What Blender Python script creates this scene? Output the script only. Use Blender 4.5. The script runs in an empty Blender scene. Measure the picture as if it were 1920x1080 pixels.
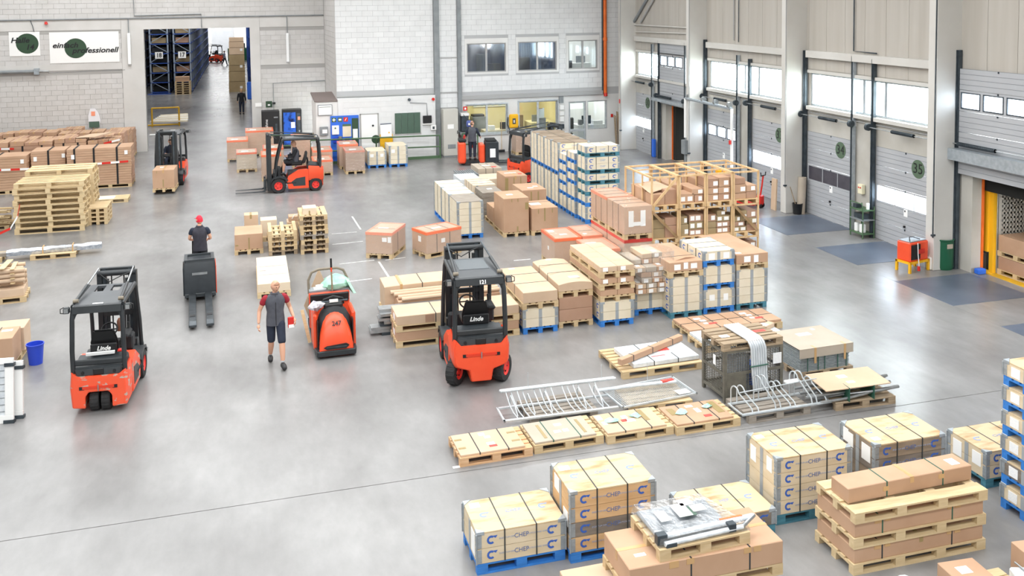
import bpy, bmesh, math, random
from mathutils import Vector, Matrix
random.seed(7)
SC = bpy.context.scene
COL = SC.collection
R = math.radians
# ---------------------------------------------------------------- camera, world, light, exposure
FPX, YAW, PITCH, ROLL, PPY, CAMH = 1762.5, 0.276703, 0.064168, 0.011110, 114.6, 7.4
def make_camera():
    cy, sy = math.cos(YAW), math.sin(YAW)
    fwd = Vector((sy, cy, 0)); right = Vector((cy, -sy, 0)); down = Vector((0, 0, -1))
    f2 = fwd*math.cos(PITCH)+down*math.sin(PITCH); d2 = down*math.cos(PITCH)-fwd*math.sin(PITCH)
    r3 = right*math.cos(ROLL)+d2*math.sin(ROLL); d3 = d2*math.cos(ROLL)-right*math.sin(ROLL)
    cam = bpy.data.cameras.new('camera'); o = bpy.data.objects.new('camera', cam); COL.objects.link(o)
    m = Matrix((r3, -d3, -f2)).transposed().to_4x4(); m.translation = (0, 0, CAMH); o.matrix_world = m
    cam.sensor_fit = 'HORIZONTAL'; cam.sensor_width = 36.0; cam.lens = FPX/1920*36
    cam.shift_y = -(540-PPY)/1920; cam.clip_start = .1; cam.clip_end = 500
    SC.camera = o
make_camera()
W = bpy.data.worlds.new('world'); SC.world = W; W.use_nodes = True
bg = W.node_tree.nodes['Background']; bg.inputs[0].default_value = (.93, .97, 1.0, 1); bg.inputs[1].default_value = 23.0
SC.view_settings.view_transform = 'Standard'; SC.view_settings.look = 'None'
SC.view_settings.exposure = 0.2; SC.view_settings.gamma = 1.0; SC.view_settings.use_curve_mapping = False
def area(name, x, y, z, sx, sy, L, col=(.97, .99, 1.0), rot=(0, 0, 0)):
    l = bpy.data.lights.new(name, 'AREA'); l.shape = 'RECTANGLE'; l.size = sx; l.size_y = sy
    l.energy = L*math.pi*sx*sy; l.color = col
    o = bpy.data.objects.new(name, l); o.location = (x, y, z); o.rotation_euler = rot; COL.objects.link(o); return o
SKY_Y = (-6, 2.5, 11, 19.5, 28, 36.5)
SKYL = 7.0
for sy_ in SKY_Y: area('skylight', 0, sy_, 11.75, 28, 3.2, SKYL)
area('skylight', -9, 46.3, 11.75, 22, 2.2, SKYL)
# ---------------------------------------------------------------- materials
def lin(c):
    if isinstance(c, str):
        c = [int(c[i:i+2], 16)/255 for i in (0, 2, 4)]
    return tuple(x/12.92 if x <= .04045 else ((x+.055)/1.055)**2.4 for x in c)+(1,)
MT = {}
def mat(name, c, rough=.6, c2=None, scale=6, stretch=None, bump=0, metal=0, spec=.5, detail=4, bscale=None, emit=0, lo=.35, hi=.7):
    m = bpy.data.materials.new(name); m.use_nodes = True; nt = m.node_tree; b = nt.nodes['Principled BSDF']
    b.inputs['Base Color'].default_value = lin(c); b.inputs['Roughness'].default_value = rough
    b.inputs['Metallic'].default_value = metal; b.inputs['Specular IOR Level'].default_value = spec
    m.diffuse_color = lin(c)
    if c2 or bump:
        tc = nt.nodes.new('ShaderNodeTexCoord'); mp = nt.nodes.new('ShaderNodeMapping')
        oi = nt.nodes.new('ShaderNodeObjectInfo'); ad = nt.nodes.new('ShaderNodeVectorMath'); ad.operation = 'ADD'
        ml = nt.nodes.new('ShaderNodeMath'); ml.operation = 'MULTIPLY'; ml.inputs[1].default_value = 37
        nt.links.new(oi.outputs['Random'], ml.inputs[0])
        nt.links.new(tc.outputs['Object'], mp.inputs['Vector'])
        nt.links.new(mp.outputs[0], ad.inputs[0]); nt.links.new(ml.outputs[0], ad.inputs[1])
        if stretch: mp.inputs['Scale'].default_value = stretch
        n = nt.nodes.new('ShaderNodeTexNoise'); n.inputs['Scale'].default_value = scale; n.inputs['Detail'].default_value = detail
        nt.links.new(ad.outputs[0], n.inputs['Vector'])
        if c2:
            r = nt.nodes.new('ShaderNodeValToRGB'); r.color_ramp.elements[0].color = lin(c2); r.color_ramp.elements[1].color = lin(c)
            r.color_ramp.elements[0].position = lo; r.color_ramp.elements[1].position = hi
            nt.links.new(n.outputs['Fac'], r.inputs[0]); nt.links.new(r.outputs[0], b.inputs['Base Color'])
        if bump:
            bp = nt.nodes.new('ShaderNodeBump'); bp.inputs['Strength'].default_value = bump; bp.inputs['Distance'].default_value = .02
            n2 = n
            if bscale:
                n2 = nt.nodes.new('ShaderNodeTexNoise'); n2.inputs['Scale'].default_value = bscale; nt.links.new(ad.outputs[0], n2.inputs['Vector'])
            nt.links.new(n2.outputs['Fac'], bp.inputs['Height']); nt.links.new(bp.outputs[0], b.inputs['Normal'])
    if emit:
        b.inputs['Emission Color'].default_value = lin(c); b.inputs['Emission Strength'].default_value = emit
    MT[name] = m; return m
mat('floor_dummy', '999999')
mat('block', 'CFCDCB', .75, 'C6C4C1', 1.5, bump=.06, bscale=30)
mat('mortar', 'A8A6A3', .9)
mat('block_white', 'E3E4E4', .7, 'DBDCDC', 1.5, bump=.05, bscale=30)
mat('mortar_white', 'B6B7B8', .9)
mat('render_white', 'E4E4E2', .75, 'DCDBD9', 1.2)
mat('concrete_paint', 'D3D1CE', .7, 'C9C7C3', .9)
mat('concrete', 'C3C0B9', .75, 'B4B0A7', 1.1, bump=.05, bscale=8)
mat('panel', 'B8B3AB', .5, 'B0AAA1', 1.3, stretch=(1, 3, .2))
mat('col', 'CFCDC8', .5, 'C7C4BE', .8)
mat('door_sec', 'B3B5B8', .4, 'ABADB1', 1.0)
mat('door_groove', '84888D', .5)
mat('band_grey', 'A6ABAE', .5, '999EA2', 3)
mat('galv', 'B4BCC2', .35, '9FA8AF', 9, metal=.35)
mat('steel_dark', '4D565D', .45, '3C444A', 5, metal=.4)
mat('steel', 'B9BCBE', .3, 'A4A8AA', 8, metal=.8)
mat('steel_grey', '8F9496', .5, '7F8487', 3)
mat('trim_grey', 'A9A9A8', .6)
mat('plaster_in', 'E8E2C4', .8)
mat('yellow_wall', 'EFE4B4', .8, 'E8DBA4', 1)
mat('white', 'F2F2F0', .6)
mat('paper', 'F5F5F3', .8)
mat('paper_print', 'E3E6EA', .8, 'F4F4F2', 60)
mat('red_print', 'E0524A', .7)
mat('black', '1A1B1D', .5)
mat('black_soft', '26282B', .7, '1D1F22', 6)
mat('rubber', '232324', .8, '2F2F30', 14, bump=.3, bscale=40)
mat('fork_grey', '2F3336', .4, '282C2F', 4)
mat('fork_hood', '3A3F43', .45, '33383B', 4)
mat('orange_red', 'F25A36', .35, 'EC4F2C', 2.0)
mat('orange_worn', 'F05A38', .4, 'B9A79C', 5, lo=.40, hi=.42, detail=8, stretch=(1, 1, 2))
mat('rim_red', 'F04038', .4)
mat('fork_steel', '5A5F63', .35, '484D51', 6, metal=.7)
mat('pallet', 'D2BB95', .75, 'C2A87F', 3.0, stretch=(1, 6, 6), bump=.05)
mat('pallet_new', 'D9C39C', .7, 'CBB38A', 3.0, stretch=(1, 6, 6), bump=.05)
mat('pallet_old', 'B29D82', .85, '8F7D66', 3.5, stretch=(1, 6, 6), bump=.1)
mat('pallet_grey', 'A39B90', .85, '8A8177', 3.5, stretch=(1, 6, 6), bump=.1)
mat('pallet_blue', '3A86D8', .6, '2F74C0', 4, stretch=(1, 5, 5), bump=.05)
mat('pallet_teal', '4F8EA0', .65, '3E7284', 4, stretch=(1, 5, 5), bump=.05)
mat('carton', 'C29F83', .75, 'B89477', 1.6)
mat('carton_light', 'D0B69B', .75, 'C6AB8F', 1.6)
mat('carton_pale', 'E0CFB7', .75, 'D7C4AA', 1.6)
mat('carton_dark', 'B5917A', .75, 'AA866D', 1.6)
mat('carton_grey', 'BCB0A1', .75, 'B2A594', 1.6)
mat('carton_olive', 'A99470', .75, '9C8764', 1.6)
mat('tape', 'C6A070', .35)
mat('tape_olive', '9F8B5E', .4)
mat('strap', '30373A', .5)
mat('strap_green', '2F5E4E', .5)
mat('ply', 'D2BA96', .65, 'AF8D62', 2.2, stretch=(1, 3.0, 1), lo=.30, hi=.50, detail=6)
mat('ply_cream', 'E6DCC6', .65, 'DCCFB5', 2.0, stretch=(1, 3, 1))
mat('ply_orange', 'DBB78A', .65, 'CBA274', 1.8, stretch=(1, 1, 5))
mat('ply_grey', '8F8479', .75, '6F665D', 2.2, stretch=(1, 1, 5))
mat('blue_ink', '3B62B5', .7)
mat('blue_ink_pale', '8FA0C4', .7)
mat('grey_ink', '8A8A92', .7)
mat('orange_film', 'FF7A45', .3)
mat('orange_film_pale', 'F39B7C', .3)
mat('green_film', '93CDB1', .35, 'B5E0CC', 9)
mat('bucket_blue', '2A48C4', .35)
mat('bin_green', '17583C', .4)
mat('green_paint', '4E6B4C', .5)
mat('green_board', '4B6355', .6)
mat('sign_green', '2F4A34', .5)
mat('sign_blue', '2F6BD6', .5)
mat('yellow', 'F3B81D', .5)
mat('yellow_dark', 'D2A21B', .5, 'C09416', 4)
mat('red', 'D42B22', .4)
mat('rack_blue', '2B4E9B', .5)
mat('rack_grey', '8A96A4', .45)
mat('dark_void', '20211F', .9)
mat('plate_blue', '646E7D', .36, '565F6E', 1.1, bump=.05, bscale=60)
mat('skin', 'D9A78C', .55, spec=.3)
mat('hair_dark', '3A2B22', .8)
mat('hair_blond', 'C9A777', .8)
mat('cloth_grey', '55575F', .85, '4B4D55', 12)
mat('cloth_navy', '2A3142', .85, '232A3A', 10)
mat('cloth_black', '1C1D22', .85)
mat('cloth_maroon', '9A2230', .85)
mat('cap_red', 'E3283F', .7)
mat('shoe', '2B2C2E', .6)
mat('sock', 'C9CBD0', .9)
mat('cloth_white', 'E6E6EA', .9)
mat('tarp_rags', '8E8C99', .9, 'D9D7DC', 14)
mat('flesh_dark', '8B5A44', .6)
mat('orange_duct', 'F0762B', .5, 'E0641C', 3)
mat('brown_roof', '7C706C', .8)
mat('hedge', '8FB27A', .9, '6E9560', 3)
mat('vend_blue', '2C62C8', .3, '0E1B4A', 3.2, lo=.4, hi=.55)
mat('map_print', 'D9C46A', .7, '6FA08A', 5, lo=.4, hi=.6)
mat('lamp_tube', 'F3F4F4', .4)
mat('lamp_glow', 'FFFFFF', .5, emit=6)
mat('plastic_wrap_white', 'E4E8EB', .25, 'C9D0D6', 9, bump=.3, bscale=25)
mat('plastic_grey', 'A9AFB5', .3, '8E959C', 9, bump=.2, bscale=25)
mat('frame_wood', 'DDBE93', .7, 'CDAA7B', 3.0, stretch=(5, 5, 1))
mat('frame_wood_dark', 'A98A66', .75, '94764F', 3.0)
mat('foil', 'D8DCE2', .25, 'A4ABB5', 12, metal=.7, bump=.3, bscale=20)
mat('hinge_steel', 'AAB0B4', .45, '979EA3', 9, metal=.3)
mat('pallet_red', 'DDB892', .7, 'C79B70', 3.0, stretch=(1, 6, 6), bump=.05)
mat('ply_cream2', 'DFCFB4', .65, 'D2BF9E', 2.0, stretch=(1, 1, 4))
mat('ply_grey2', 'A3917D', .75, '80715F', 2.2, stretch=(1, 1, 5))
mat('galv_white', 'D5DADD', .35, 'BFC6CA', 8, metal=.35)
mat('white_tube', 'DDE2E6', .3, 'C9CFD4', 5, metal=.2)
mat('box_steel', '7E7A6E', .6, '66635A', 6, metal=.3)
mat('plastic_grey2', 'B5BCBE', .35, '8F979B', 14, stretch=(1, 1, 3), metal=.3)
def glassmat(name, col, tfac, rough=.05, gcol=(1, 1, 1, 1), bump=0):
    m = bpy.data.materials.new(name); m.use_nodes = True; nt = m.node_tree; nt.nodes.clear()
    out = nt.nodes.new('ShaderNodeOutputMaterial'); mx = nt.nodes.new('ShaderNodeMixShader')
    t = nt.nodes.new('ShaderNodeBsdfTransparent'); t.inputs[0].default_value = lin(col)
    g = nt.nodes.new('ShaderNodeBsdfGlossy'); g.inputs[0].default_value = gcol; g.inputs['Roughness'].default_value = rough
    mx.inputs[0].default_value = 1-tfac
    if bump:
        fr = nt.nodes.new('ShaderNodeTexNoise'); fr.inputs['Scale'].default_value = 9; fr.inputs['Detail'].default_value = 5
        tc = nt.nodes.new('ShaderNodeTexCoord'); nt.links.new(tc.outputs['Object'], fr.inputs['Vector'])
        bp = nt.nodes.new('ShaderNodeBump'); bp.inputs['Strength'].default_value = bump; bp.inputs['Distance'].default_value = .03
        nt.links.new(fr.outputs['Fac'], bp.inputs['Height']); nt.links.new(bp.outputs[0], g.inputs['Normal'])
    nt.links.new(t.outputs[0], mx.inputs[1]); nt.links.new(g.outputs[0], mx.inputs[2]); nt.links.new(mx.outputs[0], out.inputs[0])
    m.diffuse_color = lin(col); MT[name] = m; return m
glassmat('glass', 'F4F8F8', .92)
glassmat('glass_blue', 'A9BFD2', .82)
glassmat('film', 'FFFFFF', .84, .22, bump=.8)
glassmat('film_heavy', 'F4F5F6', .78, .25, bump=1.0)
def translucent(name, col):
    m = bpy.data.materials.new(name); m.use_nodes = True; nt = m.node_tree; nt.nodes.clear()
    out = nt.nodes.new('ShaderNodeOutputMaterial'); mx = nt.nodes.new('ShaderNodeMixShader'); mx.inputs[0].default_value = .35
    t = nt.nodes.new('ShaderNodeBsdfTransparent'); t.inputs[0].default_value = lin(col)
    g = nt.nodes.new('ShaderNodeBsdfTranslucent'); g.inputs[0].default_value = lin(col)
    nt.links.new(t.outputs[0], mx.inputs[1]); nt.links.new(g.outputs[0], mx.inputs[2]); nt.links.new(mx.outputs[0], out.inputs[0]); MT[name] = m
translucent('frosted', 'E6ECF4')
def floor_material():
    m = bpy.data.materials.new('floor_concrete'); m.use_nodes = True; nt = m.node_tree; b = nt.nodes['Principled BSDF']; L = nt.links.new
    tc = nt.nodes.new('ShaderNodeTexCoord')
    def noise(s, d, st=None):
        mp = nt.nodes.new('ShaderNodeMapping'); L(tc.outputs['Object'], mp.inputs[0])
        if st: mp.inputs['Scale'].default_value = st
        n = nt.nodes.new('ShaderNodeTexNoise'); n.inputs['Scale'].default_value = s; n.inputs['Detail'].default_value = d; n.inputs['Roughness'].default_value = .6
        L(mp.outputs[0], n.inputs['Vector']); return n
    n1 = noise(.22, 3); n2 = noise(.9, 7, (1, .5, 1)); n3 = noise(6, 5, (1, .4, 1))
    r1 = nt.nodes.new('ShaderNodeValToRGB'); r1.color_ramp.elements[0].color = lin('868584'); r1.color_ramp.elements[1].color = lin('9D9C9B')
    r1.color_ramp.elements[0].position = .35; r1.color_ramp.elements[1].position = .65
    L(n1.outputs['Fac'], r1.inputs[0])
    r2 = nt.nodes.new('ShaderNodeValToRGB'); r2.color_ramp.elements[0].color = (.72, .715, .71, 1); r2.color_ramp.elements[1].color = (1, 1, 1, 1)
    r2.color_ramp.elements[0].position = .25; r2.color_ramp.elements[1].position = .65; L(n2.outputs['Fac'], r2.inputs[0])
    r3 = nt.nodes.new('ShaderNodeValToRGB'); r3.color_ramp.elements[0].color = (.78, .78, .78, 1); r3.color_ramp.elements[1].color = (1, 1, 1, 1); L(n3.outputs['Fac'], r3.inputs[0])
    def mul(a, b_):
        x = nt.nodes.new('ShaderNodeMix'); x.data_type = 'RGBA'; x.blend_type = 'MULTIPLY'; x.inputs[0].default_value = 1
        L(a, x.inputs[6]); L(b_, x.inputs[7]); return x.outputs[2]
    c = mul(mul(r1.outputs[0], r2.outputs[0]), r3.outputs[0]); L(c, b.inputs['Base Color'])
    b.inputs['Roughness'].default_value = .27; b.inputs['Specular IOR Level'].default_value = .5
    MT['floor_concrete'] = m
floor_material()
# ---------------------------------------------------------------- mesh helpers
class MB:
    def __init__(s): s.v = []; s.f = []
    def add(s, vs, fs):
        k = len(s.v); s.v += [tuple(p) for p in vs]; s.f += [tuple(i+k for i in f) for f in fs]; return s
    def box(s, x0, y0, z0, x1, y1, z1, M=None):
        v = [(x, y, z) for z in (z0, z1) for y in (y0, y1) for x in (x0, x1)]
        if M is not None: v = [M @ Vector(p) for p in v]
        return s.add(v, [(0, 2, 3, 1), (4, 5, 7, 6), (0, 1, 5, 4), (1, 3, 7, 5), (3, 2, 6, 7), (2, 0, 4, 6)])
    def cbox(s, cx, cy, z0, w, d, h, M=None): return s.box(cx-w/2, cy-d/2, z0, cx+w/2, cy+d/2, z0+h, M)
    def cyl(s, p0, p1, r, n=12, r2=None, cap=True):
        p0 = Vector(p0); p1 = Vector(p1); a = (p1-p0)
        if a.length < 1e-6: return s
        a.normalize(); u = a.orthogonal().normalized(); w = a.cross(u); r2 = r if r2 is None else r2
        v = []
        for p, rr in ((p0, r), (p1, r2)):
            for i in range(n):
                t = 2*math.pi*i/n; v.append(p+u*math.cos(t)*rr+w*math.sin(t)*rr)
        f = [(i, (i+1) % n, n+(i+1) % n, n+i) for i in range(n)]
        if cap: f += [tuple(range(n-1, -1, -1)), tuple(range(n, 2*n))]
        return s.add(v, f)
    def tube(s, pts, r, n=8, closed=False):
        pts = [Vector(p) for p in pts]; m = len(pts); rings = []; u = None
        for i, p in enumerate(pts):
            if closed: t = pts[(i+1) % m]-pts[i-1]
            else: t = pts[min(i+1, m-1)]-pts[max(i-1, 0)]
            t.normalize()
            if u is None: u = t.orthogonal().normalized()
            else:
                u = u-t*u.dot(t)
                u = u.normalized() if u.length > 1e-6 else t.orthogonal().normalized()
            w = t.cross(u); rings.append([p+(u*math.cos(2*math.pi*j/n)+w*math.sin(2*math.pi*j/n))*r for j in range(n)])
        v = [q for rg in rings for q in rg]; f = []
        for i in range(m if closed else m-1):
            a = i*n; b = ((i+1) % m)*n
            for j in range(n): f.append((a+j, a+(j+1) % n, b+(j+1) % n, b+j))
        if not closed: f += [tuple(range(n-1, -1, -1)), tuple(range((m-1)*n, m*n))]
        return s.add(v, f)
    def lathe(s, prof, n=20, o=(0, 0, 0), M=None):
        v = []; f = []; m = len(prof)
        for i in range(n):
            t = 2*math.pi*i/n
            for r, z in prof:
                p = Vector((r*math.cos(t), r*math.sin(t), z)); p = (M @ p if M is not None else p)+Vector(o); v.append(p)
        for i in range(n):
            a = i*m; b = ((i+1) % n)*m
            for j in range(m-1): f.append((a+j, b+j, b+j+1, a+j+1))
        return s.add(v, f)
    def prism(s, poly, a, b, ax='x'):
        # poly: list of 2D points; extruded along ax from a to b.  ax x: (y,z) ; y: (x,z) ; z: (x,y)
        def P(p, t): return {'x': (t, p[0], p[1]), 'y': (p[0], t, p[1]), 'z': (p[0], p[1], t)}[ax]
        n = len(poly); v = [P(p, a) for p in poly]+[P(p, b) for p in poly]
        f = [(i, (i+1) % n, n+(i+1) % n, n+i) for i in range(n)]+[tuple(range(n-1, -1, -1)), tuple(range(n, 2*n))]
        return s.add(v, f)
    def loft(s, rings, cap=True, closed=True):
        n = len(rings[0]); v = [p for r in rings for p in r]; f = []
        for i in range(len(rings)-1):
            for j in range(n if closed else n-1): f.append((i*n+j, i*n+(j+1) % n, (i+1)*n+(j+1) % n, (i+1)*n+j))
        if cap: f += [tuple(range(n-1, -1, -1)), tuple(range((len(rings)-1)*n, len(rings)*n))]
        return s.add(v, f)
    def mesh(s, name, m, smooth=0, bevel=0, seg=1, fix=True):
        me = bpy.data.meshes.new(name); me.from_pydata([tuple(p) for p in s.v], [], s.f)
        if fix or bevel:
            bm = bmesh.new(); bm.from_mesh(me)
            bmesh.ops.recalc_face_normals(bm, faces=bm.faces)
            if bevel:
                ed = [e for e in bm.edges if len(e.link_faces) == 2 and e.calc_face_angle(0) > .5]
                bmesh.ops.bevel(bm, geom=ed, offset=bevel, segments=seg, affect='EDGES', clamp_overlap=True)
            bm.to_mesh(me); bm.free()
        if smooth:
            me.polygons.foreach_set('use_smooth', [True]*len(me.polygons)); me.set_sharp_from_angle(angle=R(smooth))
        me.materials.append(MT[m]); return me
def ob(name, me, parent=None, loc=(0, 0, 0), rot=(0, 0, 0), label=None):
    o = bpy.data.objects.new(name, me); COL.objects.link(o); o.location = loc; o.rotation_euler = rot
    if parent is not None: o.parent = parent
    if label: o['label'] = label
    return o
def tag(o, label, cat, group=None):
    o['label'] = label; o['category'] = cat
    if group: o['group'] = group
    return o
def thing(name, label, cat, x, y, z=0, rz=0, group=None):
    o = bpy.data.objects.new(name, None); COL.objects.link(o); o.location = (x, y, z); o.rotation_euler = (0, 0, R(rz))
    o.empty_display_size = .1
    return tag(o, label, cat, group)
def struct(name, me, parent=None, **k):
    o = ob(name, me, parent, **k)
    if parent is None: o['kind'] = 'structure'
    return o
BC = {}
def bxm(w, d, h, m, bev=0):
    """box mesh, origin at its lower front-left corner, shared between equal pieces"""
    k = (round(w, 3), round(d, 3), round(h, 3), m, bev)
    if k not in BC: BC[k] = MB().box(0, 0, 0, w, d, h).mesh('piece', m, bevel=bev, fix=False)
    return BC[k]
def pb(name, parent, x0, y0, z0, x1, y1, z1, m, bev=0, label=None, rot=(0, 0, 0)):
    return ob(name, bxm(x1-x0, y1-y0, z1-z0, m, bev), parent, (x0, y0, z0), rot, label)
TMP = bpy.data.scenes.new('scratch')                                   # small scene in which curves and modifiers are evaluated
def baked(o):
    TMP.collection.objects.link(o); TMP.view_layers[0].update(); dg = TMP.view_layers[0].depsgraph
    me = bpy.data.meshes.new_from_object(o.evaluated_get(dg)); bpy.data.objects.remove(o); return me
TXT = {}
def textmesh(s, size, m, align='CENTER', shear=0, ext=.0015, bold=0, sx=1.0):
    k = (s, size, m, align, shear, sx)
    if k in TXT: return TXT[k]
    c = bpy.data.curves.new('lettering', 'FONT'); c.body = s; c.size = size; c.align_x = align; c.align_y = 'CENTER'; c.extrude = ext; c.shear = shear
    c.offset = bold; c.resolution_u = 3
    me = baked(bpy.data.objects.new('lettering', c)); bpy.data.curves.remove(c)
    if sx != 1.0:
        for v in me.vertices: v.co.x *= sx
    me.materials.clear(); me.materials.append(MT[m]); TXT[k] = me; return me
def text(s, size, m, parent, loc, rot=(R(90), 0, 0), name='lettering', **k): return ob(name, textmesh(s, size, m, **k), parent, loc, rot)
mat('office_blue', '5F7FA6', .7, '3F5F86', 1.2)
mat('plaster_grey', 'C6C4BC', .6)
mat('window_leaf', 'D9E6CE', .6, 'F4F8F2', 5, emit=1.6)
mat('orange_slot', 'D93A1F', .5); mat('fork_roof', '4A4E52', .35, '3F4347', 2.5); mat('roof_glass', '6E7478', .2); mat('black_cover', '31363B', .5, '282D31', 5); mat('arch_tan', '8E8473', .6, '7A7162', 8)
mat('cloth_grey2', '3C3B45', .8, '33323B', 10); mat('helmet_blue', '4A5A9A', .4)
mat('carton_wrap', 'CFB19B', .6, 'C3A48C', 1.6)
mat('stubble', 'B98E74', .8, 'A87E66', 60)
# ---------------------------------------------------------------- the hall
WY, LY, RX, CEIL = 44.3, 50.4, 18.5, 12.0
def wall_mesh(u0, u1, v0, v1, holes, place):
    us = sorted({u0, u1, *[h[0] for h in holes], *[h[1] for h in holes]}); vs = sorted({v0, v1, *[h[2] for h in holes], *[h[3] for h in holes]})
    mb = MB()
    for i in range(len(us)-1):
        run = None
        for j in range(len(vs)-1):
            cu, cv = (us[i]+us[i+1])/2, (vs[j]+vs[j+1])/2
            solid = u0 < cu < u1 and v0 < cv < v1 and not any(h[0] < cu < h[1] and h[2] < cv < h[3] for h in holes)
            if solid:
                if run is None: run = vs[j]
                if j == len(vs)-2: mb.box(*place(us[i], us[i+1], run, vs[j+1]))
            elif run is not None:
                mb.box(*place(us[i], us[i+1], run, vs[j])); run = None
    return mb
def bricks(parent, u0, u1, v0, v1, skip, place, m, budget, rest, nm='brick', bw=.5, bh=.25, j=.010, vis=None):
    """courses of blocks; budget of single pieces, the remainder goes to one mesh"""
    made = 0; cache = {}
    row = 0; v = v0
    while v < v1-.01:
        u = u0-(bw/2 if row % 2 else 0)
        while u < u1-.01:
            a, b = max(u, u0), min(u+bw, u1)
            if b-a > .03:
                pieces = [(a, b)]
                for s in skip:
                    if s[2] < v+bh-.02 and s[3] > v+.02:
                        nxt = []
                        for p in pieces:
                            if s[1] <= p[0] or s[0] >= p[1]: nxt.append(p)
                            else:
                                if s[0]-p[0] > .03: nxt.append((p[0], s[0]))
                                if p[1]-s[1] > .03: nxt.append((s[1], p[1]))
                        pieces = nxt
                for p in pieces:
                    g = place(p[0]+j/2, p[1]-j/2, v+j/2, min(v+bh, v1)-j/2)
                    if budget[0] > 0 and (vis is None or vis(p[0], v)):
                        budget[0] -= 1
                        ob(nm, bxm(g[3]-g[0], g[4]-g[1], g[5]-g[2], m), parent, g[:3])
                    else: rest.box(*g)
            u += bw
        v += bh; row += 1
# floor: two slabs with the joint between them
mb = MB().box(-30, -14, -.3, RX-2.4, 14.05, 0).box(-30, 14.066, -.3, RX-2.4, LY+.4, 0).box(-30, 14.04, -.3, RX-2.4, 14.08, -.012)
mb.box(RX-2.392, -14, -.3, RX+.35, LY, -.001)
mb.box(RX-2.41, -14, -.3, RX-2.38, LY, -.012)
floor = struct('floor', mb.mesh('floor', 'floor_concrete', fix=False))
mb = MB().box(-16, LY+.41, -.3, 8, 162, 0)
struct('floor', mb.mesh('floor_far', 'floor_concrete', fix=False))
mat('floor_paint', 'CFD0CF', .5, 'AFAFAC', 12, lo=.42, hi=.52)
for i, (x0, y0, x1, y1, w) in enumerate(((3.40, 32.5, 3.46, 30.5, .06), (3.50, 26.5, 3.56, 24.7, .06), (2.4, 28.85, 3.35, 28.95, .06), (2.5, 30.2, 3.3, 30.2, .05), (2.4, 26.6, 3.4, 26.7, .06), (3.7, 26.6, 4.3, 26.7, .05), (2.2, 24.8, 3.1, 24.9, .05), (5.9, 29.0, 6.1, 29.0, .05), (7.2, 25.4, 7.7, 25.4, .05))):
    d = Vector((x1-x0, y1-y0, 0)); n = Vector((-d.y, d.x, 0)).normalized()*w/2; a = Vector((x0, y0, 0)); b = a+d
    pts = [a+n, b+n, b-n, a-n]
    me = MB().prism([(p.x, p.y) for p in pts], -.01, .002, 'z').mesh('line', 'floor_paint'); ob('painted_line', me, floor)
# dock leveller plates let into the floor
for i, (y0, y1, t) in enumerate(((25.5, 27.75, 'before the door with the dark window strip'), (22.0, 23.95, 'before the door nearest the red fan heater'), (18.35, 20.43, 'at the open loading door with the truck'), (14.9, 16.86, 'at the right edge, cut by the frame'))):
    mb = MB().box(16.1, y0, -.02, RX-.05, y1, .006)
    o = ob('dock_plate', mb.mesh('plate', 'plate_blue', bevel=.003)); tag(o, 'bluish grey steel dock leveller plate in floor '+t, 'dock plate', 'dock leveller plates along the loading doors')
# ---- left wall with the big opening
OX0, OX1, OZ = -4.88, .25, 6.17
lw = struct('wall_left', wall_mesh(-30, 4.05, 0, CEIL, [(OX0, OX1, 0, OZ)], lambda a, b, c, d: (a, LY, c, b, LY+.4, d)).mesh('wall', 'mortar', fix=False))
skipL = [(OX0-1.05, OX1+.5, 0, 6.72), (-30, 5, 4.2, 4.52), (-30, 5, 6.17, 6.72)]
plL = lambda a, b, c, d: (a, LY-.014, c, b, LY+.02, d)
bud = [300]; rest = MB()
bricks(lw, -12.2, 4.02, .0, 8.2, skipL, plL, 'block', bud, rest, vis=lambda u, v: v > 1.4 and (u > -11.6) and v < 7.4)
bricks(lw, -29.7, -12.2, .0, 8.2, skipL, plL, 'block', [0], rest)
o = ob('brick', rest.mesh('bricks', 'block', fix=False), lw); o['kind'] = 'stuff'
mb = wall_mesh(OX0-1.04, OX1+.49, 0, 6.715, [(OX0, OX1, 0, OZ)], lambda a, b, c, d: (a, LY-.02, c, b, LY+.03, d))
mb.box(-29.7, LY-.018, 4.21, OX0-1.05, LY+.02, 4.51).box(OX1+.5, LY-.018, 4.21, 4.02, LY+.02, 4.51).box(-29.7, LY-.018, 6.18, OX0-1.05, LY+.02, 6.71).box(OX1+.5, LY-.018, 6.18, 4.02, LY+.02, 6.71)
ob('concrete_band', mb.mesh('band', 'concrete_paint', fix=False), lw)
mb = MB().box(-29.7, LY-.02, 8.2, 4.02, LY+.01, CEIL)
ob('upper_render', mb.mesh('upper', 'concrete_paint', fix=False), lw)
# side return and the office block wall
bw_holes = [(10.31, 12.27, 3.94, 5.35), (12.89, 14.89, 3.94, 5.37), (15.5, 17.05, 3.95, 5.39), (10.25, 12.30, .93, 2.36), (12.9, 14.9, .90, 2.42), (15.5, 16.42, 0, 2.32), (16.5, 17.55, .88, 2.32)]
wb = struct('wall_back', wall_mesh(4.05, RX+.3, 0, CEIL, bw_holes, lambda a, b, c, d: (a, WY, c, b, WY+.3, d)).mesh('wall', 'mortar_white', fix=False))
plB = lambda a, b, c, d: (a, WY-.014, c, b, WY+.02, d)
skipB = [(x0-.12, x1+.12, z0-.1, z1+.25) for x0, x1, z0, z1 in bw_holes[:3]]+[(10.0, RX, 0, 2.85), (8.66, 8.96, 0, 9), (9.81, 10.03, 0, 9), (17.3, 17.56, 2.6, 9), (4, 8.66, 2.96, 3.04)]
bud = [300]; rest = MB()
bricks(wb, 4.05, RX-.1, .0, 8.25, skipB, plB, 'block_white', bud, rest, vis=lambda u, v: v > 1.9 and v < 7.4)
o = ob('brick', rest.mesh('bricks', 'block_white', fix=False), wb); o['kind'] = 'stuff'
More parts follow.
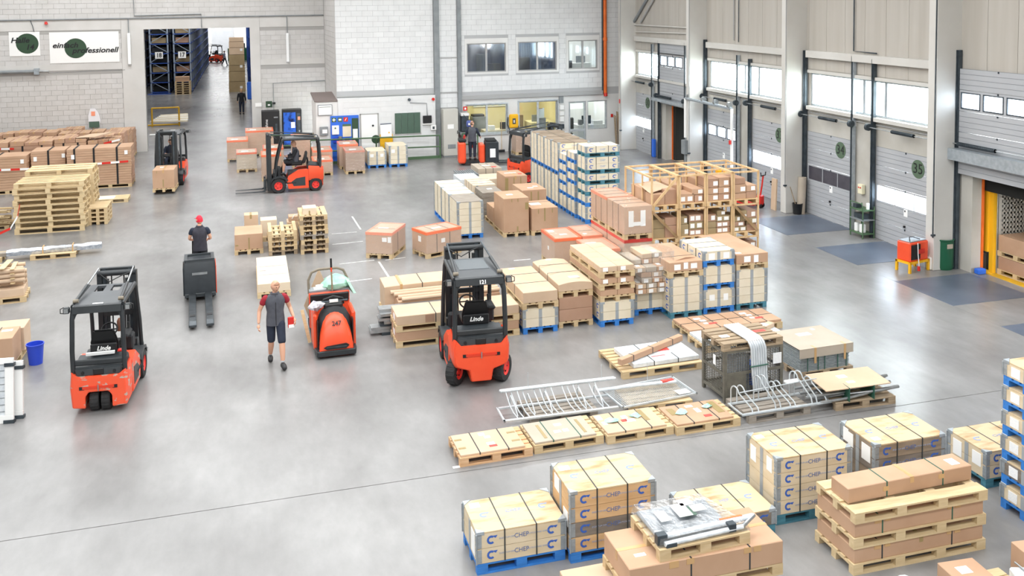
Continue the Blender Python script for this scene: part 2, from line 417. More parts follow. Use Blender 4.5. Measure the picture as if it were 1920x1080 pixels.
mb = MB().box(4.05, WY-.02, 8.25, RX, WY+.01, CEIL); ob('upper_render', mb.mesh('upper', 'render_white', fix=False), wb)
mb = wall_mesh(10.03, RX-.2, 0, 2.64, bw_holes[3:], lambda a, b, c, d: (a, WY-.02, c, b, WY+.02, d)); ob('plaster', mb.mesh('plaster', 'render_white', fix=False), wb)
for i, (x0, x1, z0, z1) in enumerate(bw_holes[:3]):
    mb = wall_mesh(x0-.11, x1+.11, z0-.09, z1+.24, [(x0, x1, z0, z1)], lambda a, b, c, d: (a, WY-.016, c, b, WY+.02, d)); ob('lintel', mb.mesh('lintel', 'render_white', fix=False), wb)
wr = struct('wall_side', MB().box(4.05, WY+.3, 2.7, 4.35, LY, CEIL).mesh('wall', 'mortar', fix=False))
rest = MB(); bricks(wr, WY+.02, LY, 2.75, 8.25, [], lambda a, b, c, d: (4.036, a, c, 4.06, b, d), 'block', [300], rest, vis=lambda u, v: v < 7.5)
o = ob('brick', rest.mesh('bricks', 'block', fix=False), wr); o['kind'] = 'stuff'
# steel posts, beams on the block wall
for nm, g in (('steel_post', (8.68, WY-.16, 0, 8.94, WY, CEIL)), ('steel_post', (9.83, WY-.14, 0, 10.01, WY, CEIL)), ('steel_beam', (10.01, WY-.12, 2.64, 17.3, WY, 2.83)), ('steel_post', (14.98, WY-.1, 2.28, 15.2, WY, 2.64)), ('conduit', (4.05, WY-.08, 2.98, 8.68, WY, 3.03)), ('conduit', (8.94, WY-.06, 3.0, 9.83, WY, 3.05)), ('conduit', (8.94, WY-.05, 4.68, 9.83, WY, 4.72)), ('conduit', (8.94, WY-.05, 2.26, 9.83, WY, 2.30))):
    pb(nm, wb, *g, 'steel_grey' if 'post' in nm else 'trim_grey')
# left wall pipes, lamps
def pipe(parent, pts, r, m, nm='pipe'): return ob(nm, MB().tube(pts, r, 8).mesh('pipe', m, smooth=40), parent)
yy = LY-.06
pipe(lw, [(-29, yy, 6.72), (-10.5, yy, 6.72), (4.0, yy, 6.76)], .03, 'steel_grey')
pipe(lw, [(-5.3, yy, 8.2), (-5.28, yy, 6.86), (-2.1, yy, 6.9), (-2.1, yy, 6.2)], .025, 'steel_grey')
pipe(lw, [(1.35, yy, 0.3), (1.35, yy, 3.25), (4.0, yy, 3.3)], .02, 'steel_grey')
pipe(lw, [(-10.0, yy, 6.72), (-9.9, yy, 6.4), (-9.85, yy, 6.15)], .015, 'steel_dark')
for x, z0, z1 in ((-5.57, 4.45, 6.0), (2.13, 4.35, 5.85)):
    t = thing('tube_lamp', 'upright fluorescent tube lamp on block wall '+('left' if x < 0 else 'right')+' of the big opening', 'lamp', x, LY-.12, z0)
    pb('housing', t, -.07, 0, 0, .07, .07, z1-z0, 'lamp_tube', .01); ob('conduit', MB().cyl((0, .05, z1-z0), (0, .05, 6.72-z0), .02, 8).mesh('c', 'steel_grey'), t)
    pb('bracket', t, -.08, -.01, -.06, .08, .07, 0, 'trim_grey')
t = thing('door_cylinder', 'horizontal grey door opener tube on block wall below the signs', 'pipe', -12, LY-.15, 4.22)
ob('tube', MB().cyl((-2, 0, 0), (2.3, 0, 0), .085, 12).mesh('t', 'steel_grey', smooth=40), t); ob('rod', MB().cyl((2.3, 0, 0), (2.75, 0, -.02), .05, 10).mesh('t', 'steel', smooth=40), t)
ob('bracket', MB().box(2.1, -.11, -.15, 2.32, .12, .15).mesh('t', 'galv'), t)
ob('wire', MB().tube([(2.7, .05, -.1), (6.2, .08, -.05)], .008, 5).mesh('w', 'steel_dark'), t)
# right wall
doors = [(40.55, 43.3), (37.1, 39.85), (32.6, 35.35), (29.0, 31.75), (25.4, 28.1), (21.75, 24.45), (18.2, 20.92), (14.6, 17.3), (11, 13.7)]
wins = [(36.1, 42.55), (28.75, 35.1), (21.45, 27.9)]
DH = 2.84
wr_holes = [(a+.05, b-.05, 0, DH) for a, b in doors]+[(a, b, 3.73, 4.85) for a, b in wins]+[(14.1, 20.7, 3.73, 4.85)]
rw = struct('wall_right', wall_mesh(-14, WY+.3, 0, CEIL, wr_holes, lambda a, b, c, d: (RX, a, c, RX+.3, b, d)).mesh('wall', 'concrete', fix=False))
mb = MB(); 
for y in range(-13, 44, 1):
    for k in range(1):
        g = (RX-.03, y+.006, 4.97, RX+.01, y+.994, CEIL)
        ob('panel', bxm(.04, .988, CEIL-4.97, 'panel'), rw, g[:3]) if 10 <= y <= 43 else mb.box(*g)
        g2 = (RX-.028, y+.006, 4.97-.1, RX+.01, y+.994, 4.96); mb.box(*g2)
ob('panel', mb.mesh('panels', 'panel', fix=False), rw)['kind'] = 'stuff'
for a, b in wins:
    pb('rail', rw, RX-.2, a-.05, 5.37, RX-.03, b+.05, 5.61, 'col', .01)
    pb('window_head', rw, RX-.12, a-.05, 4.85, RX, b+.05, 4.95, 'col', .005); pb('window_sill', rw, RX-.16, a-.05, 3.6, RX, b+.05, 3.72, 'col', .005)
    n = 3; st = [a, a+(b-a)*.40, a+(b-a)*.56, b] 
    w = thing('window', '', '', 0, 0); 
    w.name = 'window_%d' % (wins.index((a, b))+1)
    for k in ('label', 'category'): del w[k]
    w['kind'] = 'structure'
    for k in range(3):
        mb = wall_mesh(st[k], st[k+1], 3.73, 4.85, [(st[k]+.06, st[k+1]-.06, 3.79, 4.79)], lambda p, q, c, d: (RX+.02, p, c, RX+.1, q, d)); ob('window_frame', mb.mesh('fr', 'galv', fix=False), w)
        pb('pane', w, RX+.05, st[k]+.06, 3.79, RX+.06, st[k+1]-.06, 4.79, 'glass')
# columns
for i, y in enumerate((42.75, 35.36, 28.12, 20.91, 13.65, 6.4)):
    t = struct('trim_%d' % (i+1), MB().box(17.69, y, 0, RX, y+.33, CEIL).mesh('column', 'col', bevel=.012))
    if i < 4: ob('conduit', MB().cyl((17.67, y+.02, .9), (17.67, y+.02, CEIL), .018, 6).mesh('c', 'steel_dark' if i == 3 else 'trim_grey'), t)
    mb = MB().prism([(17.7, CEIL), (17.0, CEIL), (17.7, 8.6)], y+.05, y+.28, 'y'); ob('haunch', mb.mesh('h', 'col'), t)
    ob('valve', MB().box(17.6, y-.03, .95, 17.72, y+.02, 1.0).mesh('v', 'steel_dark'), t)
# remaining shell
struct('wall_outer', MB().box(-30.3, -14.3, 0, -30, LY+.4, CEIL).mesh('w', 'concrete_paint'))
struct('wall_front', MB().box(-30.3, -14.3, 0, RX+.3, -14, CEIL).mesh('w', 'concrete_paint'))
roof = struct('ceiling', MB().box(-30.3, -14.3, CEIL, RX+.3, LY+.4, CEIL+.2).mesh('ceiling', 'panel', fix=False))
for y in SKY_Y: ob('skylight_frame', wall_mesh(-14.2, 14.2, y-1.8, y+1.8, [(-14, 14, y-1.6, y+1.6)], lambda a, b, c, d: (a, c, 11.72, b, d, CEIL)).mesh('f', 'col', fix=False), roof)
# ground outdoors
mat('paving', 'C9CCC8', .9, 'BDC2BB', .4)
struct('ground_outside', MB().box(RX+.36, -40, -1.4, 90, 90, -1.2).mesh('g', 'paving'))
# ---- sectional doors
mat('smoked', '55525A', .3, '46434B', 3)
def disc(r, m, n=24): return MB().cyl((0, 0, 0), (-.006, 0, 0), r, n).mesh('disc', m)
def secdoor(n, yn, yf, z0, num=None, win='strip', x=RX-.02, gone=False, npanel=5, dark=False):
    d = bpy.data.objects.new('door_%d' % n, None); COL.objects.link(d); d['kind'] = 'structure'; d.location = (x, yn, z0); w = yf-yn; h = DH/npanel
    for k in range(npanel):
        z = k*h; iswin = (win == 'strip' and k == 2) or (win == 'pair' and k == 3)
        if iswin:
            if win == 'strip': hs = [(.06+i*(w-.12)/3+.012, .06+(i+1)*(w-.12)/3-.012, z+.06, z+h-.05) for i in range(3)]
            else: hs = [(w*.12+i*w*.30, w*.12+i*w*.30+w*.24, z+.09, z+h-.09) for i in range(3)]
            mb = wall_mesh(0, w, z+.004, z+h-.004, hs, lambda p, q, c, e: (0, p, c, .05, q, e))
            sec = ob('section', mb.mesh('sec', 'door_sec', fix=False), d)
            for q in hs:
                pb('pane', sec, .02, q[0], q[2], .03, q[1], q[3], 'smoked' if dark else 'frosted')
                if win == 'pair':
                    fr = wall_mesh(q[0]-.03, q[1]+.03, q[2]-.03, q[3]+.03, [q], lambda a, b, c, e: (-.012, a, c, .01, b, e)); ob('pane_frame', fr.mesh('f', 'steel_dark', fix=False), sec)
        else:
            mb = MB(); m_ = 4
            for r_ in range(m_): mb.box(0, 0, z+.004+r_*(h-.008)/m_+.006, .05, w, z+.004+(r_+1)*(h-.008)/m_-.006)
            sec = ob('section', mb.mesh('sec', 'door_sec', fix=False), d); pb('section_core', sec, .008, 0, z+.004, .045, w, z+h-.004, 'door_groove')
        for yy_ in (w*.48,):
            pb('hinge', sec, -.015, yy_-.02, z+h-.05, 0, yy_+.02, z+h-.0, 'steel_dark')
    if num:
        zc = DH*.86; yc = w*.28
        t = ob('number_disc', disc(.27, 'number_green'), d, (-.002, yc, zc)); text(num, .42, 'black', t, (-.009, 0, 0), (R(90), 0, R(-90)))
    if not gone: pb('notice', d, -.006, w*.44, .95, 0, w*.44+.16, 1.17, 'paper'); pb('handle', d, -.05, w*.47, .62, 0, w*.47+.05, .68, 'black')
    return d
mat('perf_white', 'E2DDD3', .6)
mat('number_green', '566B55', .6)

def tracks(parent_name, yn, yf, tops, m=('steel_dark', 'galv')):
    t = bpy.data.objects.new(parent_name, None); COL.objects.link(t); t.parent = rw
    for k, (y, top) in enumerate(((yf, tops[0]), (yn, tops[1]))):
        s = 1 if k == 0 else -1
        ob('track', MB().box(RX-.16, y-.05, 0, RX-.05, y+.05, top).mesh('tr', m[k]), t)
        ob('track_lip', MB().box(RX-.2, y-.012, 0, RX-.16, y+.012, top).mesh('tr', 'steel_dark'), t)
    return t
def shaft(name, yn, yf, z, spring=(.1, .55), x=RX-.25):
    t = bpy.data.objects.new(name, None); COL.objects.link(t); t.parent = rw; t.location = (x, yn, z); w = yf-yn
    ob('axle', MB().cyl((0, -.15, 0), (0, w+.15, 0), .016, 8).mesh('a', 'steel', smooth=40), t)
    a, b = spring; pts = []
    mb = MB(); n = 26
    for i in range(n): mb.cyl((0, w*a+(w*(b-a))*i/n, 0), (0, w*a+(w*(b-a))*(i+.55)/n, 0), .055, 10)
    mb.cyl((0, w*a, 0), (0, w*b, 0), .045, 10)
    ob('spring', mb.mesh('s', 'steel_dark', smooth=40), t)
    for q in (-.1, w+.1):
        ob('drum', MB().cyl((0, q-.05, 0), (0, q+.05, 0), .11, 16).mesh('d', 'steel_dark', smooth=40), t); ob('bearing_plate', MB().box(-.02, q+.06, -.1, .25, q+.09, .1).mesh('b', 'white'), t)
    return t
spec = [(1, 40.6, 43.25, 0, '30', 'strip', 0), (3, 32.65, 35.3, 0, None, 'pair', 0), (4, 29.05, 31.7, 0, '33', 'strip', 0), (5, 25.45, 28.05, 0, '34', 'strip', 1), (6, 21.8, 24.4, 0, '35', 'strip', 0), (8, 14.65, 17.25, 0, None, 'strip', 0), (9, 11.05, 13.65, 0, None, 'strip', 0)]
for n, a, b, z, num, wn, dk in spec: secdoor(n, a, b, z, num, wn, dark=bool(dk))
secdoor(2, 37.15, 39.8, 2.6, None, 'pair', x=RX-.12, gone=True)
secdoor(7, 18.25, 20.87, 2.62, None, 'pair', x=RX-.12, gone=True)
tn = ['leftmost closed door', 'first open door', 'twin-window door', 'door marked 33', 'door marked 34', 'door marked 35', 'open truck door']
for k, ((a, b), tp) in enumerate(zip(doors[:7], ((5.25, 5.3), (5.5, 5.5), (5.7, 5.2), (5.1, 5.6), (5.6, 5.55), (5.5, 5.5), (5.95, 5.9)))):
    tracks('door_track', a+.02, b-.02, tp)
    shaft('torsion_shaft', a+.05, b-.05, (3.4, 2.95, 3.35, 3.42, 3.42, 3.42, 3.45)[k], (.25, .62) if k not in (1, 6) else (.45, .95))
for k, (a, b) in ((1, doors[1]), (6, doors[6])):
    pb('shaft_beam', rw, RX-.42, a-.25, 3.02 if k == 6 else 2.72, RX-.02, b+.2, 3.32 if k == 6 else 2.86, 'galv')
# open door bays: lining, dark seal, truck bodies
for k, (yn, yf) in enumerate(((37.15, 39.8), (18.25, 20.87))):
    dk = bpy.data.objects.new('trim_%d' % (10+k), None); COL.objects.link(dk); dk['kind'] = 'structure'
    pb('jamb', dk, RX+.0, yf-.42, 0, RX+.3, yf-.02, DH, 'concrete'); pb('edge_strip', dk, RX+.3, yf-.46, 0, RX+.36, yf-.38, DH, 'orange_duct')
    if k: pb('seal_filler', dk, RX+.64, yf-.64, 0, RX+.66, yf+.4, DH+.3, 'dark_void'); pb('seal_filler', dk, RX+.38, yf-.32, 0, RX+.44, yf+.4, DH+.4, 'dark_void'); pb('seal_filler', dk, RX+.36, yn-.4, 0, RX+.42, yn+.02, DH+.4, 'dark_void'); pb('seal_filler', dk, RX+.32, yn-.4, DH-.3, RX+.40, yf+.2, DH+.5, 'dark_void')  # first sheet is a dark filler added to block outside light behind the posts
    else: pb('seal_filler', dk, RX+.36, yf-.7, 0, RX+.9, yf-.35, DH+.4, 'dark_void'); pb('seal_filler', dk, RX+.36, yn-.4, 0, RX+.9, yn+.15, DH+.4, 'dark_void'); pb('seal_filler', dk, RX+.34, yn-.4, DH-.35, RX+.95, yf+.2, DH+.5, 'dark_void')
    tk = thing('truck_body', ('white perforated truck interior seen through open loading door' if k else 'dark truck interior seen through far open loading door'), 'truck', RX+(.42 if k else .9), yn, 0)
    pb('bed', tk, -.10 if k else -.58, -.2, -.12, 4.2, 2.75, .0, 'yellow_dark' if k else 'pallet_old'); pb('roof', tk, .2, -.2, 2.75, 4.2, 2.75, 2.85, 'white')
    pb('side_wall', tk, .2, -.22, 0, 4.2, -.15, 2.8, 'white' if k else 'dark_void')
    pb('end_wall', tk, 4.15, -.2, 0, 4.2, 2.75, 2.8, 'white' if k else 'dark_void')
    if k:
        hs = [(x*.11+.35+(.12 if x >= 15 else 0), x*.11+.41+(.12 if x >= 15 else 0), .2+z*.13, .2+z*.13+.07) for x in range(34) for z in range(17)]
        us = MB()
        # perforated panel made of strips
        xs = [h[0] for h in hs[::17]]
        for i, x in enumerate(xs): us.box(x+.06, 1.98, 0, (xs[i+1] if i+1 < len(xs) else x+.11), 2.02, 2.7)
        us.box(.2, 1.98, 0, xs[0], 2.02, 2.7)
        for z in range(18): us.box(xs[0], 1.98, .2+z*.13-.06, xs[-1]+.06, 2.02, .2+z*.13)
        us.box(xs[0], 1.98, 0, xs[-1]+.06, 2.02, .15).box(xs[0], 1.98, 2.45, xs[-1]+.06, 2.02, 2.7)
        ob('perforated_wall', us.mesh('perf', 'perf_white', fix=False), tk); pb('outer_skin', tk, .15, 2.06, 0, 4.2, 2.12, 2.8, 'steel_grey')
        pb('door_post', tk, .03, 2.12, .55, .10, 2.30, 2.22, 'yellow'); pb('door_post', tk, .08, 1.98, .0, .18, 2.12, 2.22, 'yellow'); pb('bumper', tk, -.06, 2.14, .0, .02, 2.30, .5, 'black_soft')
        pb('tarp_header', tk, -.02, -.1, 2.2, .5, 2.4, 2.75, 'dark_void')
    else:
        for q in range(5): pb('curtain', tk, .3+q*.05, 1.0+q*.3, 0, .34+q*.05, 1.28+q*.3, 2.5, 'steel_grey')

# braces and conduits on the upper right wall
for pts, r, m in (([(18.4, 42.83, 6.27), (18.4, 38.3, 9.5)], .07, 'steel_grey'), ([(18.4, 41.99, 6.28), (18.4, 37.6, 9.5)], .05, 'trim_grey'), ([(18.4, 43.2, 6.16), (18.4, 37.0, 6.15)], .035, 'col'), ([(18.4, 42.6, 5.82), (18.4, 37.0, 5.9)], .03, 'col'), ([(18.42, 32.66, CEIL), (18.42, 32.66, 5.7)], .018, 'steel_dark'), ([(18.42, 33.03, CEIL), (18.42, 33.03, 5.75)], .025, 'trim_grey'), ([(18.42, 25.5, CEIL), (18.42, 25.48, 5.7), (18.42, 24.37, 5.68)], .022, 'steel_dark')):
    ob('brace' if r > .028 else 'conduit', MB().tube(pts, r, 8).mesh('b', m, smooth=40), rw)
for a, b in ((21.3, 28.0), (28.6, 35.2), (36.0, 42.7)): pb('sill_conduit', rw, RX-.06, a, 3.48, RX, b, 3.51, 'trim_grey')
# ---------------------------------------------------------------- goods: pallets, cartons, collar crates
def pallet(x, y, z, dx, dy, label, rot=0, long='x', m='pallet', near=True, h=.144, nb=5, nr=3, nm='pallet', group=None, nsb=None):
    """wooden pallet; (x,y) = front left corner, dx,dy its footprint before turning by rot"""
    t = thing(nm, label, 'pallet', x, y, z, rot, group)
    L, Wd = (dx, dy) if long == 'x' else (dy, dx)
    def put(name, a0, b0, z0, a1, b1, z1):
        if long == 'x': return (name, (a0, b0, z0, a1, b1, z1))
        return (name, (b0, a0, z0, b1, a1, z1))
    P = []; bt = .022; bh = h-3*bt
    wds = [.145, .1, .145, .1, .145] if nb == 5 else [Wd/nb*.72]*nb
    gap = (Wd-sum(wds))/(len(wds)-1); q = 0
    for w_ in wds:
        P.append(put('board', 0, q, h-bt, L, q+w_, h)); q += w_+gap
    ns = nsb or (3 if L < 1.6 else 4)
    for i in range(ns):
        a = i*(L-.145)/(ns-1); P.append(put('stringer', a, 0, h-2*bt, a+.145, Wd, h-bt))
    for j in range(nr):
        b = j*(Wd-.1)/(nr-1)
        for i in range(ns):
            a = i*(L-.145)/(ns-1); P.append(put('block', a, b, bt, a+.145, b+.1, bt+bh))
        P.append(put('runner', 0, b, 0, L, b+.1, bt))
    if near:
        for n, g in P: pb(n, t, *g, m)
    else:
        for n in ('board', 'stringer', 'block', 'runner'):
            k = ('pal', n, round(dx, 2), round(dy, 2), long, m, h, nb, nr, ns)
            if k not in BC:
                mb = MB()
                for n2, g in P:
                    if n2 == n: mb.box(*g)
                BC[k] = mb.mesh(n+'s', m, fix=False)
            o = ob({'board': 'deck', 'stringer': 'cross_boards', 'block': 'block_set', 'runner': 'runners'}[n], BC[k], t); o['kind'] = 'stuff'
    return t
def carton(x, y, z, dx, dy, dz, label, rot=0, m='carton', straps=(), labels=(), tape=None, nm='carton', group=None, cat='carton', sm='strap', bev=.008, seams=0, sag=0):
    """straps: ('x',pos) band in the plane x=pos, ('y',pos) band in the plane y=pos; labels: (face,u,v,w,h) face f/l/t/r"""
    t = thing(nm, label, cat, x, y, z, rot, group)
    if sag:
        mb = MB(); n = 8
        pr = [(0, 0), (dx, 0)]+[(dx-dx*i/n, dz-sag*(1-(2*i/n-1)**2)*-1 if sag < 0 else dz-sag*(2*i/n-1)**2) for i in range(n+1)]
        mb.prism(pr, 0, dy, 'y'); ob('body', mb.mesh('body', m, bevel=bev), t)
    else: ob('body', bxm(dx, dy, dz, m, bev), t)
    e = .004
    for a, p in straps:
        w = .009
        mb = MB()
        if a == 'x':
            mb.box(p-w, -e, -.001, p+w, 0, dz+e).box(p-w, dy, -.001, p+w, dy+e, dz+e).box(p-w, -e, dz, p+w, dy+e, dz+e)
        else:
            mb.box(-e, p-w, -.001, 0, p+w, dz+e).box(dx, p-w, -.001, dx+e, p+w, dz+e).box(-e, p-w, dz, dx+e, p+w, dz+e)
        ob('strap', mb.mesh('strap', sm, fix=False), t)
    if tape:
        w = .03; mb = MB(); a, p = tape; tm = 'tape' if len(tape[0]) == 1 else 'tape_olive'; a = a[0]; q = min(.12, dz*.4)
        if a == 'x': mb.box(p-w, -.002, dz-q, p+w, 0, dz+.002).box(p-w, dy, dz-q, p+w, dy+.002, dz+.002).box(p-w, -.002, dz, p+w, dy+.002, dz+.002)
        else: mb.box(-.002, p-w, dz-q, 0, p+w, dz+.002).box(dx, p-w, dz-q, dx+.002, p+w, dz+.002).box(-.002, p-w, dz, dx+.002, p+w, dz+.002)
        ob('tape', mb.mesh('tape', tm, fix=False), t)
    for lb in labels:
        f, u, v, w, h = lb[:5]; lm = lb[5] if len(lb) > 5 else 'paper'; q = .005
        g = {'f': (u, -q, v, u+w, 0, v+h), 'l': (-q, u, v, 0, u+w, v+h), 't': (u, v, dz, u+w, v+h, dz+q), 'r': (dx, u, v, dx+q, u+w, v+h)}[f]
        pb('paper_label' if 'tape' not in lm else 'tape', t, *g, lm)
    return t
def logo_c(m):
    if ('logo', m) in BC: return BC[('logo', m)]
    pts = []; n = 10; ri, ro = .030, .058
    for i in range(n+1):
        a = R(50+260*i/n); pts.append((ro*math.cos(a), ro*math.sin(a)))
    for i in range(n, -1, -1):
        a = R(50+260*i/n); pts.append((ri*math.cos(a), ri*math.sin(a)))
    mb = MB()
    for i in range(n):
        a0, a1 = R(50+260*i/n), R(50+260*(i+1)/n)
        q = [(ro*math.cos(a0), ro*math.sin(a0)), (ro*math.cos(a1), ro*math.sin(a1)), (ri*math.cos(a1), ri*math.sin(a1)), (ri*math.cos(a0), ri*math.sin(a0))]
        mb.prism(q, -.001, .0012, 'z')
    mb.prism([(.01, .05), (.085, .052), (.06, .018)], -.001, .0013, 'z')
    BC[('logo', m)] = mb.mesh('logo', m); return BC[('logo', m)]
RINGH = .2
def collar_crate(x, y, z, dx, dy, rings, label, rot=0, long='x', mats=None, lid='ply', straps=2, printing=True, labels=(), group=None, near=True, nm='collar_crate', sm='strap', lidt=.018):
    """stack of hinged wooden collars with steel corner hinges and a plywood lid"""
    t = thing(nm, label, 'crate', x, y, z, rot, group)
    L, Wd = (dx, dy) if long == 'x' else (dy, dx); th = .022; H = rings*RINGH
    def pos(a, b, zz): return (a, b, zz) if long == 'x' else (dx-b, a, zz)
    mats = mats or ['ply_cream']*rings
    for k in range(rings):
        m = mats[k % len(mats)]; key = ('ring', dx, dy, m)
        if key not in BC:
            mb = MB().box(0, 0, 0, dx, th, RINGH-.006).box(0, dy-th, 0, dx, dy, RINGH-.006).box(0, th, 0, th, dy-th, RINGH-.006).box(dx-th, th, 0, dx, dy-th, RINGH-.006)
            BC[key] = mb.mesh('ring', m, fix=False)
        r = ob('collar', BC[key], t, (0, 0, k*RINGH+.003))
        # corner hinges
        key = ('hinge', near)
        if key not in BC:
            mb = MB(); e = .006; w = .062
            mb.box(-e, -e, .008, w, 0, RINGH-.014).box(-e, 0, .008, 0, w, RINGH-.014).cyl((-.008, -.008, 0), (-.008, -.008, RINGH-.004), .012, 6)
            if near:
                for q in (.03, .085, .14):
                    for p in (.025, .055): mb.box(p-.006, -e-.004, q, p+.006, -e, q+.012); mb.box(-e-.004, p-.006, q, -e, p+.006, q+.012)
            BC[key] = mb.mesh('hinge', 'hinge_steel', fix=False)
        for (cx, cy, rz) in ((0, 0, 0), (dx, 0, 90), (dx, dy, 180), (0, dy, 270)): ob('corner_hinge', BC[key], r, (cx, cy, 0), (0, 0, R(rz)))
        # grey steel band in the middle of the two short sides
        if long == 'x': gs = [(-.005, dy/2-.038, 0, 0, dy/2+.038, RINGH-.006), (dx, dy/2-.038, 0, dx+.005, dy/2+.038, RINGH-.006)]
        else: gs = [(dx/2-.038, -.005, 0, dx/2+.038, 0, RINGH-.006), (dx/2-.038, dy, 0, dx/2+.038, dy+.005, RINGH-.006)]
        for g in gs: pb('side_band', r, *g, 'band_grey')
        if printing:
            dark = m == 'ply_grey'; ik = 'blue_ink'; rt = (R(90), 0, 0) if long == 'x' else (R(90), 0, R(-90))
            def at(u, d=.0): return (u, -.002, RINGH/2) if long == 'x' else (-.002, dy-u, RINGH/2)
            Lg = logo_c(ik)
            ob('printed_logo', Lg, r, at(.19), rt); ob('printed_logo', Lg, r, at(L-.19), rt)
            if near:
                text('CHEP', .085, 'blue_ink_dk', r, at(L*.5), rt, 'printed_name', sx=.95); text('EIGENTUM DER', .03, 'blue_ink_pale2', r, at(L*.335), rt, 'printed_name'); text('DEUTSCHLAND GMBH', .03, 'blue_ink_pale2', r, at(L*.68), rt, 'printed_name')
            else: text('CHEP', .08, 'blue_ink_pale', r, at(L*.5), rt, 'printed_name')
    if lid:
        key = ('lid', dx, dy, lid)
        if key not in BC:
            c = .06; BC[key] = MB().prism([(c, 0), (dx-c, 0), (dx, c), (dx, dy-c), (dx-c, dy), (c, dy), (0, dy-c), (0, c)], 0, lidt, 'z').mesh('lid', lid)
        l = ob('lid', BC[key], t, (0, 0, H))
        key = ('lidcorner',)
        if key not in BC: BC[key] = MB().prism([(-.006, -.006), (.10, -.006), (.10, .0), (-.0, .10), (-.006, .10)], -.02, lidt+.012, 'z').mesh('lc', 'galv', bevel=.006)
        for (cx, cy, rz) in ((0, 0, 0), (dx, 0, 90), (dx, dy, 180), (0, dy, 270)): ob('corner_plate', BC[key], l, (cx, cy, 0), (0, 0, R(rz)))
        if printing and near:
            rt = (0, 0, 0) if long == 'x' else (0, 0, R(-90)); p = (dx/2, dy/2, lidt+.0015)
            text('CHEP', .09, 'blue_ink_pale', l, p, rt, 'printed_name'); ob('printed_logo', logo_c('blue_ink_pale'), l, (dx*.16, dy*.5, lidt+.001), rt); ob('printed_logo', logo_c('blue_ink_pale'), l, (dx*.84, dy*.5, lidt+.001), rt)
    e = .005; zt = H+(lidt if lid else 0)+e
    for i in range(straps):
        p = L*(.31+.36*i) if straps == 2 else L*.5; w = .008; mb = MB()
        if long == 'x': mb.box(p-w, -e-.004, 0, p+w, -.003, zt).box(p-w, dy+.003, 0, p+w, dy+e+.004, zt).box(p-w, -e-.004, zt-.003, p+w, dy+e+.004, zt)
        else: mb.box(-e-.004, p-w, 0, -.003, p+w, zt).box(dx+.003, p-w, 0, dx+e+.004, p+w, zt).box(-e-.004, p-w, zt-.003, dx+e+.004, p+w, zt)
        ob('strap', mb.mesh('strap', sm, fix=False), t)
    for lb in labels:
        f, u, v, w, h = lb[:5]; q = .007; Z = H+lidt
        g = {'f': (u, -q, v, u+w, -.001, v+h), 'l': (-q, u, v, -.001, u+w, v+h), 't': (u, v, Z, u+w, v+h, Z+.004)}[f]
        pb('paper_label', t, *g, lb[5] if len(lb) > 5 else 'paper')
    return t
mat('blue_ink_dk', '5C6E9C', .7); mat('blue_ink_pale2', 'A3AABF', .7)
def wrapped(x, y, z, dx, dy, dz, label, rot=0, m='carton_wrap', edge=True, straps=(), labels=(), nm='wrapped_carton', group=None, film='film', em='orange_film', lines=0):
    """film wrapped load with an orange band round its top edge"""
    t = thing(nm, label, 'wrapped box', x, y, z, rot, group)
    if lines:
        mb = MB(); 
        for k in range(lines): mb.box(.004, .004, dz*k/lines+.004, dx-.004, dy-.004, dz*(k+1)/lines-.004)
        mb.box(.012, .012, 0, dx-.012, dy-.012, dz-.002); ob('body', mb.mesh('body', m, fix=False), t)
    else: ob('body', bxm(dx, dy, dz, m, .01), t)
    if edge:
        w = .055; h = .075; e = .006; mb = MB()
        mb.box(-e, -e, dz-h, dx+e, 0, dz+e).box(-e, dy, dz-h, dx+e, dy+e, dz+e).box(-e, 0, dz-h, 0, dy, dz+e).box(dx, 0, dz-h, dx+e, dy, dz+e)
        mb.box(0, 0, dz, dx, w, dz+e).box(0, dy-w, dz, dx, dy, dz+e).box(0, w, dz, w, dy-w, dz+e).box(dx-w, w, dz, dx, dy-w, dz+e)
        ob('edge_band', mb.mesh('edge', em, fix=False), t)
    for a, p in straps:
        w_ = .008; mb = MB(); e = .004
        if a == 'x': mb.box(p-w_, -e, 0, p+w_, 0, dz+e).box(p-w_, -e, dz, p+w_, dy+e, dz+e)
        else: mb.box(-e, p-w_, 0, 0, p+w_, dz+e).box(dx, p-w_, 0, dx+e, p+w_, dz+e).box(-e, p-w_, dz, dx+e, p+w_, dz+e)
        ob('strap', mb.mesh('strap', 'strap', fix=False), t)
    for lb in labels:
        f, u, v, w, h = lb[:5]; q = .008
        g = {'f': (u, -q, v, u+w, 0, v+h), 'l': (-q, u, v, 0, u+w, v+h), 't': (u, v, dz, u+w, v+h, dz+q)}[f]; pb('paper_label', t, *g, lb[5] if len(lb) > 5 else 'paper')
    e = .014
    rr = random.Random(int(x*100+y*10)); mb = MB(); n = 6; rings = []
    for k in range(5):
        zz = dz*k/4+(e if k == 4 else 0); ring = []
        for (a, b) in ((0, 0), (.33, 0), (.66, 0), (1, 0), (1, .33), (1, .66), (1, 1), (.66, 1), (.33, 1), (0, 1), (0, .66), (0, .33)):
            j = rr.uniform(.4, 1.6)*e; ux = (-1 if a == 0 else 1 if a == 1 else 0); uy = (-1 if b == 0 else 1 if b == 1 else 0)
            ring.append((a*dx+ux*j, b*dy+uy*j, zz))
        rings.append(ring)
    mb.loft(rings, cap=False); mb.add(rings[-1], [tuple(range(12))])
    ob('stretch_film', mb.mesh('film', film, smooth=60), t)
    return t
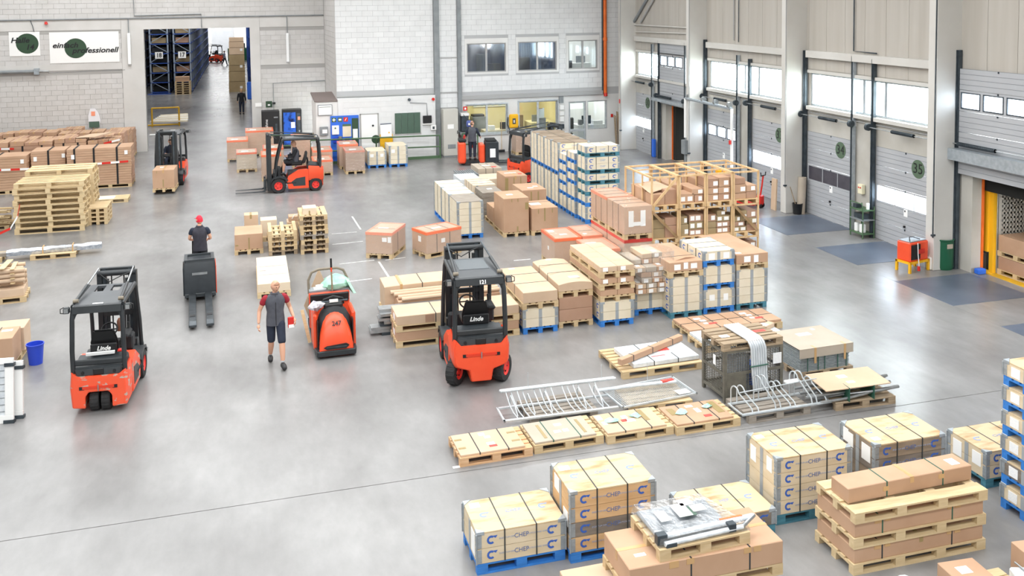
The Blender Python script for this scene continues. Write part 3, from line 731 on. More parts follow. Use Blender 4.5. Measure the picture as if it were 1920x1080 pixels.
def sheetpack(x, y, z, dx, dy, dz, n, label, rot=0, m='carton', straps=(), labels=(), nm='board_stack', group=None, sm='black'):
    """stack of flat cartons: every layer shows"""
    t = thing(nm, label, 'board stack', x, y, z, rot, group)
    key = ('sheet', dx, dy, round(dz/n, 3), m)
    h = dz/n
    for k in range(n):
        j = random.uniform(-.012, .012); pb('layer', t, j, j*.5, k*h+.004, dx+j, dy+j*.5, (k+1)*h-.004, m)
    ob('core', bxm(dx-.06, dy-.06, dz-.01, 'carton_dark'), t, (.03, .03, 0))
    for a, p in straps:
        w = .035; mb = MB(); e = .02
        if a == 'x': mb.box(p-w, -e, .0, p+w, -e+.006, dz+.01).box(p-w, -e, dz+.004, p+w, dy+e, dz+.01).box(p-w, dy+e-.006, 0, p+w, dy+e, dz+.01)
        else: mb.box(-e, p-w, 0, -e+.006, p+w, dz+.01).box(-e, p-w, dz+.004, dx+e, p+w, dz+.01).box(dx+e-.006, p-w, 0, dx+e, p+w, dz+.01)
        ob('strap', mb.mesh('strap', sm, fix=False), t)
    for lb in labels:
        f, u, v, w, h_ = lb[:5]; q = .03
        g = {'f': (u, -q, v, u+w, -.013, v+h_), 't': (u, v, dz, u+w, v+h_, dz+.004)}[f]; pb('paper_label', t, *g, 'paper')
    return t
def rod(name, parent, pts, r, m, n=8, closed=False): return ob(name, MB().tube(pts, r, n, closed).mesh(name, m, smooth=50), parent)
# ---------------------------------------------------------------- goods, from the front right to the back
PAL = .144
def ZR(n): return PAL+n*RINGH+.018
G1 = 'hinged collar crates in the right foreground'; GP = 'blue pallets under the foreground crates'
pallet(2.69, 11.38, 0, 1.2, .8, 'bright blue pallet under the low two-collar crate at the bottom edge', m='pallet_blue', group=GP)
collar_crate(2.69, 11.38, PAL, 1.2, .8, 2, 'low two-collar cream crate with stained lid, leftmost in the foreground', mats=['ply_cream2'], labels=[('t', .06, .60, .14, .12), ('l', .1, .05, .2, .3)], group=G1)
pallet(3.93, 11.27, 0, 1.2, .8, 'bright blue pallet under the crate with one grey weathered collar', m='pallet_blue', group=GP)
collar_crate(3.93, 11.27, PAL, 1.2, .8, 4, 'tall honey-coloured crate with one grey weathered collar', mats=['ply_orange', 'ply_grey', 'ply_orange', 'ply_orange'], labels=[('t', .06, .58, .15, .12), ('l', .45, .58, .2, .2), ('l', .1, .3, .18, .2)], group=G1)
pallet(5.66, 11.1, 0, 1.2, .8, 'teal pallet under the single-collar crate behind the wrapped frame', m='pallet_teal', group=GP)
collar_crate(5.66, 11.1, PAL, 1.2, .8, 1, 'flat single-collar crate with knotty lid behind the wrapped frame', mats=['ply_grey'], labels=[('l', .5, .02, .2, .16)], group=G1)
pallet(6.99, 11.28, 0, 1.2, .8, 'dark teal pallet under the tall cream crate with four printed rows', m='pallet_teal', group=GP)
collar_crate(6.99, 11.28, PAL, 1.2, .8, 4, 'tall cream crate showing four blue printed rows', mats=['ply_cream2'], labels=[('t', .05, .62, .13, .1), ('l', .12, .55, .14, .2), ('l', .55, .5, .15, .22)], group=G1)
pallet(8.55, 11.22, 0, 1.2, .8, 'teal pallet under the dark weathered crate', m='pallet_teal', group=GP)
collar_crate(8.55, 11.22, PAL, 1.2, .8, 4, 'tall crate with dark grey weathered front boards', mats=['ply_grey', 'ply_grey2', 'ply_grey', 'ply_grey2'], labels=[('l', .5, .55, .12, .2), ('l', .62, .58, .12, .2), ('l', .1, .5, .2, .24), ('t', .08, .12, .12, .1)], group=G1)
pallet(10.52, 11.24, 0, 1.2, .8, 'teal pallet under the two-collar crate beside the tall right-hand stack', m='pallet_teal', group=GP)
collar_crate(10.52, 11.24, PAL, 1.2, .8, 2, 'two-collar crate half hidden by the tall right-hand stack', mats=['ply_cream2'], labels=[('l', .5, .1, .18, .24), ('l', .1, .14, .18, .2)], group=G1)
nth = ('lowest', 'second from bottom', 'third from bottom', 'fourth from bottom', 'fifth from bottom', 'topmost', 'seventh from bottom', 'eighth from bottom')
z = 0
for i in range(6):
    pallet(10.36, 9.98, z, 1.2, .8, 'blue pallet, %s in the tall stack cut by the right edge' % nth[i], m='pallet_blue', group='blue pallets in the right-edge stack'); z += PAL
    collar_crate(10.36, 9.98, z, 1.2, .8, 1, 'single-collar crate, %s in the tall stack cut by the right edge' % nth[i], mats=['ply_grey' if i == 1 else 'ply_cream2'], labels=[('l', .5, .03, .16, .14, 'paper_print')], straps=0, group='crates in the right-edge stack'); z += RINGH+.018
# carton stack with the wrapped frame
pallet(3.55, 9.72, 0, 2.3, .8, 'raw wood long pallet at the bottom edge under a wide carton', near=True, group='long pallets')
carton(3.52, 9.7, PAL, 2.45, .82, .29, 'wide brown carton at bottom edge sticking out to the left', m='carton_light', straps=[('x', .9), ('x', 1.8)])
pallet(4.06, 9.66, .434, 2.02, .8, 'raw wood pallet between the two wide cartons at the bottom edge', group='long pallets')
carton(4.08, 9.66, .578, 2.0, .8, .28, 'wide brown carton carrying the pallet with the wrapped frame', straps=[('x', .78), ('x', 1.55)], labels=[('t', .16, .2, .14, .06), ('f', .5, .2, .12, .08, 'tape'), ('f', .72, .21, .1, .07, 'tape'), ('f', 1.47, .21, .1, .07, 'tape'), ('f', 1.6, .21, .1, .07, 'tape')], tape=('y', .4))
pallet(4.47, 9.68, .858, 1.2, .8, 'small raw wood pallet under the plastic-wrapped aluminium frame', rot=2)
t = thing('aluminium_gate', 'plastic-wrapped aluminium frame lying on small pallet in the foreground', 'frame', 4.5, 9.74, 1.002, 2)
ob('pane', bxm(.95, .66, .04, 'plastic_grey', .01), t, (.04, .08, 0)); ob('film', MB().loft([[(-.02, -.02, 0), (1.2, -.02, 0), (1.0, .8, 0), (0, .8, 0)], [(.0, .0, .1), (1.15, .0, .1), (.95, .76, .1), (.02, .76, .12)]]).mesh('f', 'film_heavy', smooth=20), t)
rod('profile', t, [(.0, .05, .09), (1.3, .10, .09)], .035, 'plastic_wrap_white', 8); rod('profile', t, [(.05, -.02, .04), (1.1, .0, .05)], .03, 'plastic_wrap_white', 8); rod('profile', t, [(1.1, .0, .05), (1.32, .1, .1)], .025, 'steel', 8)
pb('end_bracket', t, -.03, .0, .02, .1, .09, .14, 'steel_dark', .005); pb('end_bracket', t, .06, -.05, .0, .2, .0, .05, 'steel_dark', .005); pb('clamp', t, .9, -.03, .02, 1.0, .06, .12, 'steel_dark', .005)
for g in ((.16, .28, .3, .5), (.42, .3, .6, .58), (.55, .52, .72, .66), (.64, .36, .82, .5)): pb('paper_label', t, g[0], g[1], .125, g[2], g[3], .13, 'paper')
pb('green_sheet', t, .5, .30, .118, .66, .5, .122, 'green_board'); pb('orange_sticker', t, .85, .09, .118, 1.15, .12, .13, 'orange_film')
# long stack
z = 0
for i in range(2):
    pallet(7.3, 9.97, z, 2.05, .85, 'new long pallet, %s in the three-tier long stack' % ('lowest', 'middle one')[i], m='pallet_new', group='pallets of the long stack', nb=5); z += PAL
    carton(7.32, 9.99, z, 2.0, .81, .20, 'long flat carton, %s layer of the three-tier stack' % ('lower', 'upper')[i], m='carton', straps=[('x', .42), ('x', 1.5)], labels=[('f', .3, .14, .1, .06, 'tape'), ('f', .46, .15, .08, .05, 'tape'), ('f', 1.42, .15, .07, .05, 'tape'), ('f', 1.54, .15, .09, .05, 'tape')], tape=('xo', 1.02) if i == 0 else None, sm='strap_green' if i else 'strap'); z += .20
pallet(7.3, 9.95, z, 2.05, .85, 'new open-topped long pallet, uppermost in the three-tier stack', m='pallet_new', group='pallets of the long stack', nb=3); z += PAL
carton(7.36, 10.18, z, 1.98, .36, .2, 'slim long carton strapped on top of the three-tier stack', rot=1.5, m='carton', straps=[('x', .6), ('x', 1.5)], labels=[('t', 1.72, .08, .14, .16), ('f', .54, .08, .09, .06, 'tape'), ('f', 1.43, .1, .09, .06, 'tape')], tape=('x', 1.0), sm='strap_green')
# bits at the bottom right corner
carton(8.08, 8.75, 0, .5, .7, .34, 'small open-flapped carton with white label cut by the bottom edge', rot=-4, labels=[('t', .14, .42, .16, .14)], m='carton')
pallet(8.62, 8.7, 0, .4, .7, 'narrow wooden slab behind the small bottom carton', near=False, m='pallet_new')
carton(9.2, 8.95, 0, .6, .5, .42, 'brown carton beside the white profiles at the right edge', m='carton', rot=-6)
t = thing('wrapped_profiles', 'white foam-wrapped profiles with thin steel rod in the bottom right corner', 'profiles', 8.72, 8.42, 0, -18)
pb('bundle', t, 0, 0, .12, .45, .8, .30, 'plastic_wrap_white', .02); pb('bundle', t, .04, -.05, 0, .4, .78, .11, 'plastic_grey', .02); rod('steel_rod', t, [(.1, .85, .32), (.3, 0, .33)], .012, 'steel'); pb('clip', t, .22, .2, .3, .3, .3, .36, 'steel_dark')
t = thing('plastic_bag', 'crumpled clear plastic bag on the floor by the bottom edge', 'bag', 7.62, 9.38, 0)
rr = random.Random(3); rings = []
for k in range(6):
    zz = .26*k/5; rad = .24*math.cos(k/5*1.3)+.02
    rings.append([(rad*(1+rr.uniform(-.25, .25))*math.cos(a*math.pi/6), rad*(1+rr.uniform(-.25, .25))*math.sin(a*math.pi/6), zz+rr.uniform(-.02, .02) if k else 0) for a in range(12)])
ob('crumpled_sheet', MB().loft(rings).mesh('bag', 'plastic_wrap_white', smooth=25), t)
# row of flat pallets
G = 'row of four pallets with flat cartons'
def rag(parent, x, y, z, s, seed):
    rr = random.Random(seed); n = 9; V = []; F = []
    V.append((x, y, z+.05*s/.15))
    for k in range(n):
        a = 2*math.pi*k/n; q = s*rr.uniform(.55, 1.15); V.append((x+q*math.cos(a), y+q*.8*math.sin(a), z+rr.uniform(.004, .03)))
    for k in range(n):
        a = 2*math.pi*(k+.5)/n; q = s*.55; V.append((x+q*math.cos(a), y+q*.8*math.sin(a), z+rr.uniform(.02, .07)))
    for k in range(n):
        F += [(0, 1+n+k, 1+n+(k+1) % n), (1+n+k, 1+(k+1) % n, 1+n+(k+1) % n), (1+n+k, 1+k, 1+(k+1) % n)]
    return ob('foil_bag', MB().add(V, F).mesh('rag', 'green_film'), parent)
for i, (x, y, pm_, cm) in enumerate(((3.10, 14.2, 'pallet_red', 'carton_light'), (4.36, 14.26, 'pallet', 'carton_grey'), (5.62, 14.22, 'pallet', 'carton_light'), (6.86, 14.17, 'pallet', 'carton'))):
    w = ('leftmost', 'second from left', 'third from left', 'rightmost')[i]
    pallet(x, y, 0, 1.22, .8, 'raw wood pallet, %s of the four in the flat row' % w, m=pm_, rot=1.2, group=G)
    L = [[('t', .45, .55, .1, .1), ('t', .52, .44, .1, .08), ('t', .5, .2, .13, .09), ('t', .52, .13, .13, .06, 'red_print'), ('t', .02, .5, .12, .05, 'tape_olive'), ('t', .02, .2, .12, .05, 'tape_olive'), ('t', .92, .5, .14, .05, 'tape_olive'), ('t', .92, .2, .14, .05, 'tape_olive')],
         [('t', .5, .46, .13, .09), ('t', .42, .22, .12, .09), ('t', .58, .22, .1, .1), ('t', .2, .1, .05, .5, 'tape_olive'), ('t', .9, .1, .05, .5, 'tape_olive')],
         [('t', .02, .5, .1, .16), ('t', .05, .3, .08, .12), ('t', .45, .42, .1, .12), ('t', .48, .28, .16, .1), ('t', .40, .32, .1, .08, 'red_print'), ('t', .8, .25, .09, .42, 'tape_olive')],
         [('t', .45, .55, .14, .08), ('t', .55, .32, .09, .16), ('t', .6, .12, .14, .08, 'red_print'), ('t', .9, .2, .13, .45, 'tape_olive'), ('t', .08, .35, .12, .25, 'tape_olive')]][i]
    c = carton(x+.02, y+.03, PAL, 1.08, .72, .035, 'thin flat carton strapped on the %s pallet of the flat row' % w, rot=1.2, m=cm, straps=[('x', .32), ('x', .80)], labels=L, sm='strap_green' if i == 1 else 'strap', group='flat cartons on the row of four pallets', bev=.004)
    if i >= 2:
        rag(c, .22 if i == 2 else .28, .40, .037, .13, i); rag(c, .68 if i == 2 else .82, .45, .037, .12, i+9)
pb('floor_slip', floor, 2.99, 14.20, 0, 3.10, 14.26, .003, 'paper')
# bike rack on grey pallet, mesh panel, glass panel
pallet(4.6, 15.22, 0, 1.25, .8, 'weathered grey pallet under the left bicycle rack', m='pallet_grey', rot=2)
def hook(t, x, y, z, s=.32, m='steel', flip=1):
    p = [(x, y, z)]+[(x+.0, y+.0, z+s*.62)]
    n = 8
    for k in range(1, n+1):
        a = math.pi*k/n; p.append((x, y+flip*(.07-.07*math.cos(a)), z+s*.62+.07*math.sin(a)))
    p += [(x+.02, y+flip*.2, z+s*.25), (x+.02, y+flip*.28, z+.02)]
    rod('wheel_hoop', t, p, .012, m, 6)
t = thing('bicycle_rack', 'galvanised bicycle rack with many hoops on weathered grey pallet', 'bicycle rack', 4.1, 15.22, .155, -1.5)
mb_ = [[(0, 0, .02), (2.2, 0, .02)], [(.05, .78, .25), (2.3, .72, .25)]]
pb('base_rail', t, 0, -.03, 0, 2.1, .03, .03, 'galv_white'); pb('base_rail', t, 0.02, .5, 0, 2.1, .55, .03, 'galv_white'); pb('end_bar', t, 0, -.03, 0, .03, .55, .03, 'galv_white'); pb('top_tube', t, .1, .62, .24, 2.3, .67, .29, 'galv_white', .015); pb('top_tube', t, .1, .70, .22, 2.3, .75, .27, 'galv_white', .015)
for k in range(17):
    x = .2+k*.105
    if k % 5 == 4: continue
    zz = .24 if k % 2 else .27
    rod('wheel_hoop', t, [(x, .66, zz), (x, .6, zz-.05), (x+.01, .35, .10), (x+.03, .2, .05), (x+.06, .05, .03), (x+.05, -.02, .02)], .011, 'galv_white', 6)
    if k % 3 == 0: rod('wheel_hoop', t, [(x+.04, .5, .03), (x+.04, .5, .2), (x+.04, .44, .26), (x+.06, .2, .16), (x+.08, .1, .03)], .011, 'galv_white', 6)
for x in (.62, 2.02): rod('upright_tie', t, [(x, .65, .26), (x, .66, .55)], .006, 'galv_white', 5)
pallet(6.42, 15.14, 0, 1.2, .8, 'wooden pallet under the wire mesh panel', rot=-2)
t = thing('fence_grid', 'flat galvanised wire mesh panel with white wrapped tube across it', 'mesh panel', 6.25, 15.08, PAL+.02, 6)
pw, pd = 1.55, .86
mb = MB()
for g in ((0, 0, pw, .03), (0, pd-.03, pw, pd), (0, 0, .03, pd), (pw-.03, 0, pw, pd)): mb.box(g[0], g[1], 0, g[2], g[3], .03)
ob('frame', mb.mesh('fr', 'galv_white', fix=False), t)
mb = MB()
for i in range(1, 38): mb.box(pw*i/38-.003, .02, .012, pw*i/38+.003, pd-.02, .018)
for i in range(1, 22): mb.box(.02, pd*i/22-.003, .010, pw-.02, pd*i/22+.003, .016)
ob('wire_mesh', mb.mesh('mesh', 'galv_white', fix=False), t)['kind'] = 'stuff'
rod('wrapped_tube', t, [(-.15, .72, .08), (.6, .62, .09), (1.4, .5, .08)], .035, 'plastic_wrap_white', 8); pb('red_label', t, 1.12, .50, .10, 1.36, .58, .125, 'red_print'); pb('paper_label', t, 1.2, .06, .03, 1.45, .24, .04, 'paper'); rod('upright_tie', t, [(.85, .6, .1), (.85, .62, .5)], .006, 'galv_white', 5)
pallet(6.9, 16.64, 0, 1.75, 1.25, 'large raw wood pallet under the white wrapped panel', rot=1, nb=8, m='pallet')
carton(7.18, 16.76, PAL, 1.45, .95, .09, 'white film-wrapped panel pack with red sticker on large pallet', rot=2, m='plastic_wrap_white', straps=[('x', .45), ('x', .98)], labels=[('t', .72, .45, .3, .16, 'red_print'), ('t', .78, .3, .2, .12, 'paper'), ('t', .5, .22, .3, .02, 'red_print')], nm='panel_pack', cat='panel')
carton(6.92, 16.72, PAL+.1, 1.95, .12, .12, 'slim cardboard bar lying askew across the white wrapped panel', rot=27, m='carton', straps=[('x', .35), ('x', .95), ('x', 1.6)], nm='cardboard_bar')
# mesh box with bent tubes
t = thing('mesh_container', 'grey-green steel mesh container with tubes draped over it', 'mesh container', 8.24, 15.07, 0, 2)
mw, md, mh = 1.24, .82, .97
for (x, y) in ((0, 0), (mw-.06, 0), (0, md-.06), (mw-.06, md-.06)): pb('corner_post', t, x, y, 0, x+.06, y+.06, mh, 'box_steel')
for z_ in (.10, .5, mh-.05):
    for g in ((.06, 0, mw-.06, .04), (.06, md-.04, mw-.06, md)): pb('rail', t, g[0], g[1], z_, g[2], g[3], z_+.05, 'box_steel')
    for g in ((0, .06, .04, md-.06), (mw-.04, .06, mw, md-.06)): pb('rail', t, g[0], g[1], z_, g[2], g[3], z_+.05, 'box_steel')
pb('floor_plate', t, .04, .04, .10, mw-.04, md-.04, .12, 'box_steel'); pb('kick_plate', t, .06, .004, .15, .46, .014, .5, 'box_steel')
mb = MB()
for k in range(1, 24): mb.box(mw*k/24-.003, .018, .12, mw*k/24+.003, .024, mh); mb.box(mw*k/24-.003, md-.024, .12, mw*k/24+.003, md-.018, mh)
for k in range(1, 16): mb.box(.018, md*k/16-.003, .12, .024, md*k/16+.003, mh); mb.box(mw-.024, md*k/16-.003, .12, mw-.018, md*k/16+.003, mh)
for k in range(1, 18):
    zz = .12+(mh-.12)*k/18; mb.box(.02, .016, zz-.003, mw-.02, .022, zz+.003).box(.02, md-.022, zz-.003, mw-.02, md-.016, zz+.003).box(.016, .02, zz-.003, .022, md-.02, zz+.003).box(mw-.022, .02, zz-.003, mw-.016, md-.02, zz+.003)
ob('wire_mesh', mb.mesh('mesh', 'box_steel', fix=False), t)['kind'] = 'stuff'
pb('notice', t, 1.02, -.012, .62, 1.2, -.002, .82, 'paper_print'); pb('notice', t, -.012, .3, .62, -.002, .38, .8, 'paper')
pb('blue_bin', t, .75, .3, .12, 1.1, .6, .5, 'sign_blue')
for k in range(6): pb('tube_bundle', t, .3+k*.05, .1, .13, .34+k*.05, .6, .8, 'plastic_grey')
pallet(8.22, 15.06, mh, 1.25, .82, 'old brown pallet lying on top of the steel mesh container', m='pallet_old', rot=2)
t = thing('bent_tubes', 'bundle of white bent tubes draped over the mesh container', 'tubes', 8.22, 15.06, 0, 2)
for k in range(7):
    x = .60+k*.048; zt = mh+PAL+.03
    p = [(x-.12, .78, zt+.01), (x-.10, .12, zt)]
    for q in range(1, 7):
        a = math.pi/2*q/6; p.append((x-.10+.05*q/6, .12-.17*math.sin(a), zt-.17*(1-math.cos(a))))
    p += [(x-.03, -.06, .5), (x, -.07, .18)]
    rod('tube', t, p, .023, 'white_tube', 8)
rod('tie_band', t, [(.5, -.09, .66), (.88, -.09, .67)], .012, 'strap_green'); 
for g in ((.12, .3, .3, .42, 'paper'), (.85, .35, 1.1, .45, 'red_print')): pb('paper_label', bpy.data.objects['mesh_container'], g[0], g[1], mh+PAL, g[2], g[3], mh+PAL+.004, g[4])
# grey grating stack under cardboard hood
pallet(10.15, 15.6, 0, 1.2, 1.0, 'wooden pallet under the strapped grating stack with cardboard hood', m='pallet_old', near=True)
t = thing('grating_stack', 'stack of silver gratings strapped under a grey-brown cardboard hood', 'grating stack', 10.16, 15.6, PAL, 2)
for k in range(14): pb('grating', t, .01+random.uniform(0, .02), .01, k*.03, 1.12+random.uniform(0, .02), .98, k*.03+.022, 'plastic_grey2')
h = ob('cardboard_hood', MB().box(-.03, -.03, .28, 1.2, -.022, .46).box(-.03, -.03, .455, 1.2, 1.02, .465).box(1.192, -.03, .28, 1.2, 1.02, .46).box(-.03, 1.012, .28, 1.2, 1.02, .46).mesh('hood', 'carton_grey', fix=False), t)
for x in (.3, .98): pb('tape', t, x, -.034, .16, x+.05, -.030, .46, 'tape'); pb('tape', t, x, -.03, .465, x+.05, .1, .468, 'tape')
for x in (.16, .4, .55, .85, 1.05): pb('strap', t, x, -.012, 0, x+.015, -.004, .3, 'strap_green')
pb('paper_label', t, .4, .6, .466, .7, .75, .47, 'paper'); pb('paper_label', t, .85, .82, .466, .93, .9, .47, 'paper')
# second rack and cardboard-topped tubes
pallet(8.25, 14.2, 0, 1.25, .78, 'weathered pallet under the right bicycle rack', m='pallet_grey', rot=2)
t = thing('bicycle_rack', 'galvanised bicycle rack with tall inverted hoops on weathered pallet', 'bicycle rack', 8.12, 14.22, .155, 1)
pb('base_rail', t, 0, -.02, 0, 1.8, .03, .025, 'galv_white'); pb('base_rail', t, .0, .45, 0, 1.8, .5, .025, 'galv_white'); pb('end_bar', t, 0, 0, 0, .03, .5, .025, 'galv_white'); pb('end_bar', t, 1.77, 0, 0, 1.8, .5, .025, 'galv_white')
for x, s in ((.16, .42), (.28, .42), (.62, .62), (.72, .62), (.92, .4), (1.02, .4), (1.36, .6), (1.46, .6), (1.66, .4)):
    p = [(x-.1, .48, .02), (x-.1, .48, s*.65)]
    for k in range(1, 9):
        a = math.pi*k/8; p.append((x-.1+.05*k/8, .48-.09*(1-math.cos(a))/1, s*.65+.09*math.sin(a)))
    p += [(x+.06, .05, s*.2), (x+.06, .01, .02)]
    rod('wheel_hoop', t, p, .013, 'galv_white', 7)
rod('link_bar', t, [(.1, .25, .3), (1.7, .3, .33)], .012, 'galv_white'); pb('paper_label', t, 1.1, .3, .3, 1.38, .42, .33, 'paper')
pallet(9.99, 14.2, 0, 1.22, .8, 'brown pallet under the bent tubes with cardboard cover', m='pallet_old', rot=-2)
t = thing('tube_bundle', 'bundle of bent steel tubes under a flat cardboard cover', 'tubes', 9.8, 14.2, PAL, -3)
for k, (a, b, zz) in enumerate(((.05, .1, .03), (.18, .05, .05), (.35, .3, .04), (.5, .55, .03), (.62, .45, .08), (.12, .4, .12))):
    rod('tube', t, [(-.1-.05*k, a, zz), (.4, a+.02, zz+.01), (.75, (a+b)/2, zz+.05), (1.0, b, zz+.08), (1.5, b+.03, zz+.1)], .028, 'steel', 8)
o = ob('cardboard_cover', bxm(1.3, .72, .015, 'carton_light'), t, (.0, .02, .225), (R(2), R(-1), 0)); pb('paper_label', o, .5, .4, .015, .68, .52, .019, 'paper'); pb('paper_label', o, .55, .18, .015, .7, .26, .019, 'paper')
for x in (.45, .95): pb('strap', t, x, -.0, 0, x+.012, .76, .255, 'strap_green')
# flat goods behind the mesh container
for i, (x, y, w) in enumerate(((9.12, 18.2, 1.15), (10.28, 18.22, 1.15))):
    s = ('left', 'right')[i]
    pallet(x, y, 0, w, .85, 'raw pallet under the %s of two flat carton packs behind the mesh container' % s, rot=1.5, group='pallets behind the mesh container')
    carton(x, y+.02, PAL, w-.02, .8, .06, 'flat strapped carton pack with red stickers behind the mesh container, %s of two' % s, rot=1.5, m='carton', straps=[('x', .35), ('x', .75), ('y', .4)], labels=[('t', .42, .55, .16, .1), ('t', .5, .4, .14, .1), ('t', .6, .2, .2, .08, 'red_print'), ('t', .5, .24, .1, .08)])
pallet(9.05, 17.4, 0, 2.0, .75, 'long raw pallet with white wrapped sheets behind the mesh container', rot=1)
carton(9.08, 17.42, PAL, 1.9, .7, .07, 'white film-wrapped sheet pack half hidden by the mesh container', rot=1, m='plastic_wrap_white', straps=[('x', .9)], nm='panel_pack', cat='panel')
carton(10.35, 17.5, PAL+.07, .7, .16, .1, 'short cardboard box askew on the white sheet pack', rot=28, m='carton_light', labels=[('t', .3, .02, .2, .12)])
# ---------------------------------------------------------------- middle row R1..R7
GR = 'strapped stacks of the middle row'
def blue_crate(x, y, z, rings, where, pm_='pallet_blue', straps=0, labels=(), printing=True, lid='ply_cream'):
    pallet(x, y, z, .8, 1.2, {'pallet_blue': 'blue', 'pallet_teal': 'teal', 'pallet': 'raw wood'}[pm_]+' pallet under the crate '+where, long='y', m=pm_, group='crate pallets of the middle row')
    collar_crate(x, y, z+PAL, .8, 1.2, rings, 'cream collar crate with grey end band '+where, long='y', straps=straps, labels=labels, printing=printing, lid=lid, near=False, mats=['ply_cream'], group='cream collar crates of the middle row')
    return z+ZR(rings)
z = blue_crate(5.76, 19.6, 0, 2, 'right beside the forklift numbered on its roof')
pallet(5.74, 19.58, z, .84, 2.0, 'long raw pallet on the crate right beside the numbered forklift', long='y', nr=3)
carton(5.76, 19.58, z+PAL, .8, 2.0, .24, 'long flat-topped carton, first of the middle row from the forklift', m='carton_light', straps=[('y', .7), ('y', 1.4)], labels=[('t', .2, 1.85, .14, .08)], tape=None, group=GR)
pallet(6.64, 19.74, 0, .82, 2.0, 'raw pallet under the two brown cartons, second stack of the middle row', long='y')
carton(6.65, 19.74, PAL, .8, 1.95, .27, 'lower brown carton, second stack of the middle row', m='carton_dark'); carton(6.65, 19.74, PAL+.275, .8, 1.95, .27, 'upper brown carton, second stack of the middle row', m='carton_dark')
pallet(6.64, 19.74, .69, .82, 2.0, 'raw pallet carrying the bulging carton, second stack of the middle row', long='y')
carton(6.64, 19.74, .834, .82, 2.0, .21, 'bulging long carton with pale sheet on top, second stack of the middle row', m='carton_light', straps=[('y', .8), ('y', 1.45)], labels=[('t', .35, .25, .25, .18, 'ply_cream'), ('t', .3, 1.85, .14, .07)], sag=.05, group=GR)
z = blue_crate(7.56, 19.52, 0, 2, 'under three layers of small cartons')
for k in range(3):
    n_ = ('lowest', 'middle', 'top')[k]
    pallet(7.56, 19.52, z, .84, 2.1, 'raw pallet, %s of three in the triple-layer carton stack' % n_, long='y', group='pallets of the triple-layer stack'); z += PAL
    for r_ in range(2):
        for c_ in range(5):
            if k < 2 and c_ not in (0, 1, 2, 3, 4): continue
            lb = [('f', .06+.02*r_, .015, .12, .09)] if (c_ == 0 and k > 0) else []
            carton(7.565+r_*.412, 19.53+c_*.415, z, .405, .408, .125, 'small flat carton, %s %s of the %s layer in the triple-layer stack' % (('front', 'second row', 'third row', 'fourth row', 'rear')[c_], ('left', 'right')[r_], n_), m='carton_light' if k == 2 else 'carton', labels=lb, group='cartons of the %s layer' % n_)
    z += .13
z = blue_crate(8.6, 20.0, 0, 2, 'under the loosely wrapped carton pile')
for k in range(7):
    for c_ in range(3):
        if k == 6 and c_ == 0: continue
        carton(8.56+c_*.27+(.14 if k in (2, 3) else 0), 19.85-.03*(k < 3)+(.25 if k > 4 else 0), z+k*.125, .255, .7, .115, 'small carton, %s row from below, %s one in the film-wrapped pile' % (('first', 'second', 'third', 'fourth', 'fifth', 'sixth', 'top')[k], ('left', 'middle', 'right')[c_]), rot=random.uniform(-4, 4), m=('carton', 'carton_light', 'carton_grey')[(k+c_) % 3], labels=[('f', .05, .015, .11, .085), ('t', .06, .1, .1, .14)] if (k+c_) % 2 == 0 or k < 3 else [], group='cartons of the film-wrapped pile')
t = thing('loose_film', 'crumpled clear film hanging over the small carton pile', 'film', 8.5, 19.75, z+.35)
rr = random.Random(12); rings = []
for k in range(6):
    zz = .62*k/5; e = .10-.01*k+.02; ring = []
    for (a, b) in ((0, 0), (.25, 0), (.5, 0), (.75, 0), (1, 0), (1, .35), (1, .7), (1, 1), (.66, 1), (.33, 1), (0, 1), (0, .66), (0, .33)):
        ring.append((a*1.02-.03+rr.uniform(-.05, .05)-(.0 if k else .04), b*.95-.05+rr.uniform(-.05, .05), zz+rr.uniform(-.03, .03)))
    rings.append(ring)
mb = MB().loft(rings, cap=False); ob('film_sheet', mb.mesh('film', 'film_heavy', smooth=30), t)
z = blue_crate(9.3, 19.55, 0, 4, 'with four collars under the torn carton', 'pallet_teal')
pallet(9.26, 19.52, z, .86, 1.7, 'raw pallet on the four-collar crate under the torn carton', long='y')
carton(9.26, 19.52, z+PAL, .84, 1.7, .22, 'brown long carton with torn lid and three white labels', m='carton', straps=[('y', .5)], labels=[('f', .12, .04, .16, .13), ('f', .36, .05, .11, .15), ('f', .54, .05, .16, .12)], group=GR)
ob('torn_flap', MB().add([(.2, .12, .225), (.8, .25, .225), (.5, .18, .27)], [(0, 1, 2)]).mesh('flap', 'carton_dark'), bpy.data.objects[[o.name for o in COL.objects if o.get('label') == 'brown long carton with torn lid and three white labels'][0]])
z = blue_crate(10.18, 19.62, 0, 2, 'at the bottom of the three-crate column', labels=[('f', .15, .16, .14, .14), ('f', .52, .14, .12, .16)])
z = blue_crate(10.18, 19.62, z, 2, 'in the middle of the three-crate column')
z = blue_crate(10.16, 19.6, z, 1, 'on top of the three-crate column', labels=[('f', .14, .02, .16, .15), ('f', .52, .03, .16, .14)], straps=2)
z = blue_crate(11.06, 19.64, 0, 4, 'at the right end of the middle row', 'pallet_teal')
pallet(11.04, 19.62, z, .84, 1.95, 'raw pallet under the long carton at the right end of the middle row', long='y')
carton(11.04, 19.62, z+PAL, .84, 1.95, .23, 'long brown carton with two white labels at the right end of the middle row', m='carton', labels=[('f', .2, .04, .17, .14), ('f', .46, .02, .12, .17), ('t', .05, .1, .14, .1)], group=GR)
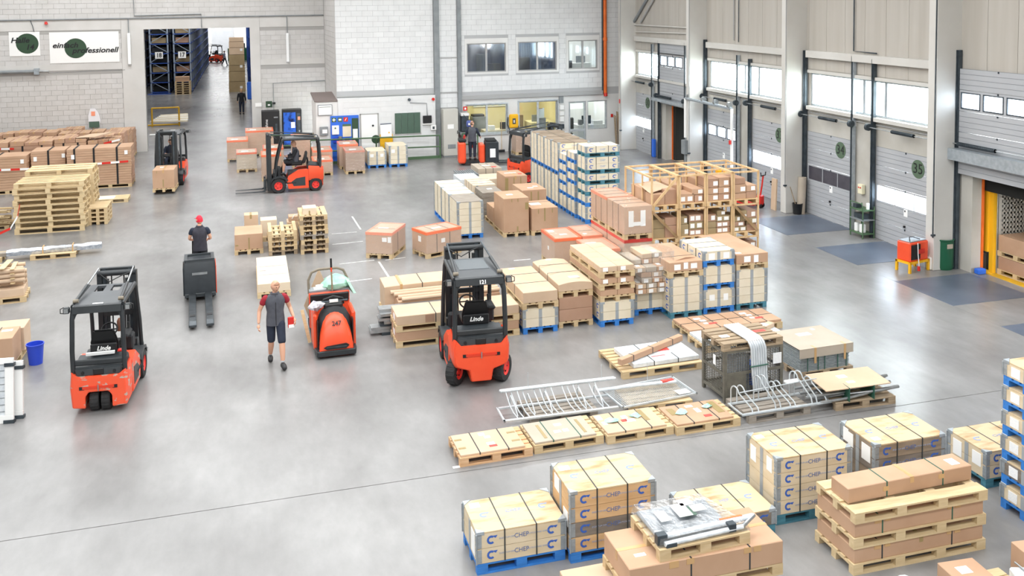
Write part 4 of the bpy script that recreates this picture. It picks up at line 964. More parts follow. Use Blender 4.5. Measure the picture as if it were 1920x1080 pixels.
# stacks left of the numbered forklift
GL = 'long cartons left of the numbered forklift'
z = 0
for k in range(2):
    n_ = ('bottom', 'upper')[k]
    pallet(2.93, 19.62, z, 2.75, .8, 'long raw pallet, %s one in front left of the numbered forklift' % n_, m='pallet_new', group='long pallets by the numbered forklift'); z += PAL
    carton(2.95, 19.63, z, 2.72, .78, .2, 'long brown carton, %s one in front left of the numbered forklift' % n_, m='carton_light' if k else 'carton', straps=[('x', .85), ('x', 1.9)] if k else [], labels=[('l', .25, .04, .2, .12), ('f', .62, .02, .2, .16, 'carton_dark')] if k else [('l', .3, .04, .2, .12)], group=GL); z += .2
pallet(2.95, 20.95, 0, 2.7, 1.5, 'wide raw pallet under the tubes and long cartons behind the forklift', m='pallet_new')
t = thing('steel_bars', 'grey steel bars sticking out to the left of the long cartons', 'steel bars', 2.5, 20.45, .0)
for k in range(9):
    x0 = random.uniform(-.05, .35); pb('bar', t, x0, random.uniform(0, .15), k*.062, 2.2, random.uniform(.34, .47), k*.062+.06, 'steel' if k % 3 else 'steel_dark')
carton(2.98, 21.65, PAL, 2.6, .8, .62, 'long carton with bowed lid behind the tubes left of the forklift', m='carton_light', straps=[('x', .9), ('x', 1.8)], tape=('x', .4), sag=.03, group=GL)
carton(3.2, 20.98, PAL, 2.4, .62, .42, 'plain long carton under the cardboard tubes left of the forklift', m='carton', group=GL)
for k, (y, zz, r) in enumerate(((21.52, .62, .05), (21.36, .615, .05), (21.15, .61, .05), (20.98, .61, .045))):
    o = ob('cardboard_tube', MB().cyl((3.1+.06*k, y, zz+.012), (5.6, y+.06, zz+.012), r, 14).mesh('tube', 'carton_light', smooth=40)); tag(o, 'long brown cardboard tube, %s of four lying left of the forklift' % ('rearmost', 'second from the rear', 'third from the rear', 'nearest')[k], 'tube', 'cardboard tubes left of the forklift')
# ---------------------------------------------------------------- centre
pallet(3.2, 26.98, 0, .8, 1.2, 'raw pallet under the film-wrapped box standing askew', rot=-28, long='y', near=False)
wrapped(3.2, 26.98, PAL, .8, 1.2, .62, 'film-wrapped brown box standing askew with two white labels', rot=-28, straps=[('y', .5)], labels=[('f', .5, .36, .14, .12), ('f', .67, .34, .1, .16), ('t', .2, .5, .3, .1)], em='orange_film_pale')
pallet(4.86, 26.32, 0, 1.2, .8, 'raw pallet under the box with bright orange rim', rot=21, near=False)
wrapped(4.86, 26.32, PAL, 1.2, .8, .62, 'brown box with bright orange rim and warning label', rot=21, straps=[('x', .35), ('x', .8)], labels=[('f', .5, .26, .13, .12), ('l', .3, .3, .15, .16), ('t', .4, .3, .3, .12)])
pallet(-.47, 28.48, 0, .82, 1.2, 'raw pallet under the plain brown box in the centre', long='y', near=False)
carton(-.46, 28.5, PAL, .8, 1.1, .46, 'plain brown box with open top flaps in the centre', m='carton', labels=[('f', .39, .0, .035, .35, 'tape_olive'), ('f', .02, .12, .08, .04, 'tape_olive')])
pallet(-.2, 29.85, 0, 1.2, .8, 'raw pallet behind the plain brown box', near=False)
carton(-.18, 29.9, PAL, .42, .4, .72, 'small pale box with olive tape behind the plain brown box', m='carton_light', tape=('xo', .2)); carton(.30, 29.9, PAL, .5, .5, .52, 'small pale-topped box right of the taped one behind the plain brown box', m='carton_pale')
for k in range(4):
    pallet(.5, 28.1, k*PAL, .82, 1.2, 'wooden pallet, %s in the low stack of four' % ('lowest', 'second', 'third', 'topmost')[k], long='y', near=False, m=('pallet_old', 'pallet', 'pallet', 'pallet')[k], rot=(0, -2, 1, 0)[k], group='low pallet stack')
t = pallet(.5, 28.1, 4*PAL+PAL, .82, 1.2, 'upturned pallet lying on the low pallet stack', long='y', near=False, m='pallet_new'); t.rotation_euler = (0, R(180), 0); t.location.x += .82
for k in range(8):
    pallet(1.42+random.uniform(-.02, .02), 27.95, k*PAL, .8, 1.2, 'wooden pallet, %s in the tall pallet stack' % nth[k] if k != 5 else 'wooden pallet, sixth from bottom in the tall pallet stack', long='y', near=False, m=('pallet', 'pallet_old', 'pallet', 'pallet_grey', 'pallet', 'pallet', 'pallet_old', 'pallet')[k], group='tall pallet stack')
carton(1.5, 28.05, 8*PAL, .4, .45, .2, 'small pale box on top of the tall pallet stack', m='carton_pale', labels=[('f', .17, .0, .04, .12, 'tape_olive')])
carton(1.1, 29.6, 0, .5, .5, .62, 'small box with loose white band beside the tall pallet stack', m='carton_light')
carton(1.15, 29.62, .62, .42, .4, .16, 'little carton lying on the box beside the tall pallet stack', m='carton'); rod('loose_band', [o for o in COL.objects if o.get('label') == 'little carton lying on the box beside the tall pallet stack'][0], [(.1, -.02, .1), (.18, -.05, .22), (.3, -.04, .24), (.4, -.03, .12), (.3, -.08, -.06)], .012, 'white', 6)
pallet(.12, 24.05, 0, .82, 2.6, 'long raw pallet under the flat pale carton behind the walking man', long='y', near=False, m='pallet_new')
carton(.13, 24.06, PAL, .8, 2.6, .22, 'flat pale long carton behind the walking man', m='carton_pale', straps=[], labels=[('t', .05, 1.6, .7, .015, 'grey_ink'), ('t', .05, .8, .7, .015, 'grey_ink'), ('t', .08, 1.2, .15, .02, 'grey_ink')])
# cream crates, brown cartons
for k in range(3):
    n_ = ('nearest', 'middle', 'farthest')[k]
    pallet(6.2, 28.25+k*1.24, 0, .82, 1.2, 'blue pallet under the %s of three tall cream crates' % n_, long='y', m='pallet_blue', near=False, group='pallets of the three cream crates')
    collar_crate(6.2, 28.25+k*1.24, PAL, .82, 1.2, 5, 'tall cream five-collar crate, %s of three in a row' % n_, long='y', mats=['ply_cream'], printing=False, straps=0 if k == 0 else 1, lid='ply_cream' if k else 'pallet_grey', near=False, group='three tall cream crates')
pallet(7.62, 28.0, 0, .84, 1.25, 'raw pallet under the biggest brown carton', long='y', near=False)
carton(7.63, 28.0, PAL, .82, 1.2, 1.08, 'biggest plain brown carton beside the cream crates', m='carton', labels=[('t', .25, .5, .2, .16), ('f', .7, .7, .11, .22, 'tape_olive'), ('f', .42, 0, .05, .18, 'tape_olive'), ('f', .25, .96, .03, .1, 'tape_olive'), ('f', .45, .96, .03, .1, 'tape_olive')])
pallet(7.65, 29.35, 0, .84, 1.2, 'raw pallet behind the biggest brown carton', long='y', near=False)
carton(7.66, 29.4, PAL, .4, .9, .5, 'low crumpled carton left behind the biggest brown carton', m='carton', tape=('y', .4))
pallet(8.52, 27.92, 0, .88, 1.2, 'raw pallet under the middle-sized carton with white label', long='y', near=False)
carton(8.53, 27.93, PAL, .86, 1.15, .72, 'middle-sized brown carton with white top label and black strap', m='carton', straps=[('y', .9)], labels=[('t', .12, .5, .35, .3), ('f', .4, .3, .045, .42, 'tape_olive'), ('f', .2, .55, .03, .14, 'tape_olive'), ('f', .66, .55, .03, .14, 'tape_olive')])
pallet(8.84, 30.1, 0, .86, 1.2, 'raw pallet under the carton with two olive tape lines', long='y', near=False)
carton(8.85, 30.1, PAL, .86, 1.2, .86, 'brown carton with two olive tape lines behind the white-labelled one', m='carton', labels=[('t', .3, .3, .2, .12), ('t', .55, .5, .16, .12), ('f', .3, .2, .045, .6, 'tape_olive'), ('f', .55, .2, .045, .6, 'tape_olive')])
pallet(8.98, 32.72, 0, .84, 1.2, 'raw pallet under the carton with red stamp', long='y', near=False)
carton(8.98, 32.72, PAL, .84, 1.2, .86, 'brown carton with red stamp on its lid, nearest the rear forklift', m='carton', labels=[('t', .15, .6, .45, .1), ('t', .6, .3, .14, .16, 'red_print'), ('f', .0, .0, .12, .8, 'tape_olive'), ('f', .32, .2, .03, .6, 'tape_olive'), ('f', .58, .2, .03, .6, 'tape_olive')], tape=('x', .4))
sheetpack(7.64, 30.75, 0, .72, 1.1, .88, 20, 'stack of grey-edged slats topped with boards and labels', m='pallet_grey', nm='slat_stack', labels=[('t', .3, .5, .18, .18)])
carton(7.64, 32.1, 0, .82, 1.4, .88, 'cream-sided strapped pack with slanting cover', m='carton_pale', straps=[('y', .3), ('y', .7), ('y', 1.1)], labels=[('t', .3, .4, .3, .2), ('f', .1, .0, .08, .86, 'steel_grey')])
carton(7.5, 33.6, 0, .8, 1.2, .82, 'white film-wrapped pack next to the grey grille', m='plastic_wrap_white', nm='panel_pack', cat='panel')
t = thing('grille_stack', 'grey steel grille crate left of the pallet truck goods', 'grille', 7.82, 35.1, 0)
pb('core', t, .03, .03, 0, .77, 1.1, .62, 'plastic_grey2')
for k in range(9): pb('slat', t, k*.09, -.0, 0, k*.09+.05, .04, .68, 'steel_grey'); pb('slat', t, k*.09, 0, .66, k*.09+.04, 1.15, .70, 'steel_grey')
carton(8.7, 35.65, 0, .95, 1.3, .8, 'grey-brown flat-lidded pack with red stamp by the orange pallet truck', m='carton_grey', labels=[('t', .3, .6, .35, .15), ('t', .6, .2, .2, .2, 'red_print')], straps=[('x', .3), ('x', .6)])
carton(8.55, 34.4, 0, .95, 1.1, .62, 'pale open-topped box before the grey-brown flat-lidded pack', m='carton_pale')
# ---------------------------------------------------------------- crate towers
z = 0
for k, n in enumerate((2, 1, 1, 1, 2, 1)):
    s = ('lowest', 'second from bottom', 'third from bottom', 'fourth from bottom', 'fifth from bottom', 'topmost')[k]
    pallet(10.68, 28.87, z, 1.2, .8, 'teal pallet, %s of the front crate tower' % s if k else 'blue pallet, lowest of the front crate tower', m='pallet_blue' if k < 2 else 'pallet_teal', near=False, group='pallets of the front crate tower')
    collar_crate(10.68, 28.87, z+PAL, 1.2, .8, n, 'printed cream crate, %s of the front crate tower' % s, near=False, straps=2, mats=['ply_cream'], lid='ply_cream', group='crates of the front crate tower'); z += ZR(n)
for q, (yy_, rs) in enumerate(((29.75, (2, 2, 1, 1, 1)), (30.62, (2, 1, 1, 1, 1)))):
    z = 0; w_ = ('second', 'third')[q]
    for k, n in enumerate(rs):
        pallet(10.62, yy_, z, 1.2, .8, 'blue pallet, %s of the %s crate tower' % (nth[k], w_), m='pallet_blue', near=False, group='pallets of the %s crate tower' % w_)
        collar_crate(10.62, yy_, z+PAL, 1.2, .8, n, 'banded cream crate, %s of the %s crate tower' % (nth[k], w_), near=False, straps=1, mats=['ply_cream'], lid='ply_cream', group='crates of the %s crate tower' % w_); z += ZR(n)
for q in range(4):
    z = 0; w_ = ('first', 'second', 'third', 'last')[q]
    for k in range(2):
        lv = ('lower', 'upper')[k]
        pallet(10.62, 31.5+q*.84, z, 1.2, .8, 'bright blue pallet under the %s tall crate, %s of the rear tower row' % (lv, w_), m='pallet_blue', near=False, group='pallets of the rear tower row')
        collar_crate(10.62, 31.5+q*.84, z+PAL, 1.2, .8, 5, 'tall banded crate on the %s level, %s of the rear tower row' % (lv, w_), near=False, straps=1, mats=['ply_cream'], lid='ply_grey2', printing=(q == 0), group='crates of the rear tower row'); z += ZR(5)
# ---------------------------------------------------------------- open wooden frame crates, three tiers of four
FX, FY, FW, FD, FH = 10.24, 22.68, .805, 1.84, .9
def frame_crate(x, y, z, label, brace, group, detail=True):
    t = thing('frame_crate', label, 'crate', x, y, z, 0, group); w, d, h = FW-.012, FD, FH-.006; s = .045; m = 'frame_wood'
    for j in range(3): pb('base_runner', t, j*(w-.1)/2, 0, 0, j*(w-.1)/2+.1, d, .1, m)
    for j in range(6): pb('deck_board', t, 0, j*(d-.12)/5, .1, w, j*(d-.12)/5+.12, .12, m)
    for (px, py) in ((0, 0), (w-s, 0), (0, d-s), (w-s, d-s)): pb('post', t, px, py, .12, px+s, py+s, h, m)
    for k in (1, 2): pb('post', t, 0, d*k/3, .12, s*.8, d*k/3+s, h-s, m)
    pb('top_rail', t, 0, 0, h-s, w, s, h, m); pb('top_rail', t, 0, d-s, h-s, w, d, h, m); pb('top_rail', t, 0, s, h-s, s, d-s, h, m); pb('top_rail', t, w-s, s, h-s, w, d-s, h, m)
    for k in (1, 2): pb('top_rail', t, s, d*k/3, h-s, w-s, d*k/3+s*.7, h-.01, m)
    if brace:
        a, b = ((s, .12), (w-s, h-s)) if brace > 0 else ((s, h-s), (w-s, .12)); dd = Vector((b[0]-a[0], b[1]-a[1])); n = Vector((-dd.y, dd.x)).normalized()*.035
        ob('brace', MB().prism([(a[0]+n.x, a[1]+n.y), (b[0]+n.x, b[1]+n.y), (b[0]-n.x, b[1]-n.y), (a[0]-n.x, a[1]-n.y)], -.02, 0, 'y').mesh('brace', m if brace > 0 else 'frame_wood_dark'), t)
    return t
lay = {(2, 0): [(0, 0, .12, .36, .45, .3, 0), (.37, 0, .12, .34, .5, .4, 0), (0, .5, .12, .35, .9, .34, 0), (.37, .55, .12, .33, .9, .36, 0)],
       (2, 1): [(0, 0, .12, .42, .5, .26, 1), (.44, 0, .12, .25, .5, .2, 1), (.36, .0, .33, .33, .9, .16, 1), (0, .55, .12, .35, 1.0, .4, 0), (.37, .55, .12, .32, .9, .2, 0)],
       (2, 2): [(0, 0, .12, .34, .6, .18, 1), (.35, 0, .12, .35, .6, .18, 1), (0, 0, .305, .34, .6, .18, 1), (.35, 0, .305, .35, .6, .18, 1), (0, 0, .49, .34, .6, .24, 1), (.36, 0, .49, .33, .6, .26, 1), (0, .65, .12, .7, .9, .5, 0)],
       (2, 3): [(0, 0, .12, .38, .6, .16, 0), (.39, 0, .12, .31, .6, .18, 0), (0, 0, .285, .38, .6, .24, 1), (.39, 0, .305, .31, .6, .18, 1), (0, 0, .53, .36, .6, .17, 0), (0, .65, .12, .7, .9, .45, 0)],
       (1, 0): [(0, 0, .12, .36, .6, .26, 0), (.37, 0, .12, .34, .6, .32, 0), (0, 0, .385, .36, .6, .24, 0), (.37, 0, .445, .34, .6, .22, 0)],
       (1, 1): [(0, 0, .12, .26, .6, .32, 1), (.28, 0, .12, .42, .6, .16, 1), (.28, 0, .285, .42, .6, .2, 1), (.28, 0, .49, .42, .6, .2, 1), (.02, 0, .445, .2, .6, .22, 1)],
       (1, 2): [(0, 0, .12, .28, .6, .16, 0), (.29, 0, .12, .41, .6, .16, 1), (0, 0, .285, .28, .6, .17, 0), (.29, 0, .285, .41, .6, .15, 1), (.29, 0, .44, .41, .6, .16, 1), (0, 0, .46, .28, .6, .2, 1), (.3, 0, .605, .25, .6, .14, 1)],
       (1, 3): [(0, 0, .12, .4, .6, .14, 1), (0, 0, .265, .34, .6, .13, 1), (0, 0, .4, .2, .6, .15, 1), (.41, 0, .12, .3, .6, .18, 0), (.41, 0, .305, .3, .6, .17, 1), (.41, 0, .48, .3, .6, .2, 1), (.22, 0, .4, .18, .6, .3, 1)],
       (0, 3): [(0, 0, .12, .38, .6, .4, 0), (.4, 0, .12, .3, .6, .25, 1), (.4, 0, .375, .3, .6, .16, 1), (.4, 0, .54, .3, .6, .18, 1)]}
tn_ = ('bottom', 'middle', 'top'); cn_ = ('first', 'second', 'third', 'fourth')
for ti in range(3):
    for ci in range(4):
        br = {(2, 0): 1, (1, 0): -1, (1, 3): -1, (0, 3): -1}.get((ti, ci), 0)
        frame_crate(FX+ci*FW, FY, ti*FH, 'open wooden frame crate, %s tier, %s from the left' % (tn_[ti], cn_[ci]), br, 'open wooden frame crates')
        for q, (a, b, c, w, d, h, lb) in enumerate(lay.get((ti, ci), [])):
            L = [('f', w*.45 if q % 2 else w*.55, h*.2, min(.14, w*.4), min(.12, h*.6))] if lb else []
            if lb and w > .38: L.append(('f', w*.08, h*.2, .12, min(.12, h*.6)))
            cc = ('lowest' if c < .2 else 'second' if c < .36 else 'third' if c < .52 else 'topmost')+(' left' if a < .15 else ' middle' if a < .29 else ' right')+(' rear' if b > .3 else ' front')
            carton(FX+ci*FW+.05+a, FY+.07+b, ti*FH+c, w, d, h-.004, 'brown carton, %s one inside the %s-tier frame crate %s from left' % (cc, tn_[ti], cn_[ci]), m=('carton', 'carton_dark', 'carton')[q % 3] if ti == 2 else ('carton_olive', 'carton_dark')[q % 2], labels=L, group='cartons in the %s-tier frame crate %s from left' % (tn_[ti], cn_[ci]))
o = [o for o in COL.objects if o.get('label', '').startswith('brown carton, lowest left front one inside the top-tier frame crate first')][0]
ob('open_flap', MB().add([(-.02, .1, .31), (.62, .25, .42), (.45, .75, .5), (-.1, .7, .46), (.2, .45, .50)], [(0, 1, 4), (1, 2, 4), (2, 3, 4), (3, 0, 4)]).mesh('flap', 'carton_light'), o)
o = bxm(.3, .16, .1, 'yellow', .01); o = ob('yellow_pack', o, None, (12.95, 24.1, 2*FH+.12+.46)); tag(o, 'small yellow pack lying in the top-tier frame crate', 'package')
# wrapped boxes beside the frame crates
pallet(8.0, 24.1, 0, .78, 1.2, 'raw pallet under the orange-rimmed box left of the wrapped group', long='y', near=False)
wrapped(8.0, 24.1, PAL, .78, 1.2, .72, 'brown box with thick orange rim, leftmost of the wrapped group', labels=[('t', .1, .8, .16, .2), ('t', .3, .4, .2, .1), ('l', .5, .3, .1, .1)])
pallet(8.82, 24.1, 0, .58, 1.2, 'raw pallet under the second orange-rimmed box of the wrapped group', long='y', near=False)
wrapped(8.82, 24.1, PAL, .58, 1.2, .74, 'brown box with pale orange rim, second of the wrapped group', em='orange_film_pale', straps=[('y', .6)], labels=[('t', .1, .2, .1, .1)])
pallet(8.58, 22.75, 0, .8, 1.2, 'raw pallet under the low film-wrapped box before the wrapped group', long='y', near=False)
wrapped(8.58, 22.75, PAL, .8, 1.2, .7, 'low film-wrapped box with pink rim before the wrapped group', em='orange_film_pale', labels=[('t', .1, .7, .3, .1), ('t', .3, .2, .2, .15)])
for k, y in enumerate((22.6, 23.86)):
    w_ = ('front', 'rear')[k]
    pallet(9.43, y, 0, .78, 1.2, 'raw pallet on the floor under the %s double-decked wrapped box' % w_, long='y', near=False)
    wrapped(9.43, y, PAL, .78, 1.2, .94, 'lower wrapped box with red rim under the %s tall box' % w_, em='red')
    pallet(9.43, y, 1.09, .78, 1.2, 'raw pallet between the %s double-decked wrapped boxes' % w_, long='y', near=False)
    wrapped(9.43, y, 1.09+PAL, .78, 1.2, .74, ('tall film-wrapped box with U-shaped white labels by the frame crates', 'film-wrapped box with orange rim behind the U-labelled one')[k], edge=bool(k), em='orange_film_pale', straps=[('y', .4), ('y', .8)], labels=[('f', .12, .2, .14, .42), ('f', .46, .2, .14, .42), ('f', .26, .22, .2, .1)] if k == 0 else [])
# orange-rimmed row in front of the railing
OR = [(-.5, 42.6, .86, 1.1, .72, 'slatted film-wrapped box with orange rim, front left of the railing group', 5, 0), (-.95, 45.6, .95, 1.2, .86, 'tall-sided box with orange rim, farthest left of the railing group', 0, 0), (-.1, 46.9, 1.3, 1.2, 1.1, 'tallest orange-edged box beside the vending machines', 0, 0), (.52, 40.15, .8, 1.2, .95, 'orange-edged box hidden behind the moving forklift mast', 0, 0), (.62, 41.6, .85, 1.2, 1.0, 'orange-edged box seen through the forklift mast', 5, 0), (2.66, 40.62, .82, 1.2, .52, 'low box with orange rim right behind the moving forklift', 0, 0), (2.75, 42.1, .85, 1.2, .72, 'low orange-rimmed box in front of the blue safety board', 0, 0), (1.9, 43.0, .8, 1.0, 1.25, 'stack of orange-edged flat packs seen behind the forklift driver', 9, 0), (4.03, 40.6, .82, 1.2, .86, 'film-wrapped box with shiny front before the white door', 0, 1), (3.9, 41.95, .82, 1.2, .95, 'orange-rimmed box behind the shiny film-wrapped one', 0, 0)]
for i, (x, y, dx, dy, dz, lb, ln, pale) in enumerate(OR):
    pallet(x, y, 0, dx, dy, 'raw pallet under the '+' '.join(lb.split()[:4])+' '+('one', 'two', 'three')[0] if 0 else 'raw pallet carrying the '+lb, long='y', near=False)
    wrapped(x, y, PAL, dx, dy, dz, lb, lines=ln, m='carton_pale' if ln == 5 else 'carton_wrap', em='orange_film' if not pale else 'orange_film_pale', labels=[('t', .2, .3, .3, .3)], film='film_heavy' if pale or ln == 5 else 'film')
for i, (x, y, n, lb) in enumerate(((5.12, 41.72, 3, 'shorter'), (6.07, 41.68, 4, 'taller'))):
    pallet(x, y, 0, .82, 1.2, 'blue pallet under the %s crate before the railing' % lb, long='y', m='pallet_blue', near=False)
    collar_crate(x, y, PAL, .82, 1.2, n, 'cream crate with grey band before the railing, the %s of two' % lb, long='y', mats=['ply_cream'], printing=False, straps=0, near=False, lid='ply_cream', labels=[('f', .1, .35, .16, .14), ('f', .56, .35, .14, .14)] if n == 3 else [('f', .1, .5, .16, .16)])
# ---------------------------------------------------------------- left side
GB = 'flat carton stacks in the roped-off corner'
for i, (x, y, dx, dy, dz, n) in enumerate(((-7.0, 40.8, 2.4, 1.2, 1.5, 15), (-8.35, 41.1, 1.25, 1.2, 1.45, 14), (-10.6, 40.75, 2.15, 1.2, 1.35, 13))):
    w_ = ('right', 'middle', 'left')[i]
    pallet(x, y, 0, dx, dy, 'raw long pallet under the %s front board stack' % w_, near=False)
    sheetpack(x, y, PAL, dx, dy, dz, n, 'stack of flat brown boxes, %s one in the taped-off front row' % w_, m='carton', straps=[('x', dx*.12), ('x', dx*.42), ('x', dx*.78)] if i == 0 else [('x', dx*.5)], labels=[('f', dx*.9, dz-.3, .12, .16), ('f', dx*.07, dz-.4, .12, .18)], group=GB)
rr = random.Random(5)
for r_, (y, z, xs) in enumerate(((43.3, 1.62, (-11.3, -9.6, -7.9, -6.6)), (45.2, 1.5, (-11.8, -10.3, -8.9, -7.4, -6.2)), (47.0, 1.55, (-11.6, -10.2, -8.4, -7.0)), (48.7, 1.35, (-12, -10.5, -8.9, -7.6, -6.5)))):
    for c_, x in enumerate(xs):
        nx = xs[c_+1]-.06 if c_+1 < len(xs) else -5.35
        dz = z+rr.uniform(-.12, .1)
        pos = ('%s row behind the front stacks, %s' % (('first', 'second', 'third', 'last')[r_], ('far left', 'second from left', 'third from left', 'fourth from left', 'fifth from left')[c_]))
        pallet(x, y, 0, nx-x, 1.3, 'raw pallet in the taped-off corner, '+pos, near=False)
        sheetpack(x, y, PAL, nx-x, 1.3, dz-PAL-.14, 10, 'stack of flat brown boxes, '+pos, m=('carton', 'carton_dark', 'carton')[c_ % 3], straps=[('x', (nx-x)*.3), ('x', (nx-x)*.75)], group=GB, labels=[('f', (nx-x)*.5, dz-.6, .14, .16)] if (r_+c_) % 3 == 0 else [])
        n2 = 3 if nx-x > 1.2 else 2
        for q in range(n2): carton(x+(nx-x)*q/n2+.01, y+.05, dz-.136, (nx-x)/n2-.02, 1.1, .13+rr.uniform(0, .08), 'loose brown box, %s one on the %s stack of the %s roped-off row' % ((('left', 'middle', 'right') if n2 == 3 else ('left', 'right'))[q], ('far left', 'second', 'third', 'fourth', 'fifth')[c_], ('first', 'second', 'third', 'last')[r_]), m=('carton', 'carton_dark')[q % 2], group='loose boxes on the roped-off stacks', tape=('x', .2))
o = ob('cardboard_sheet', MB().add([(0, 0, 0), (.9, -.1, .02), (1.9, .1, .25), (1.5, .7, .1), (.6, .8, .05), (0, 0, .01), (.9, -.1, .03), (1.9, .1, .26), (1.5, .7, .11), (.6, .8, .06)], [(0, 1, 4), (1, 3, 4), (1, 2, 3), (5, 9, 6), (6, 9, 8), (6, 8, 7)]).mesh('sheet', 'carton_light'), None, (-7.2, 43.5, 1.74)); tag(o, 'bent loose cardboard sheet on top of the roped-off stacks', 'cardboard')
# barrier tape
def tape(name, pts, label, w=.08):
    n = len(pts)-1; t = thing(name, label, 'barrier tape', 0, 0, 0); 
    tot = 0; seg = .32; P = [Vector(p) for p in pts]; fine = []
    for i in range(n):
        L = (P[i+1]-P[i]).length; k = max(1, int(L/.16))
        for j in range(k): fine.append(P[i].lerp(P[i+1], j/k))
    fine.append(P[-1])
    for c in range(2):
        mb = MB()
        for i in range(len(fine)-1):
            if (i//2) % 2 == c:
                a, b = fine[i], fine[i+1]; d = (b-a).normalized(); nrm = Vector((d.y, -d.x, 0)).normalized()*.003; u = Vector((0, 0, w))
                v = [a-nrm, b-nrm, b-nrm+u, a-nrm+u, a+nrm, b+nrm, b+nrm+u, a+nrm+u]
                mb.add(v, [(0, 1, 2, 3), (7, 6, 5, 4), (0, 4, 5, 1), (3, 2, 6, 7), (1, 5, 6, 2), (0, 3, 7, 4)])
        o = ob(('red_stripes', 'white_stripes')[c], mb.mesh('tape', ('red', 'white')[c], fix=False), t); o['kind'] = 'stuff'
tape('barrier_tape', [(-11, 40.62, .98), (-8, 40.6, .94), (-4.7, 40.72, 1.02)], 'red and white barrier tape stretched across the front carton stacks')
tape('barrier_tape', [(-11.5, 43.1, 1.5), (-9.4, 43.15, 1.42)], 'red and white tape end at the left edge behind the front stacks')
tape('barrier_tape', [(-5.95, 43.27, 1.44), (-5.3, 43.27, 1.58)], 'short red and white tape piece at the right stack corner')
tape('barrier_tape', [(-7.15, 33.25, .95), (-7.2, 33.1, .6), (-7.4, 33.0, .25), (-7.9, 32.9, .05), (-8.6, 32.8, .02)], 'red and white tape hanging off the big pallet stack')
# big pallet stack
for k in range(9):
    pallet(-7.36+random.uniform(-.03, .03), 33.35+random.uniform(-.03, .03), k*.185, 2.1, 1.25, 'long pallet, %s in the big left pallet stack' % ('lowest', 'second from bottom', 'third from bottom', 'fourth from bottom', 'middle one', 'sixth from bottom', 'seventh from bottom', 'eighth from bottom', 'topmost')[k], m='pallet_new', near=(k > 6), h=.178, group='big left pallet stack', rot=-1.5, nsb=3)
for k in range(10): pallet(-7.25+random.uniform(-.03, .03), 34.75, k*.182, 2.1, 1.2, 'long pallet, %s in the second stack behind the big left one' % ('lowest', 'second from bottom', 'third from bottom', 'fourth from bottom', 'fifth from bottom', 'sixth from bottom', 'seventh from bottom', 'eighth from bottom', 'ninth from bottom', 'topmost')[k], m='pallet_new', near=False, h=.178, nb=5 if k < 9 else 3, group='pallet stack behind the big left one', nsb=3)
for k in range(4): pallet(-5.25, 34.0, k*PAL, .6, 1.2, 'small pallet, %s of four right beside the big pallet stack' % nth[k] if k < 3 else 'small pallet, topmost of four right beside the big pallet stack', long='y', m='pallet', near=False, group='small pallets beside the big stack')
pallet(-5.6, 37.6, 0, 1.2, .8, 'single pallet with white sheet behind the big pallet stack', near=False, m='pallet_new'); carton(-5.5, 37.7, PAL, .6, .5, .02, 'white paper sheet lying on the single pallet', m='paper', nm='paper_sheet', cat='paper', bev=.002)
pallet(-9.3, 34.2, 0, 1.6, 1.0, 'raw pallet under the scrap wood at the left edge', near=False)
t = thing('scrap_wood', 'heap of scrap wood slats at the left edge', 'wood', -9.2, 34.25, PAL)
rr = random.Random(9)
for k in range(26): ob('slat', bxm(1.3, .07, .04, 'pallet_new'), t, (rr.uniform(0, .25), rr.uniform(0, .7), .02+k*.018), (0, 0, R(rr.uniform(-14, 14))))
pallet(-6.2, 29.78, 0, 1.22, .8, 'raw pallet under the foil-wrapped beam', near=False); pallet(-8.1, 29.8, 0, 1.15, .8, 'raw pallet at the left edge under the beam end', near=False)
t = thing('foil_bar', 'long silver foil-wrapped beam lying on two pallets', 'beam', -8.2, 29.95, PAL, 3)
rr = random.Random(2); rings = []
for k in range(20): 
    x = 1.35+2.55*k/19; j = rr.uniform(-.012, .012); rings.append([(x, -.12+j, 0), (x, .12+j, 0), (x, .13+j, .12+rr.uniform(-.02, .02)), (x, 0, .17+rr.uniform(-.02, .02)), (x, -.13+j, .12+rr.uniform(-.02, .02))])
ob('foil', MB().loft(rings).mesh('foil', 'foil', smooth=20), t); pb('core', t, 0, -.1, 0, 1.5, .1, .1, 'pallet_grey')
for x in (2.3, 3.1): ob('tie_band', MB().box(x, -.15, 0, x+.03, .15, .19).mesh('tie', 'tape'), t)
pallet(-6.65, 25.5, 0, 1.2, .85, 'raw pallet under the cardboard tubes at the left edge', rot=5)
t = thing('wood_offcuts', 'pile of cardboard rolls and boards on pallet at the left edge', 'cardboard rolls', -6.6, 25.55, PAL, 5)
for k in range(4):
    for j in range(4):
        if (k+j) % 5: ob('roll', MB().cyl((0, .1+j*.2, .28+k*.12), (1.12-.05*(j % 2), .1+j*.2, .28+k*.12), .055, 12).mesh('roll', 'carton_light', smooth=40), t)
    pb('spacer', t, .2, .0, .33+k*.12, .32, .75, .35+k*.12, 'pallet_new'); pb('spacer', t, .8, .0, .33+k*.12, .9, .75, .35+k*.12, 'pallet_new')
pb('board_box', t, 0, 0, 0, 1.1, .78, .2, 'carton_light', .01); ob('slat', bxm(.14, .9, .02, 'pallet_new'), t, (.55, -.05, .74), (0, 0, R(-6)))
o = ob('blue_crate', bxm(.12, .3, .3, 'bucket_blue', .02), None, (-6.25, 25.15, 0)); tag(o, 'blue plastic crate corner at the left edge', 'crate')
t = thing('work_glove', 'black and red glove lying on the cardboard rolls', 'glove', -6.35, 25.7, PAL+.74)
ob('glove', MB().lathe([(0, 0), (.1, .0), (.12, .05), (.06, .1), (0, .11)], 10).mesh('g', 'black', smooth=60), t); ob('glove_cuff', MB().cyl((-.05, 0, .04), (-.2, .02, .04), .05, 10).mesh('g', 'red', smooth=40), t)
